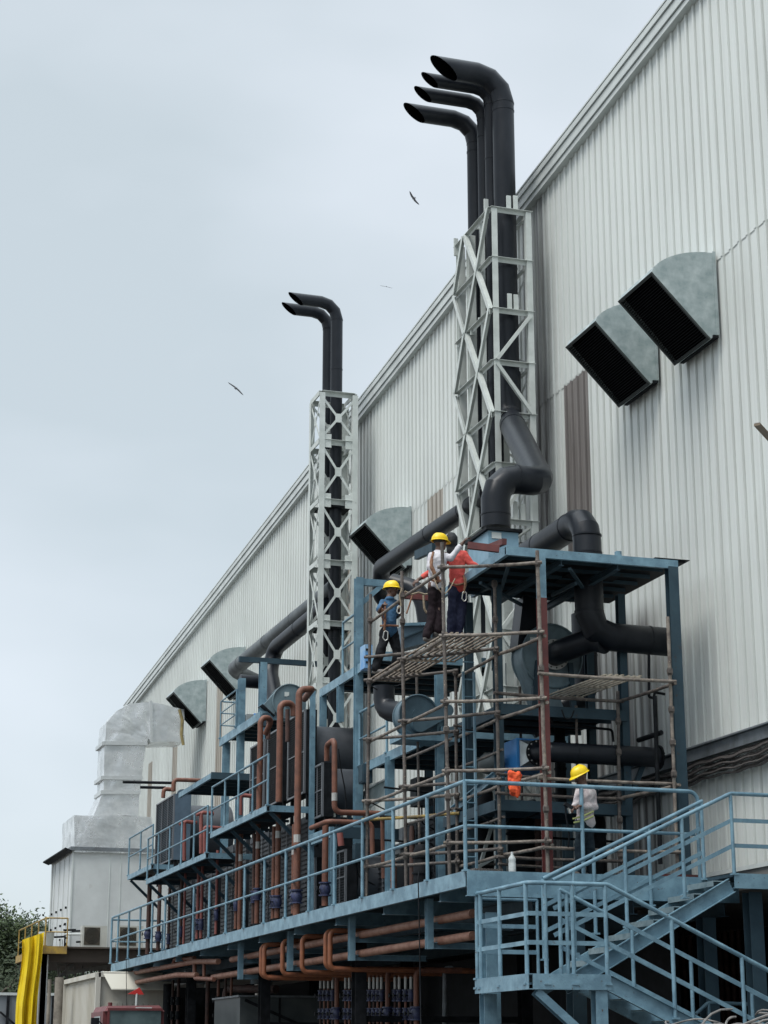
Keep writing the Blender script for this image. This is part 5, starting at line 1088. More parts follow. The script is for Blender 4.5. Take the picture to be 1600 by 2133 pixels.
for k, zz in (('11', (L1, L2, L3, L4, L5, lz(1660), lz(1520))), ('21', (L1, L2, L3, L4, L5, lz(1240))), ('31', (L1, L2, L3, L4, L5)), ('12', (L1, L2, L3, L4, L5, lz(1400), lz(1690))), ('22', (L1, L2, L3, L4, L5, lz(1260))), ('32', (L2, L3, L4, L5)), ('13', (lz(1390), L4, lz(1470), lz(1540))), ('23', (L3, L4, L5, lz(1530), lz(1680)))):
    for z in zz:
        if z > P[k][1].z: continue
        c = ppt(k, z); b = MB(); b.tube([c - Vector((0, 0, .055)), c - Vector((0, 0, .02)), c + Vector((0, 0, .02)), c + Vector((0, 0, .055))], [.034, .045, .045, .034], 10); b.box(c.x - .055, c.x + .02, c.y - .06, c.y - .02, c.z - .03, c.z + .03); b.build('coupler', SCAF, PO[k])
for z in (L1, L2, L3, L4, L5): ledger('11', '12', z, dz=0.0)
for z in (L1, L2, L3, L4, L5): ledger('11', '21', z)
for z in (L1, L2, L3, L4, L5): ledger('21', '31', z)
zA = at(1130, 1405, Y=24.75).z; zB = at(1140, 1620, Y=24.75).z; zC = at(1140, 1767, Y=24.75).z
ledger('12', '13', zA); ledger('12', '13', zB, off=-.13); 
ledger('12', '13', zC, m=SCAFL)
for z in (L2, L3, L4, L5): ledger('12', '22', z - 0.06); ledger('22', '32', z - .06)
for z in (L2, L3, L4, L5): ledger('21', '22', z + .02, SCAF)
for (z, m) in ((L1, SCAF), (L2, SCAF), (L3, SCAF), (L4, SCAFL)): ledger('31', '32' if z != L1 else '21', z + .02, m) if z != L1 else None
ledger('31', '32', lz(1606 + 40), SCAFY); ledger('31', '32', L5, SCAF); ledger('31', '32', L1 - .55 + .55 - .62, SCAF)
ledger('13', '23', zA - .03, SCAF); ledger('13', '23', zB - .03, SCAFL)
for z in (zA - .05, zB - .06, zC): ledger('22', '23', z, SCAF)
PO['34'] = pole('34', 1083, 1430, 1090, 28.1, SCAF, .022); PO['35'] = pole('35', 1200, 1470, 1208, 26.4, SCAF, .022)
for z in (L3 + .1, L4 - .2, L5): ledger('32', '34', z, SCAF, .02)
for z in (L4 + .1, L5 - .2): ledger('22', '35', z, SCAF, .02)
for z in (lz(1540), lz(1685)): ledger('11', '21', z, SCAF, .02); ledger('22', '32', z, SCAF, .02)
# ---- slatted platforms
BAR = mat('walk_bar', (0.34, 0.28, 0.22), 0.7, col2=(0.12, 0.09, 0.075), scale=9, spot=(0.50, 0.45, 0.36), spot_scale=20, spot_lo=.55, spot_hi=.66)
def grating(label, corners, n, z, cross=3, m=BAR, tilt=0.0, jit=.0):
    A, B, Cc, D = [Vector(c) for c in corners]   # A-B one short side, D-C the other; bars run A->D ... B->C
    t = thing('walk_grating', label, 'scaffold platform', (A + Cc) / 2, 'barred walk gratings on the scaffold')
    for k in range(n):
        u = k / (n - 1); p = A.lerp(B, u); q = D.lerp(Cc, u)
        b = MB(); e = Vector((0, 0, random.uniform(-.006, .006))); b.bar(p + e, q - e, 0.030, 0.02); b.build('bar', m, t)
    for k in range(cross):
        u = (k + .02) / (cross - 1) * .98; p = A.lerp(D, u); q = B.lerp(Cc, u)
        b = MB(); b.bar(p - Vector((0, 0, .02)), q - Vector((0, 0, .02)), 0.025, 0.02); b.build('cross_bar', m, t)
    return t
zg = L2 + .045
A = at(931, 1318, Z=zg); 
p11, p21, p31, p22, p12 = [ppt(k, zg) for k in ('11', '21', '31', '22', '12')]
gx1 = p11.x + 0.85
grating('barred walk grating under the two workers at the scaffold corner', [(p11.x + .02, p11.y - .05, zg), (gx1, p11.y - .12, zg), (gx1 - .02, p21.y, zg), (p21.x + .02, p21.y, zg)], 11, zg, 3)
grating('barred walk grating left of the corner one, lower in the picture', [(p21.x + .02, p21.y + .1, zg), (p21.x + .62, p21.y + .05, zg), (p31.x + .60, p31.y, zg), (p31.x + .02, p31.y, zg)], 9, zg, 3)
zh_ = zA + .05
a0 = at(1150, 1450, Y=26.1).x
grating('pale barred grating lying askew on the right-hand ledgers', [at(1262, 1405, Z=zh_), at(1335, 1408, Z=zh_), at(1215, 1450, Z=zh_), at(1140, 1449, Z=zh_)], 7, zh_, 3, m=mat('pale_bar', (0.38, 0.345, 0.28), 0.7, col2=(0.22, 0.19, 0.15), scale=9))
# maroon beams being set by the workers
t = thing('maroon_beam', 'maroon primed beam the workers are holding at the roof platform corner', 'steel beam', at(1050, 1140, Y=24.9), 'maroon primed beams')
b = MB(); b.chan(at(974, 1136, Y=25.0), at(1040, 1144, Y=24.88), .07, .10, side=1); b.build('beam_length', OXIDE, t)
t = thing('maroon_beam', 'short maroon primed beam lying on the roof platform corner', 'steel beam', at(1040, 1130, Y=25.2), 'maroon primed beams')
b = MB(); b.bar(at(1051, 1128, Y=25.1), at(1016, 1142, Y=25.9), .07, .09); b.build('beam_length', OXIDE, t)
t = thing('maroon_beam', 'maroon primed beam running between blue worker and the worker in white', 'steel beam', at(870, 1235, Y=28.5), 'maroon primed beams')
b = MB(); b.bar(at(835, 1240, Y=28.6), at(905, 1246, Y=28.6), .07, .1); b.build('beam_length', OXIDE, t)
# orange cloth, bottle, rope odds and ends
CLO = mat('orange_cloth', (0.80, 0.11, 0.025), 0.8, col2=(0.60, 0.06, 0.02), scale=10, bump=.3)
def remesh(mbs, name, m, parent, voxel=0.012, noise=0.0, nscale=8.0, loc=None, smooth_it=2, ratio=1.0):
    me = bpy.data.meshes.new('tmp'); vs = []; fs = []
    me.from_pydata([tuple(v) for v in mbs.v], [], mbs.f); o = bpy.data.objects.new('tmp', me); COL.objects.link(o)
    bm = bmesh.new(); bm.from_mesh(me); bmesh.ops.recalc_face_normals(bm, faces=bm.faces); bm.to_mesh(me); bm.free()
    r = o.modifiers.new('r', 'REMESH'); r.mode = 'VOXEL'; r.voxel_size = voxel
    s = o.modifiers.new('s', 'SMOOTH'); s.factor = 0.5; s.iterations = smooth_it
    if ratio < 1: d = o.modifiers.new('d', 'DECIMATE'); d.ratio = ratio
    dg = bpy.context.evaluated_depsgraph_get(); m2 = bpy.data.meshes.new_from_object(o.evaluated_get(dg)); bpy.data.objects.remove(o); bpy.data.meshes.remove(me)
    if noise:
        from mathutils import noise as nn
        m2.calc_loop_triangles(); nr = [v.normal.copy() for v in m2.vertices]
        for v, q in zip(m2.vertices, nr):
            p = Vector(v.co); k = nn.noise(Vector((p.x * nscale, p.y * nscale, p.z * nscale * .7))) + .5 * nn.noise(p * nscale * 2.3)
            v.co = p + q * (k * noise)
    if loc is None: loc = WL[parent.name] if parent else m2.vertices[0].co.copy()
    for v in m2.vertices: v.co = v.co - Vector(loc)
    m2.materials.clear(); m2.materials.append(m); m2.shade_smooth(); m2.name = name
    ob = bpy.data.objects.new(name, m2); _link(ob, parent, loc); return ob
b = MB(); yv = 24.62; rr = random.Random(2)
for k in range(26):
    u = rr.random(); c = at(1073 + rr.uniform(-11, 8) * (1 - .4 * u), 1612 + 40 * u, Y=yv + rr.uniform(-.05, .05)); b.ell(c, rr.uniform(.03, .06), .04, rr.uniform(.04, .09), 10, 8)
CL = remesh(b, 'orange_cloth', CLO, None, .012, .02, 14, loc=at(1073, 1650, Y=yv)); tag(CL, 'crumpled bright orange cloth hanging over the scaffold tube above the railing', 'cloth')
t = thing('plastic_bottle', 'clear plastic bottle standing on the deck corner by the scaffold', 'bottle', at(1067, 1820, Y=24.45))
xx = at(1067, 1800, Y=24.45).x; BOT = mat('clear_plastic', (0.62, 0.65, 0.64), 0.2, col2=(0.45, 0.48, 0.47), scale=12)
b = MB(); b.tube([(xx, 24.45, 4.0), (xx, 24.45, 4.13), (xx, 24.45, 4.15), (xx, 24.45, 4.17), (xx, 24.45, 4.20), (xx, 24.45, 4.245), (xx, 24.45, 4.26)], [.052, .052, .047, .052, .05, .02, .016], 14); b.build('bottle_body', BOT, t)
b = MB(); b.tube([(xx, 24.45, 4.26), (xx, 24.45, 4.285)], .018, 10); b.build('cap', mat('cap_white', (.7, .7, .7), .4), t)
t = thing('steel_offcuts', 'rusty grating offcut lying along the deck corner beside the bottle', 'scrap steel', (at(1000, 1812, Y=24.5).x, 24.5, 4.0))
for k in range(9): xx2 = at(985 + k * 7, 1812, Y=24.5).x; b = MB(); b.bar((xx2, 24.4, 4.03), (xx2 + .03, 25.1, 4.04), .02, .035); b.build('bar', SCAF, t)
t = thing('maroon_offcut', 'maroon steel offcut lying on the deck near the stair head', 'scrap steel', (at(1400, 1828, Y=24.5).x, 24.5, 4.0))
b = MB(); b.box(at(1373, 1828, Y=24.5).x, at(1450, 1828, Y=24.5).x, 24.42, 24.6, 4.0, 4.05); b.build('offcut_plate', OXIDE, t)
# pale struts and braces behind the scaffold foot
t = thing('pale_strut', 'pair of pale crossed struts standing on the deck behind the bottle', 'strut', (at(1010, 1780, Y=28).x, 28, 4.0))
b = MB(); b.bar(at(998, 1810, Y=28), at(1030, 1702, Y=28), .05, .05, (0, 1, 0)); b.build('strut_bar', TOWER, t)
b = MB(); b.bar(at(1052, 1702, Y=28.1), at(1068, 1800, Y=28.1), .05, .05, (0, 1, 0)); b.build('strut_bar', TOWER, t)
b = MB(); b.bar(at(985, 1812, Y=27.8), at(1045, 1778, Y=27.8), .05, .05, (0, 1, 0)); b.build('strut_bar', TOWER, t)
# ================================================================ WHITE PLANT ROOM AND WRAPPED DUCT
Yw = 60.5
PR = thing('plant_room', 'white panelled plant room on a yellow-railed platform, under the silver duct', 'building', (at(153, 1900, Y=Yw).x, Yw, 2.5))
c0 = at(153, 1772, Y=Yw); c1 = at(330, 1785, Y=Yw); zb = at(153, 1975, Y=Yw).z
xL, xR, zT = c0.x, c1.x + .6, c0.z
dep = 4.6
PANEL = mat('plant_panel', (0.62, 0.645, 0.645), 0.45, col2=(0.50, 0.52, 0.52), scale=.6, spot=(0.3, 0.28, 0.25), spot_scale=3, spot_lo=.66, spot_hi=.8)
b = MB(); b.box(xL, xR, Yw, Yw + dep, zb, zT); b.build('room_walls', PANEL, PR)
xj = at(227, 1850, Y=Yw).x
for dx in (0, .35): b = MB(); b.bar((xj + dx, Yw - .008, zb), (xj + dx, Yw - .008, zT), .03, .02, (0, 1, 0)); b.build('panel_joint', TRIM, PR)
b = MB(); b.bar((xL - .01, Yw - .01, zb), (xL - .01, Yw - .01, zT), .05, .05, (0, 1, 0)); b.build('corner_trim', TRIM, PR)
for k in range(4):
    y = Yw + .7 + k * 1.05; b = MB(); b.bar((xL - .012, y, zb), (xL - .012, y, zT), .03, .02, (1, 0, 0)); b.build('panel_joint', TRIM, PR)
    for h in (.25, .42): b = MB(); zz = zb + (zT - zb) * h; b.box(xL - .06, xL - .002, y + .15, y + .22, zz, zz + .07); b.build('door_latch', DARKST, PR)
for k in range(2):
    b = MB(); y = Yw + .4 + k * .5; zz = zb + .3 + (k * 37 % 7) * .22; b.box(xL - .07, xL - .002, y, y + .06, zz, zz + .05); b.build('door_latch', DARKST, PR)
b = MB(); b.box(xL - .1, xR, Yw - .12, Yw + dep + .2, zT + .004, zT + .12); b.build('roof_edge', TRAY, PR)
b = MB(); b.bar((xL - .18, Yw - .1, zT + .02), (xL - .22, Yw + dep, zT + .02), .22, .05, (0.4, 0, 1)); b.build('eave_strip', DARKST, PR)
if 0: b.add([(xL - .75, Yw + 1.0, zT - .1), (xL - .05, Yw + 1.0, zT + .55), (xL - .05, Yw + dep, zT + .55), (xL - .75, Yw + dep, zT - .1), (xL - .75, Yw + 1.0, zT - .02), (xL - .05, Yw + 1.0, zT + .63), (xL - .05, Yw + dep, zT + .63), (xL - .75, Yw + dep, zT - .02)], [(3,2,1,0),(4,5,6,7),(0,1,5,4),(1,2,6,5),(2,3,7,6),(3,0,4,7)]); b.build('side_canopy', TRAY, PR)
b = MB(); p = at(107, 1800, Y=Yw + dep); b.tube(fillet([(xL - .0, Yw + dep - .3, p.z), (p.x, Yw + dep - .3, p.z), (p.x, Yw + dep - .3, zb)], .1), .03, 8); b.build('vent_pipe', TRIM, PR)
# wrapped duct
FOIL = mat('foil_wrap', (0.82, 0.83, 0.835), 0.30, 0.65, col2=(0.58, 0.60, 0.605), scale=2.2, bump=.7, bscale=3.4, rvar=.2)
WD = thing('wrapped_duct', 'silver foil wrapped square duct rising from the plant room and bending into the wall', 'duct', (at(260, 1700, Y=Yw + .6).x, Yw + .6, zT))
Yd2 = Yw + .5
def sect(l, r, Yn, d): return (at(l[0], l[1], Y=Yn), at(r[0], r[1], Y=Yn), d)
def loft(t, secs, name, m):
    b = MB(); vs = []; fs = []
    for (p, q, d) in secs: vs += [p, q, q + Vector((0, d, 0)), p + Vector((0, d, 0))]
    for i in range(len(secs) - 1):
        for k in range(4): fs.append((i * 4 + k, i * 4 + (k + 1) % 4, (i + 1) * 4 + (k + 1) % 4, (i + 1) * 4 + k))
    fs.append((0, 1, 2, 3)); n = len(secs) * 4; fs.append((n - 4, n - 1, n - 2, n - 3)); b.add(vs, fs)
    o = b.build(name, m, t, smooth=False)
    for ml in (3,):
        bm = bmesh.new(); bm.from_mesh(o.data); bmesh.ops.subdivide_edges(bm, edges=bm.edges, cuts=9, use_grid_fill=True)
        from mathutils import noise as nn
        for v in bm.verts:
            p = v.co * 2.3; k = nn.noise(p) + .9 * (1 - abs(nn.noise(p * 2.1)) * 2) * .5 + .5 * nn.noise(p * 4.5); v.co += v.normal * k * .024
        bm.to_mesh(o.data); bm.free()
    o.data.shade_smooth(); o.data.set_sharp_from_angle(angle=R(38))
    return o
def pxs(y, l, r, d=1.3): return sect((l, y), (r, y), Yd2, d)
loft(WD, [sect((155, 1775), (322, 1778), Yw - .1, 2.6), sect((155, 1698), (316, 1702), Yw - .1, 2.6)], 'duct_base_box', FOIL)
loft(WD, [sect((195, 1699), (288, 1699), Yd2, 1.7), sect((214, 1652), (290, 1653), Yd2, 1.3)], 'duct_taper', FOIL)
loft(WD, [sect((216, 1650), (291, 1651), Yd2, 1.3), sect((218, 1547), (304, 1548), Yd2, 1.3)], 'duct_riser', FOIL)
loft(WD, [sect((219, 1546), (305, 1546), Yd2, 1.3), sect((222, 1505), (307, 1541), Yd2, 1.3), sect((242, 1482), (309, 1538), Yd2, 1.3), sect((272, 1465), (312, 1541), Yd2, 1.3), sect((312, 1462), (315, 1545), Yd2, 1.3)], 'duct_elbow', FOIL)
e = [sect((313, 1462), (316, 1545), Yd2, 1.3), sect((383, 1478), (384, 1544), Yd2, 1.3)]
loft(WD, e, 'duct_branch', FOIL)
for (yl, l, r) in ((1650, 213, 293), (1620, 213, 297), (1548, 216, 307)):
    p, q = at(l, yl, Y=Yd2 - .03), at(r, yl + 1, Y=Yd2 - .03); b = MB(); b.bar(p, q, .09, .12); b.bar((p.x, p.y, p.z), (p.x, p.y + 1.36, p.z), .09, .12); b.build('joint_strap', mat('foil_band', (0.58, 0.60, 0.60), .35, .4, bump=.5, bscale=6) if yl == 1650 else bpy.data.materials['foil_band'], WD)
p, q = at(314, 1460, Y=Yd2 - .03), at(316, 1547, Y=Yd2 - .03); b = MB(); b.bar(p, q, .09, .1, (0, 1, 0)); b.build('joint_strap', bpy.data.materials['foil_band'], WD)
b = MB(); a = at(372, 1500, Y=Yd2 - .05); b.tube([at(374, 1478, Y=Yd2 - .03), at(380, 1500, Y=Yd2 - .04), at(378, 1530, Y=Yd2 - .03), at(382, 1552, Y=Yd2 - .02)], .05, 8); b.build('foam_seal', mat('foam_ochre', (0.34, 0.27, 0.12), .9, col2=(.2, .16, .08), scale=8, bump=.5), WD)
# yellow platform
YEL = mat('yellow_paint', (0.42, 0.27, 0.05), 0.6, col2=(0.24, 0.16, 0.06), scale=6)
YP = thing('yellow_platform', 'yellow-edged platform with yellow pipe railing round the plant room', 'walkway', (at(88, 1968, Y=58).x, 58, 0))
Yy = 58.2
pa = at(90, 1970, Y=Yy); pz = pa.z; xe = 8.6
b = MB(); b.chan((pa.x, Yy, pz - .12), (xe, Yy, pz - .12), .1, .22, side=1); b.build('edge_beam', YEL, YP)
b = MB(); b.chan((pa.x + .05, Yy + .06, pz - .12), (pa.x + .05, Yy + 6.5, pz - .12), .1, .22, side=-1); b.build('edge_beam', YEL, YP)
b = MB(); b.box(pa.x + .1, xe + 3, Yy + .06, Yy + 6.5, pz - .06, pz - .01); b.build('floor_plate', mat('platform_soffit', (.07, .055, .045), .8), YP)
b = MB(); b.box(pa.x + .12, xe + 3, Yy + .3, Yy + 6.3, pz - .45, pz - .07); b.build('floor_frame', bpy.data.materials['platform_soffit'], YP)
rl = railing(YP, [(pa.x + .05, Yy + 6.3, pz), (pa.x + .05, Yy, pz), (xe, Yy, pz)], at(92, 1912, Y=Yy).z - pz, 1.6, m=YEL, r=.022, mr=.018)
WPOST = mat('pale_post', (0.42, 0.44, 0.46), .6)
a = at(88, 2133, Y=Yy + .3); b = MB(); b.bar((at(88, 2060, Y=Yy + .3).x, Yy + .3, 0), (at(91, 1985, Y=Yy + .3).x, Yy + .3, pz - .24), .2, .2, (0, 1, 0)); b.build('column', WPOST, YP)
b = MB(); b.bar((xe - .6, Yy + .3, 0), (xe - .6, Yy + .3, pz - .24), .2, .2, (0, 1, 0)); b.build('column', WPOST, YP)
for (p, q) in (((112, 2050), (172, 1985)), ((118, 2010), (228, 1992)), ((125, 2030), (240, 2010))): b = MB(); b.bar(at(*p, Y=Yy + 1.5), at(*q, Y=Yy + 1.5), .1, .1); b.build('brace', CONC, YP)
for k in range(7): b = MB(); p = at(120 + k * 17, 2003, Y=Yy + 2.5); b.bar(p, p + Vector((.1, 0, -.75)), .06, .06, (0, 1, 0)); b.build('rack_post', CONC, YP)
# AC condensers
ACM = mat('condenser_case', (0.50, 0.50, 0.46), .5, col2=(.42, .42, .38), scale=3)
def acunit(label, l, r, yt, yb_, Y):
    p, q = at(l, yt, Y=Y), at(r, yb_, Y=Y); t = thing('air_conditioner', label, 'air conditioner', (p.x, Y, pz), 'outdoor air conditioner units')
    b = MB(); b.box(p.x, q.x, Y, Y + .4, pz + .03, p.z); b.build('case', ACM, t)
    m_ = (q.x - p.x) * .72; b = MB(); b.box(p.x + .06, p.x + m_, Y - .012, Y - .002, pz + .09, p.z - .05); g = b.build('fan_grille', mat('grille_dark', (.06, .05, .035), .6) if 'left' in label else bpy.data.materials['grille_dark'], t)
    cx, cz_ = p.x + .03 + m_ / 2, (pz + .06 + p.z) / 2; rr_ = min(m_, p.z - pz) * .42
    b = MB()
    for k in range(5): b.tube([(cx + math.cos(a) * rr_ * (k + 1) / 5, Y - .02, cz_ + math.sin(a) * rr_ * (k + 1) / 5) for a in [2 * math.pi * j / 20 for j in range(21)]], .006, 4, caps=False)
    b.build('guard_ring', DARKST, g)
    for s in (.15, .85): b = MB(); xx = p.x + (q.x - p.x) * s; b.box(xx - .04, xx + .04, Y + .05, Y + .35, pz, pz + .03); b.build('foot', DARKST, t)
acunit('beige air conditioner unit on the yellow platform, left one', 172, 222, 1928, 1966, Yy + .8)
acunit('beige air conditioner unit half hidden by the deck railing, right one', 246, 298, 1928, 1966, Yy + .8)
t = thing('pipe_fittings', 'cluster of small dark valves and pipes at the foot of the plant room', 'pipe fittings', (at(130, 1950, Y=Yy + 1).x, Yy + 1, pz))
rr = random.Random(9)
for k in range(12):
    p = at(rr.uniform(108, 165), rr.uniform(1935, 1966), Y=Yy + 1 + rr.random()); b = MB()
    if k % 2: b.tube([p, (p.x, p.y, pz)], .025, 8)
    else: b.tube([p, p + Vector((rr.uniform(.3, .7), 0, .02))], .03, 8)
    b.build('fitting', DARKST if k % 3 else TRIM, t)
t = thing('white_bucket', 'small white bucket behind the yellow tarpaulin', 'bucket', at(96, 1966, Y=Yy + .2)); p = at(96, 1966, Y=Yy + .3); b = MB(); b.tube([(p.x, p.y, pz), (p.x, p.y, pz + .42)], [.2, .24], 20); b.build('bucket_body', TRIM, t)
# yellow tarpaulin hanging over the railing corner
TARP = mat('yellow_tarp', (0.80, 0.60, 0.012), .65, col2=(.68, .48, .01), scale=1.5, bump=.25, bscale=3)
Yt = Yy - .25
def tarp():
    b = MB(); top = [(46, 1960), (91, 1942)]; nx, nz = 26, 30; vs = []
    for j in range(nz + 1):
        v = j / nz; l = (46 - 14 * v ** 1.2 + 2 * math.sin(v * 7), 1958 + 195 * v); r = (91 - 16 * v + 1.5 * math.sin(v * 5 + 1), 1942 + 206 * v)
        for i in range(nx + 1):
            u = i / nx; p = at(l[0] + (r[0] - l[0]) * u, l[1] + (r[1] - l[1]) * u, Y=Yt)
            fold = .16 * math.sin(u * 15 + v * 1.2) + .06 * math.sin(u * 37 + v * 3); p = p + Vector((0, fold * (.5 + .7 * v), 0)); vs.append(p)
    W = nx + 1; fs = [(j * W + i, j * W + i + 1, (j + 1) * W + i + 1, (j + 1) * W + i) for j in range(nz) for i in range(nx)]
    n = len(vs); vs2 = [p + Vector((0, .02, 0)) for p in vs]
    b.add(vs + vs2, fs + [tuple(n + k for k in reversed(f)) for f in fs] + [(i, n + i, n + i + 1, i + 1) for i in range(nx)]); return b
o = tarp().build('tarpaulin', TARP, None); tag(o, 'long bright yellow tarpaulin draped from the yellow railing corner', 'tarpaulin')
# container, truck, fence, posts
Yc = 50.0
CONT = mat('container_white', (0.60, 0.58, 0.52), .5, col2=(.48, .45, .38), scale=1.2, streak=5)
a = at(205, 2026, Y=Yc)
CT = thing('shipping_container', 'cream corrugated container behind the red truck', 'container', (a.x, Yc, 0))
x1c = at(360, 2026, Y=Yc).x; y1c = Yc + 5.6
yl = at(125, 2040, Z=a.z)
zc1 = a.z
b = MB(); b.box(a.x + .06, x1c, Yc + .05, y1c, .3, zc1 - .08); b.build('container_shell', CONT, CT)
b = MB(); n = 26
for k in range(n):
    y = Yc + .2 + (y1c - Yc - .3) * k / n; b.box(a.x + .01, a.x + .06, y, y + .11, .45, zc1 - .18)
b.build('side_corrugation', CONT, CT, smooth=False)
b = MB()
for k in range(12): x = a.x + .25 + (x1c - a.x - .3) * k / 12; b.box(x, x + .12, Yc + .0, Yc + .05, .45, zc1 - .75)
b.build('end_corrugation', CONT, CT, smooth=False)
for (p, q) in (((a.x, Yc, .3), (a.x, Yc, zc1)), ((a.x, Yc, zc1 - .05), (x1c, Yc, zc1 - .05)), ((a.x, Yc, zc1 - .05), (a.x, y1c, zc1 - .05)), ((a.x, y1c, .3), (a.x, y1c, zc1))): b = MB(); b.bar(p, q, .12, .12, (0, 1, 0) if p[2] != q[2] else (0, 0, 1)); b.build('frame_rail', CONT, CT)
a2 = at(207, 2062, Y=Yc - .3)
b = MB(); b.prism([(a.x + .1, Yc - .02, zc1 + .0), (x1c, Yc - .02, zc1), (x1c, Yc - .35, a2.z), (a.x + .3, Yc - .35, a2.z)], (0, 0, .03)); b.build('top_awning', mat('awning_cream', (.62, .60, .52), .6), CT)
# truck cab
Yk = 44.0
TRK = mat('truck_red', (0.15, 0.034, 0.036), .5, col2=(.10, .028, .03), scale=3)
GLS = mat('truck_glass', (0.035, 0.055, 0.06), .12, col2=(.12, .17, .175), scale=.9, lo=.35, hi=.6)
a = at(216, 2097, Y=Yk); c = at(343, 2095, Y=Yk)
TK = thing('truck', 'red truck cab with wide windscreen parked in front of the cream container', 'truck', (a.x, Yk, 0))
tz = a.z; xw = c.x - a.x
b = MB(); b.box(a.x + .0, c.x, Yk + .05, Yk + 1.7, .6, tz - .1); b.build('cab_body', TRK, TK)
b = MB(); b.prism([(a.x + .02, Yk - .02, tz - .1), (a.x + .10, Yk + .1, tz + .02), (c.x - .1, Yk + .1, tz + .04), (c.x, Yk - .02, tz - .1)], (0, 1.6, 0)); b.build('cab_roof', TRK, TK)
b = MB(); p = at(229, 2105, Y=Yk - .02); b.box(p.x, c.x - .08, Yk - .02, Yk + .03, tz - 1.0, p.z); b.build('windscreen', GLS, TK)
b = MB(); b.bar((p.x - .03, Yk - .03, tz - 1.0), (p.x - .03, Yk - .03, p.z), .05, .03, (0, 1, 0)); b.bar((p.x - .05, Yk - .03, p.z + .03), (c.x - .05, Yk - .03, p.z + .03), .05, .05); b.build('windscreen_frame', TRK, TK)
b = MB(); b.box(a.x - .012, a.x, Yk + .35, Yk + 1.2, tz - .9, tz - .2); b.build('side_window', GLS, TK)
b = MB(); q = at(199, 2125, Y=Yk); b.box(q.x - .1, q.x + .08, Yk - .05, Yk + .05, q.z - .4, q.z + .05); b.bar((q.x + .05, Yk, q.z), (a.x, Yk + .05, q.z - .1), .02, .02); b.build('wing_mirror', DARKST, TK)
b = MB(); q = at(300, 2112, Y=Yk + .3); b.tube([(q.x, Yk + .3, q.z - .3), (q.x, Yk + .3, q.z)], .14, 12); b.box(q.x - .25, q.x + .12, Yk + .0, Yk + .02, q.z + .06, q.z + .14); b.build('rear_view_mirror', TRIM, TK)
for s in (a.x + .15, c.x - .45): b = MB(); b.tube([(s, Yk + .9, .5), (s + .3, Yk + .9, .5)], .5, 24); b.build('wheel', DARKST, TK)
b = MB(); b.box(a.x + .02, c.x - .02, Yk + 1.9, Yk + 4.5, .9, 1.2); b.build('chassis', DARKST, TK)
b = MB(); q = at(230, 2096, Y=Yk + .2); b.tube([(q.x, Yk + .25, tz), (q.x, Yk + .25, tz + .1)], .05, 10); b.build('beacon', TRK, TK)
# red triangle flag
t = thing('warning_triangle', 'small red triangular marker above the truck cab', 'sign', at(285, 2068, Y=47))
b = MB(); b.prism([at(266, 2071, Y=47), at(300, 2072, Y=47), at(291, 2057, Y=47)], (0, .05, 0)); b.build('triangle_panel', mat('marker_red', (.60, .04, .035), .5), t)
b = MB(); q = at(285, 2070, Y=47.02); b.tube([q, (q.x, q.y, 1.0)], .03, 8); b.build('pole', TRIM, t)
# grey fence far left
t = thing('sheet_fence', 'grey sheet fence with white top rail behind the tarpaulin', 'fence', (at(40, 2068, Y=75).x, 75, 0))
zf_ = at(40, 2068, Y=75).z; xf0, xf1 = at(-60, 2068, Y=75).x, at(150, 2068, Y=75).x
b = MB(); b.box(xf0, xf1, 75, 75.05, 0, zf_ - .1); b.build('fence_sheet', mat('fence_grey', (.16, .18, .20), .6, col2=(.24, .26, .28), scale=.7), t)
b = MB(); b.box(xf0, xf1, 74.93, 75.08, zf_ - .1, zf_); b.build('top_rail', TRIM, t)
for px in (18, 78, 112): x = at(px, 2068, Y=74.9).x; b = MB(); b.bar((x, 74.9, 0), (x, 74.9, zf_ - .1), .1, .1, (0, 1, 0)); b.build('fence_post', DARKST, t)
b = MB(); b.bar(at(0, 2108, Y=74.9), at(50, 2150, Y=74.9), .07, .07); b.build('fence_brace', DARKST, t)
t = thing('concrete_post', 'stained concrete post at the left end of the container', 'post', (at(120, 2100, Y=54).x, 54, 0))
x = at(121, 2100, Y=54).x; b = MB(); b.tube([(x, 54, 0), (x, 54, at(120, 2036, Y=54).z)], .12, 14); b.tube([(x - .25, 54.1, 0), (x - .25, 54.1, at(120, 2040, Y=54).z)], .05, 8); b.build('post_shaft', mat('stained_concrete', (.28, .25, .21), .9, col2=(.14, .12, .10), scale=3), t)
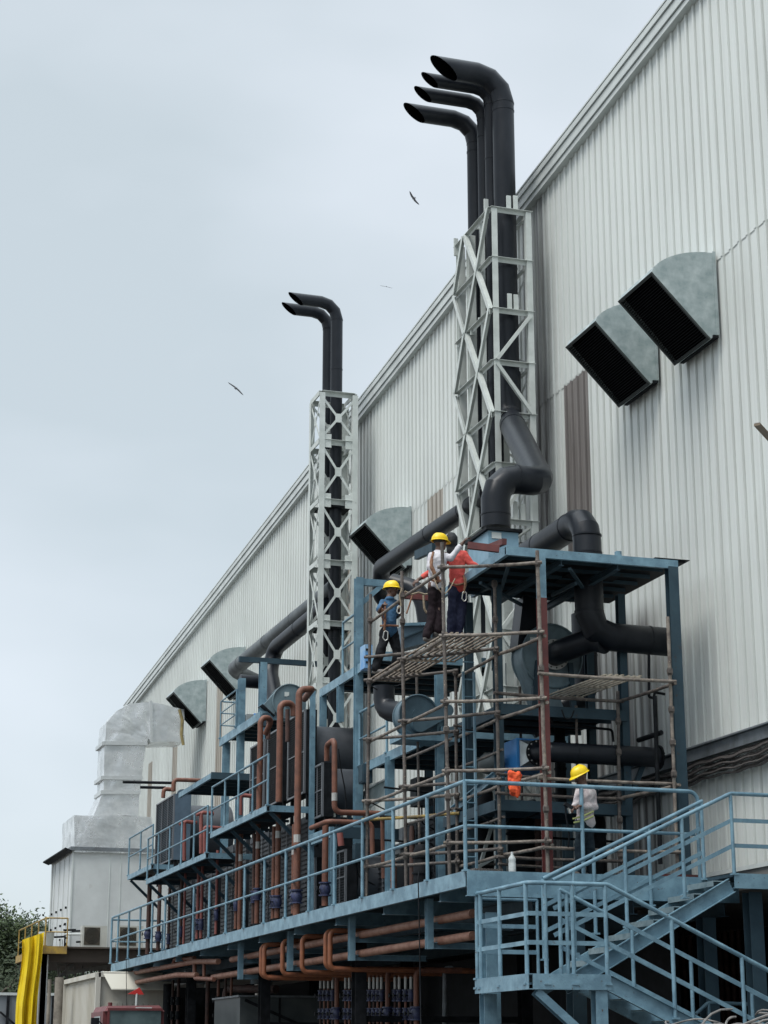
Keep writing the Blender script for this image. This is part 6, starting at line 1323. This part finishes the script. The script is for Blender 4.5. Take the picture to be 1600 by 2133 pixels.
# ================================================================ TREES
LEAF = [mat('leaf_green', (0.040, 0.065, 0.022), .8, col2=(0.075, 0.105, 0.035), scale=1.4, detail=3), mat('leaf_dark', (0.022, 0.036, 0.016), .8, col2=(0.042, 0.06, 0.026), scale=1.4, detail=3), mat('leaf_dry', (0.105, 0.095, 0.055), .85, col2=(0.06, 0.065, 0.035), scale=1.8, detail=3)]
BARK = mat('bark', (0.10, 0.08, 0.06), .9, col2=(.06, .05, .04), scale=6)
def tree(label, c, h, rad, seed, li=0, dens=1.0, leaf=.16, bare=False):
    rg = random.Random(seed); t = thing('tree', label, 'tree', c, 'trees behind the fence'); c = Vector(c)
    b = MB(); b.tube([c, c + Vector((rg.uniform(-.3, .3), 0, h * .3)), c + Vector((rg.uniform(-.5, .5), .2, h * .55))], [h * .03, h * .023, h * .015], 10)
    tips = []
    def limb(p, d, ln, r, lev):
        q = p + d * ln; mid = p.lerp(q, .5) + Vector((rg.uniform(-.1, .1), rg.uniform(-.1, .1), rg.uniform(0, .1))) * ln; b.tube([p, mid, q], [r, r * .75, r * .45], 6)
        tips.append(mid); tips.append(q)
        if lev:
            for k in range(3 if not bare else 4):
                dd = (d + Vector((rg.uniform(-1, 1), rg.uniform(-1, 1), rg.uniform(-.35, .9))) * .75).normalized(); limb(q if k else mid, dd, ln * rg.uniform(.55, .8), r * .5, lev - 1)
    for k in range(8):
        a = 2 * math.pi * k / 8 + rg.uniform(-.3, .3); limb(c + Vector((0, 0, h * rg.uniform(.25, .52))), Vector((math.cos(a), math.sin(a), rg.uniform(.3, 1.2))).normalized(), rad * rg.uniform(.45, .7), h * .011, 2 if not bare else 4)
    b.build('trunk', BARK, t)
    if dens:
        f = MB(); n_ = int(15000 * dens)
        for k in range(n_):
            p = rg.choice(tips) + Vector((rg.gauss(0, 1), rg.gauss(0, 1), rg.gauss(0, .8))) * rad * .12
            s = leaf * .5 * rg.uniform(.5, 1.3); u = Vector((rg.gauss(0, 1), rg.gauss(0, 1), rg.gauss(0, 1))).normalized(); v = u.orthogonal().normalized()
            f.mi = rg.choice((0, 0, 1)); f.add([p - u * s, p + v * s * .5, p + u * s, p - v * s * .5], [(0, 1, 2, 3)])
        f.build('crown', [LEAF[li], LEAF[1]], t, smooth=False)
    return t
def tp(px, Y): return Vector((at(px, 2000, Y=Y).x, Y, 0))
tree('green leafy tree filling the left edge behind the tarpaulin', tp(2, 95), 9.4, 3.2, 1, 0, 1.6, .2)
tree('dark bushy tree behind the yellow platform posts', tp(110, 92), 5.2, 3.6, 2, 1, 1.5, .2)
tree('dry-leaved tree between the green tree and the plant room', tp(55, 100), 7.0, 3.0, 3, 2, .9, .16)
tree('bare twiggy tree rising above the dry one', tp(32, 105), 10.3, 3.2, 4, 2, 0.06, .1, bare=True)
tree('low dark tree at the bottom left behind the fence', tp(-20, 88), 6.5, 3.8, 5, 1, 1.3, .2)
tree('shadowed shrub-like tree behind the slatted rack', tp(190, 98), 4.6, 3.4, 6, 1, 1.1, .2)
# ================================================================ BIRDS
BIRD = mat('bird_dark', (0.025, 0.025, 0.028), .8)
def bird(label, px, py, dist, span, roll, yaw, gull=.18, tail=True):
    c = EYE + (at(px, py, Y=dist) - EYE); t = thing('bird', label, 'bird', c, 'birds gliding in the sky')
    t.rotation_euler = (0, 0, 0); rt = _Rm @ Vector((1, 0, 0)); up = _Rm @ Vector((0, 1, 0)); fw = _Rm @ Vector((0, 0, -1))
    ax = (rt * math.cos(roll) + up * math.sin(roll)); nrm = (up * math.cos(roll) - rt * math.sin(roll)); hd = (nrm * math.cos(yaw) + fw * math.sin(yaw)).normalized(); th = ax.cross(hd).normalized() * .012 * span
    s = span / 2; b = MB()
    for k in (-1, 1):
        pl = [(0.0, .16), (.25, .30), (.5, .25), (.8, .09), (1.0, -.12), (.78, -.16), (.5, -.10), (.25, -.12), (0.0, -.20)]
        b.prism([c + ax * (k * u * s) + hd * (v * s) + th * (-12 * gull * math.sin(u * 2.4) * 1.0) for (u, v) in pl], th)
    body = [(-.26, .015), (-.1, .055), (.08, .075), (.22, .06), (.30, .045), (.36, .01)]
    b.tube([c + hd * (u * s) for (u, r) in body], [r * s for (u, r) in body], 8)
    if tail: b.prism([c + hd * (-.18 * s) + ax * .03 * s, c + hd * (-.46 * s) + ax * .12 * s, c + hd * (-.38 * s), c + hd * (-.46 * s) - ax * .12 * s, c + hd * (-.18 * s) - ax * .03 * s], th)
    o = b.build('bird_body', BIRD, t); return t
bird('dark kite-like bird with wings spread, nearest the tall stacks', 862, 413, 70, 0.72, math.radians(-55), math.radians(50 + 180))
bird('faint thin bird seen edge-on above the shorter stacks', 805, 597, 110, 0.82, math.radians(-12), math.radians(80))
bird('dark bird with slanting wings alone at the left', 492, 809, 80, 0.92, math.radians(-40), math.radians(72))
# ================================================================ WIRE HEAP
WIRE = mat('grey_wire', (0.20, 0.19, 0.18), .6, col2=(.10, .095, .09), scale=14)
HP = thing('wire_heap', 'tangled heap of grey cable coils in the bottom right corner', 'cable heap', (at(1500, 2130, Y=15).x, 15, 0))
rg = random.Random(11); hc = at(1560, 2142, Y=15.0)
for k in range(70):
    R0 = rg.uniform(.18, .62); cx_ = hc.x + rg.uniform(-.36, .5); cy_ = 15 + rg.uniform(-.5, .5); cz_ = hc.z - .03 + rg.uniform(-.22, .10) - abs(cx_ - hc.x - .15) * .30
    tl = rg.uniform(-.5, .5); tw = rg.uniform(-.3, .3); ph = rg.uniform(0, 6); a0 = rg.uniform(0, 6); ln = rg.uniform(2.5, 6); n = 26
    pts = []
    for j in range(n + 1):
        a = a0 + ln * j / n; p = Vector((math.cos(a) * R0, math.sin(a) * R0 * .8, math.sin(a + ph) * R0 * tl * .75 + .03 * math.sin(a * 4 + ph))); pts.append(Vector((cx_, cy_, cz_)) + p)
    b = MB(); b.tube(pts, rg.choice((.008, .010, .012)), 6); b.build('cable_coil', WIRE, HP)
# ================================================================ PEOPLE
SKIN = mat('skin_brown', (0.105, 0.052, 0.034), .55, col2=(0.085, 0.042, 0.028), scale=9)
HAIR = mat('hair_black', (0.012, 0.011, 0.011), .6)
HELM = mat('helmet_yellow', (0.88, 0.62, 0.008), .38, col2=(.80, .54, .008), scale=5)
HARN = mat('harness_webbing', (0.20, 0.085, 0.05), .8, col2=(.30, .17, .10), scale=20)
STEELB = mat('carabiner_steel', (0.55, 0.55, 0.52), .35, .6)
ROPE = mat('rope_tan', (0.33, 0.27, 0.19), .85, col2=(.22, .17, .12), scale=25)
def caps(b, p, q, r0, r1, n=14):
    p, q = Vector(p), Vector(q); b.tube([p, p.lerp(q, .33), p.lerp(q, .67), q], [r0, r0 * .67 + r1 * .33, r0 * .33 + r1 * .67, r1], n); b.ell(p, r0, r0, r0, n, 8); b.ell(q, r1, r1, r1, n, 8)
def limb(b, pts, rs, n=14):
    for i in range(len(pts) - 1): caps(b, pts[i], pts[i + 1], rs[i], rs[i + 1], n)
RT = _Rm @ Vector((1, 0, 0)); FWD = Vector((math.sin(HEAD), math.cos(HEAD), 0)); UPV = Vector((0, 0, 1))
def hand(b, wrist, dirv, palm_n, s=1.0, curl=.5, side=1):
    """palm, four unequal bent fingers and a thumb leaving the side of the palm"""
    w = Vector(wrist); d = Vector(dirv).normalized(); n = Vector(palm_n); n = (n - d * n.dot(d)).normalized(); sd = d.cross(n) * side
    pc = w + d * .045 * s
    rot = Matrix((d, sd, n)).transposed()
    b.ell(pc, .050 * s, .040 * s, .017 * s, 12, 8, rot)
    for k, ln in enumerate((.066, .074, .070, .055)):
        base = w + d * .082 * s + sd * (.030 - .020 * k) * s; a1 = d * math.cos(curl * .7) + n * math.sin(curl * .7); a2 = d * math.cos(curl * 1.7) + n * math.sin(curl * 1.7)
        m_ = base + a1 * ln * .5 * s; t_ = m_ + a2 * ln * .55 * s; limb(b, [base - d * .02 * s, m_, t_], [.0095 * s, .009 * s, .0075 * s], 8)
    tb = w + d * .025 * s + sd * .030 * s; tm = tb + (d * .6 + sd * .8).normalized() * .035 * s; limb(b, [tb, tm, tm + (d * .85 + n * .6).normalized() * .030 * s], [.013 * s, .011 * s, .009 * s], 8)
def person(label, Y, j, s, face, shirt, trousers, sleeve='short', pitch=0.0, shoes=None, hooded=False, shirt_long=0.04, nscale=9, moust=False, skin=SKIN):
    """j: joints by name, each measured in the photograph and set on the plane this person stands in (px, py, depth offset)"""
    J = {k: at(v[0], v[1], Y=Y) + FWD * (v[2] if len(v) > 2 else 0) for k, v in j.items()}
    f = (RT * face[0] + FWD * face[1]).normalized(); f = Vector((f.x, f.y, 0)).normalized(); side = f.cross(UPV).normalized()
    loc = (J['ank_l'] + J['ank_r']) / 2; loc.z = min(J['ank_l'].z, J['ank_r'].z) - .08
    hc = J['head']; fp = (f * math.cos(pitch) + UPV * math.sin(pitch)).normalized(); up2 = side.cross(fp).normalized(); rot = Matrix((fp, side, up2)).transposed()
    b = MB()
    b.ell(hc + up2 * .02 * s, .098 * s, .078 * s, .108 * s, 18, 12, rot); b.ell(hc + fp * .028 * s - up2 * .055 * s, .062 * s, .056 * s, .066 * s, 14, 10, rot)
    b.ell(hc + fp * .070 * s - up2 * .088 * s, .022 * s, .024 * s, .018 * s, 10, 8, rot)
    caps(b, hc + fp * .088 * s - up2 * .002 * s, hc + fp * .108 * s - up2 * .030 * s, .010 * s, .015 * s, 10)
    b.ell(hc + fp * .088 * s - up2 * .060 * s, .014 * s, .026 * s, .011 * s, 10, 6, rot)
    for k in (-1, 1):
        b.ell(hc + side * k * .078 * s - up2 * .012 * s, .020 * s, .009 * s, .032 * s, 10, 8, rot)
        b.ell(hc + fp * .086 * s + side * k * .032 * s + up2 * .018 * s, .012 * s, .022 * s, .008 * s, 10, 6, rot)
    caps(b, hc - up2 * .05 * s - fp * .015 * s, J['neck'], .052 * s, .062 * s)
    shl, shr = J['sh_l'], J['sh_r']; ch = (shl + shr) / 2 - UPV * .10 * s; ws = J['waist']; hp = (J['hip_l'] + J['hip_r']) / 2
    sv = (shr - shl); wid = max(sv.length / 2, .10 * s); svn = sv.normalized() if sv.length > .05 else side
    fv = svn.cross(UPV).normalized(); rt_ = Matrix((svn, fv, UPV)).transposed()
    def torso(b, g):
        b.ell(ch, (wid + .015 * s) * g, .115 * s * g, .19 * s, 18, 12, rt_); b.ell(ws, (wid * .80 + .02) * g, .105 * s * g, .17 * s, 18, 12, rt_); caps(b, ch, ws, .115 * s * g, .11 * s * g, 18)
        caps(b, shl, shr, .062 * s * g, .062 * s * g); caps(b, J['neck'] - UPV * .03 * s, ch, .062 * s * g, .09 * s * g)
    torso(b, .95); b.ell(hp, .15 * s, .105 * s, .12 * s, 16, 10, rt_)
    for q in ('l', 'r'):
        limb(b, [J['sh_' + q], J['el_' + q], J['wr_' + q]], [.050 * s, .040 * s, .027 * s])
        d = (J['wr_' + q] - J['el_' + q]).normalized(); pn = Vector(j.get('pn_' + q, (0, 0, -1))) if ('pn_' + q) in j else -UPV
        limb(b, [J['hip_' + q], J['kn_' + q], J['ank_' + q]], [.080 * s, .055 * s, .038 * s])
        hand(b, J['wr_' + q], d, -UPV + f * .3, s, .75, 1 if q == 'l' else -1)
    body = remesh(b, 'person', skin, None, .0085, 0, loc=loc, smooth_it=1)
    tag(body, label, 'person')
    # hair cap
    h = MB(); h.ell(hc + up2 * .028 * s - fp * .014 * s, .100 * s, .084 * s, .100 * s, 18, 12, rot, zmin=-.35); h.build('hair', HAIR, body)
    e = MB()
    for k in (-1, 1): e.ell(hc + fp * .086 * s + side * k * .032 * s + up2 * .006 * s, .011 * s, .012 * s, .009 * s, 10, 8, rot)
    e = None
    for k in (-1, 1):
        e = MB(); e.ell(hc + fp * .084 * s + side * k * .032 * s + up2 * .004 * s, .012 * s, .014 * s, .008 * s, 10, 8, rot); e.build('eye', mat('eye_white', (.42, .38, .34), .3) if 'eye_white' not in bpy.data.materials else bpy.data.materials['eye_white'], body)
    if moust:
        e = MB(); caps(e, hc + fp * .098 * s - up2 * .047 * s - side * .026 * s, hc + fp * .098 * s - up2 * .047 * s + side * .026 * s, .009 * s, .009 * s, 8); e.build('moustache', HAIR, body)
    # helmet
    if not hooded:
        hb = MB(); c0_ = hc + up2 * .040 * s - fp * .006 * s; vs = []; fs = []; n = 28; m_ = 9
        for i in range(m_ + 1):
            th = math.pi / 2 * i / m_
            for k in range(n):
                a = 2 * math.pi * k / n; ridge = 1.0 + (.05 * math.exp(-((math.sin(a)) / .18) ** 2) * math.cos(th) ** .5 if i > 0 else 0)
                p = fp * (.142 * s * math.cos(a) * math.sin(th) ** .8) + side * (.116 * s * math.sin(a) * math.sin(th) ** .8) + up2 * (.120 * s * math.cos(th) * ridge); vs.append(c0_ + p)
        for i in range(m_):
            for k in range(n): fs.append((i * n + k, (i + 1) * n + k, (i + 1) * n + (k + 1) % n, i * n + (k + 1) % n))
        hb.add(vs, fs); base = len(hb.v) - n
        ring2 = []
        for k in range(n):
            a = 2 * math.pi * k / n; fr = max(0, math.cos(a)) ** 2; e_ = .012 + .045 * fr
            ring2.append(c0_ + fp * ((.142 + e_) * s * math.cos(a)) + side * ((.116 + .012) * s * math.sin(a)) - up2 * (.008 + .016 * fr) * s)
        ring3 = [p - up2 * .006 * s for p in ring2]; ring4 = [v - up2 * .006 * s for v in vs[-n:]]
        k0 = len(hb.v); hb.v += ring2 + ring3 + ring4
        for k in range(n):
            k2 = (k + 1) % n; hb.f += [(base + k, k0 + k, k0 + k2, base + k2), (k0 + k, k0 + n + k, k0 + n + k2, k0 + k2), (k0 + n + k, k0 + 2 * n + k, k0 + 2 * n + k2, k0 + n + k2)]; hb.m += [0, 0, 0]
        hb.f = list(hb.f)
        hl = hb.build('helmet', HELM, body, ang=40)
        st = MB(); st.tube([hc + side * .082 * s + up2 * .03 * s, hc + side * .070 * s - up2 * .06 * s, hc + fp * .055 * s - up2 * .112 * s, hc - side * .070 * s - up2 * .06 * s, hc - side * .082 * s + up2 * .03 * s], .005 * s, 6); st.build('chin_strap', HARN, body)
    else:
        hb = MB(); hb.ell(hc + up2 * .01 * s - fp * .01 * s, .122 * s, .104 * s, .135 * s, 16, 12, rot); caps(hb, hc - up2 * .06 * s, J['neck'] - UPV * .02, .085 * s, .11 * s); remesh(hb, 'hood', mat('hood_dark', (.018, .02, .024), .8), body, .012, .01, 12)
        mk = MB(); mk.ell(hc - side * .02 + fp * .075 * s - up2 * .01 * s, .05 * s, .055 * s, .055 * s, 12, 8, rot); mk.build('face_mask', mat('mask_grey', (.30, .32, .30), .7), body)
    # shirt
    b = MB(); torso(b, 1.10); b.ell(hp + UPV * .03 * s, (wid * .80 + .045) * 1.05, .134 * s, (.11 + shirt_long) * s, 18, 12, rt_)
    for q in ('l', 'r'):
        e_ = J['el_' + q]; sh = J['sh_' + q]; w_ = J['wr_' + q]
        if sleeve == 'short': caps(b, sh, sh.lerp(e_, .78), .067 * s, .070 * s)
        else: limb(b, [sh, e_, e_.lerp(w_, .72 if sleeve == 'mid' else .93)], [.068 * s, .056 * s, .044 * s])
    b.tube([J['neck'] - UPV * .035 * s, J['neck'] + UPV * .012 * s], [.085 * s, .070 * s], 16)
    sh_o = remesh(b, 'shirt', shirt, body, .011, .014, nscale, smooth_it=2)
    # trousers
    b = MB(); b.ell(hp, .148 * s, .108 * s, .12 * s, 18, 12, rt_)
    for q in ('l', 'r'):
        a = J['ank_' + q] + UPV * .015; limb(b, [J['hip_' + q], J['kn_' + q], a], [.098 * s, .078 * s, .068 * s])
    remesh(b, 'trousers', trousers, body, .012, .020, 8, smooth_it=2)
    # shoes
    for q in ('l', 'r'):
        a = J['ank_' + q]; sd = f * (1 if not shoes else 1); b = MB(); caps(b, a - UPV * .035 * s - sd * .03 * s, a - UPV * .045 * s + sd * .13 * s, .042 * s, .034 * s, 12); caps(b, a, a - UPV * .04 * s, .046 * s, .045 * s, 12)
        remesh(b, 'shoe', mat('shoe_grey', (.10, .095, .09), .8, col2=(.2, .19, .18), scale=12) if 'shoe_grey' not in bpy.data.materials else bpy.data.materials['shoe_grey'], body, .010)
    return body, J, f, side
def strap(parent, pts, w=.035, m=None, name='harness_strap', th=.010):
    b = MB(); pts = [Vector(p) for p in pts]
    b.tube(fillet(pts, .05, 3), w * .35, 8); return b.build(name, m or HARN, parent)
def hook(parent, p, ln=.14, w=.035):
    p = Vector(p); b = MB(); b.tube(fillet([p, p + RT * w - UPV * .02, p + RT * w * .9 - UPV * ln * .8, p - UPV * ln, p - RT * w - UPV * ln * .7, p - RT * w * .6 - UPV * .02, p], .015, 3), .009, 8); b.build('snap_hook', STEELB, parent)
BLUSH = mat('shirt_blue', (0.040, 0.125, 0.235), .8, col2=(.025, .08, .16), scale=6, bump=.3)
WHISH = mat('shirt_white', (0.62, 0.61, 0.64), .8, col2=(.48, .46, .50), scale=5, bump=.3)
REDSH = mat('shirt_coral', (0.66, 0.095, 0.075), .8, col2=(.50, .06, .055), scale=6, bump=.3)
CHKSH = mat('shirt_pale_pink', (0.56, 0.52, 0.52), .8, col2=(.40, .34, .35), scale=9, bump=.3)
TRB = mat('trousers_black', (0.007, 0.008, 0.010), .85, spec=.15, col2=(.03, .032, .036), scale=6)
TRN = mat('trousers_navy', (0.013, 0.016, 0.040), .85, spec=.2, col2=(.035, .04, .075), scale=6)
TRG = mat('trousers_dark_teal', (0.010, 0.018, 0.026), .85, spec=.2, col2=(.028, .042, .052), scale=6)
Yw1 = 29.0
B1, J1, f1, s1 = person('person in blue shirt and yellow helmet at the left of the scaffold', Yw1,
    dict(head=(816, 1229), neck=(812, 1245), sh_l=(798, 1256, .02), sh_r=(823, 1254, .08), el_l=(791, 1276, -.08), wr_l=(797, 1270, -.22), el_r=(831, 1277, .05), wr_r=(833, 1262, -.12), waist=(811, 1296), hip_l=(804, 1316), hip_r=(818, 1316, .04), kn_l=(795, 1353, -.05), kn_r=(827, 1355), ank_l=(783, 1394), ank_r=(824, 1401)),
    1.0, (.95, -.55), BLUSH, TRB, 'short', moust=True)
strap(B1, [J1['sh_l'] + FWD * -.10 + RT * .03, J1['waist'] - FWD * .14 - RT * .06, at(799, 1304, Y=Yw1 - .2)], .04)
strap(B1, [at(797, 1268, Y=Yw1 - .3), at(796, 1285, Y=Yw1 - .2), at(803, 1300, Y=Yw1 - .18), at(801, 1316, Y=Yw1 - .2)], .04)
strap(B1, [at(800, 1270, Y=Yw1 - .3), at(803, 1290, Y=Yw1 - .22), at(800, 1312, Y=Yw1 - .2)], .05)
hook(B1, at(803, 1314, Y=Yw1 - .22), .17, .04)
strap(B1, [J1['waist'] - RT * .15 - FWD * .08 - UPV * .08, J1['waist'] - FWD * .15 - UPV * .09, J1['waist'] + RT * .15 - FWD * .08 - UPV * .08], .05)
Yw2 = 26.55
B2, J2, f2, s2_ = person('person in white shirt and yellow helmet raising an arm to the maroon beam', Yw2,
    dict(head=(917, 1131), neck=(914, 1148), sh_l=(900, 1159, -.03), sh_r=(927, 1158, -.02), el_l=(896, 1184, -.08), wr_l=(905, 1203, -.14), el_r=(939, 1166, -.10), wr_r=(964, 1136, -.16), waist=(908, 1199), hip_l=(904, 1219), hip_r=(916, 1219), kn_l=(902, 1268), kn_r=(914, 1266), ank_l=(889, 1331, -.15), ank_r=(911, 1318, -.1)),
    .98, (.85, .55), WHISH, mat('trousers_maroon', (.012, .008, .010), .85, spec=.15, col2=(.022, .014, .018), scale=6), 'mid')
strap(B2, [at(903, 1150, Y=Yw2 - .16), at(897, 1172, Y=Yw2 - .18), at(906, 1192, Y=Yw2 - .2), at(916, 1212, Y=Yw2 - .18)], .055)
strap(B2, [at(900, 1165, Y=Yw2 - .18), at(898, 1182, Y=Yw2 - .2), at(908, 1200, Y=Yw2 - .2)], .07)
strap(B2, [at(896, 1207, Y=Yw2 - .12), at(908, 1211, Y=Yw2 - .17), at(922, 1209, Y=Yw2 - .15)], .05)
strap(B2, [at(901, 1196, Y=Yw2 - .2), at(912, 1225, Y=Yw2 - .3), at(925, 1240, Y=Yw2 - .3), at(938, 1225, Y=Yw2 - .25), at(948, 1205, Y=Yw2 - .1)], .025, ROPE, 'lanyard')
Yw3 = 26.75
B3, J3, f3, s3 = person('person in coral red shirt and navy trousers, facing away', Yw3,
    dict(head=(940, 1128), neck=(944, 1146), sh_l=(938, 1157, .04), sh_r=(966, 1156, -.02), el_l=(906, 1182, .12), wr_l=(872, 1204, .1), el_r=(981, 1178, -.08), wr_r=(1004, 1190, -.1), waist=(951, 1200), hip_l=(946, 1224), hip_r=(964, 1224), kn_l=(942, 1272), kn_r=(962, 1272), ank_l=(939, 1328), ank_r=(956, 1328)),
    1.0, (-.15, .9), REDSH, TRN, 'mid', hooded=True)
strap(B3, [at(966, 1198, Y=Yw3 - .2), at(969, 1214, Y=Yw3 - .22), at(967, 1232, Y=Yw3 - .22)], .045)
strap(B3, [at(972, 1202, Y=Yw3 - .2), at(970, 1222, Y=Yw3 - .22), at(966, 1236, Y=Yw3 - .22)], .03, ROPE, 'lanyard')
hook(B3, at(967, 1232, Y=Yw3 - .22), .16, .035)
strap(B3, [at(936, 1214, Y=Yw3 - .1), at(952, 1219, Y=Yw3 - .18), at(972, 1214, Y=Yw3 - .1)], .05)
Yw4 = 24.50
B4, J4, f4, s4 = person('person in pale pink shirt and yellow helmet behind the deck railing', Yw4,
    dict(head=(1209, 1617), neck=(1215, 1636), sh_l=(1207, 1650, -.04), sh_r=(1234, 1651, .06), el_l=(1199, 1675, -.14), wr_l=(1192, 1683, -.22), el_r=(1238, 1682, -.05), wr_r=(1208, 1683, -.2), waist=(1219, 1694), hip_l=(1213, 1714, -.03), hip_r=(1226, 1714, .04), kn_l=(1207, 1765, -.05), kn_r=(1228, 1766, .03), ank_l=(1209, 1815), ank_r=(1231, 1817, .05)),
    .98, (-.85, -.5), CHKSH, TRG, 'long', pitch=-.45, moust=True)
t = thing('hand_tool', 'small dark tool in the hands of the worker behind the railing', 'tool', at(1184, 1678, Y=Yw4 - .25))
b = MB(); b.bar(at(1176, 1674, Y=Yw4 - .25), at(1192, 1684, Y=Yw4 - .25), .06, .05); b.build('tool_body', DARKST, t)
b = MB(); b.bar(at(1185, 1682, Y=Yw4 - .25), at(1189, 1694, Y=Yw4 - .25), .04, .04); b.build('tool_grip', STEELB, t)
b = MB(); b.tube([at(1178, 1680, Y=Yw4 - .25), at(1180, 1705, Y=Yw4 - .2), at(1186, 1740, Y=Yw4 - .1), at(1184, 1765, Y=Yw4 - .05)], .012, 6); b.build('tool_cord', DARKST, t)
LIME = mat('lime_band', (.42, .46, .18), .8)
for (p, q) in (((1193, 1706), (1236, 1690)), ((1195, 1714), (1236, 1700))): strap(B4, [at(*p, Y=Yw4 - .14), at((p[0] + q[0]) / 2, (p[1] + q[1]) / 2 + 2, Y=Yw4 - .20), at(*q, Y=Yw4 - .1)], .035, LIME, 'reflective_band')
# ropes tied to the scaffold beside the workers
RP = thing('safety_rope', 'tan safety rope with snap hooks slung between scaffold pole and maroon beam', 'rope', at(830, 1240, Y=27.2))
b = MB(); b.tube(fillet([at(838, 1225, Y=27.2), at(832, 1240, Y=27.2), at(836, 1262, Y=27.2), at(829, 1268, Y=27.2)], .05, 3), .012, 6); b.build('rope_length', ROPE, RP)
b = MB(); b.tube([at(843, 1232, Y=27.8), at(858, 1238, Y=27.8), at(872, 1234, Y=27.8), at(884, 1238, Y=27.8), at(898, 1236, Y=27.8)], .016, 6); b.build('rope_length', ROPE, RP)
b = MB(); b.tube([at(859, 1240, Y=27.8), at(853, 1260, Y=27.8), at(847, 1278, Y=27.8)], .014, 6); b.build('rope_length', HARN, RP)
b = MB(); b.tube(fillet([at(882, 1240, Y=27.8), at(884, 1268, Y=27.8), at(890, 1279, Y=27.8), at(898, 1272, Y=27.8), at(898, 1256, Y=27.8)], .1, 4), .018, 6); b.build('rope_length', ROPE, RP)
hook(RP, at(831, 1262, Y=27.2), .13, .03)
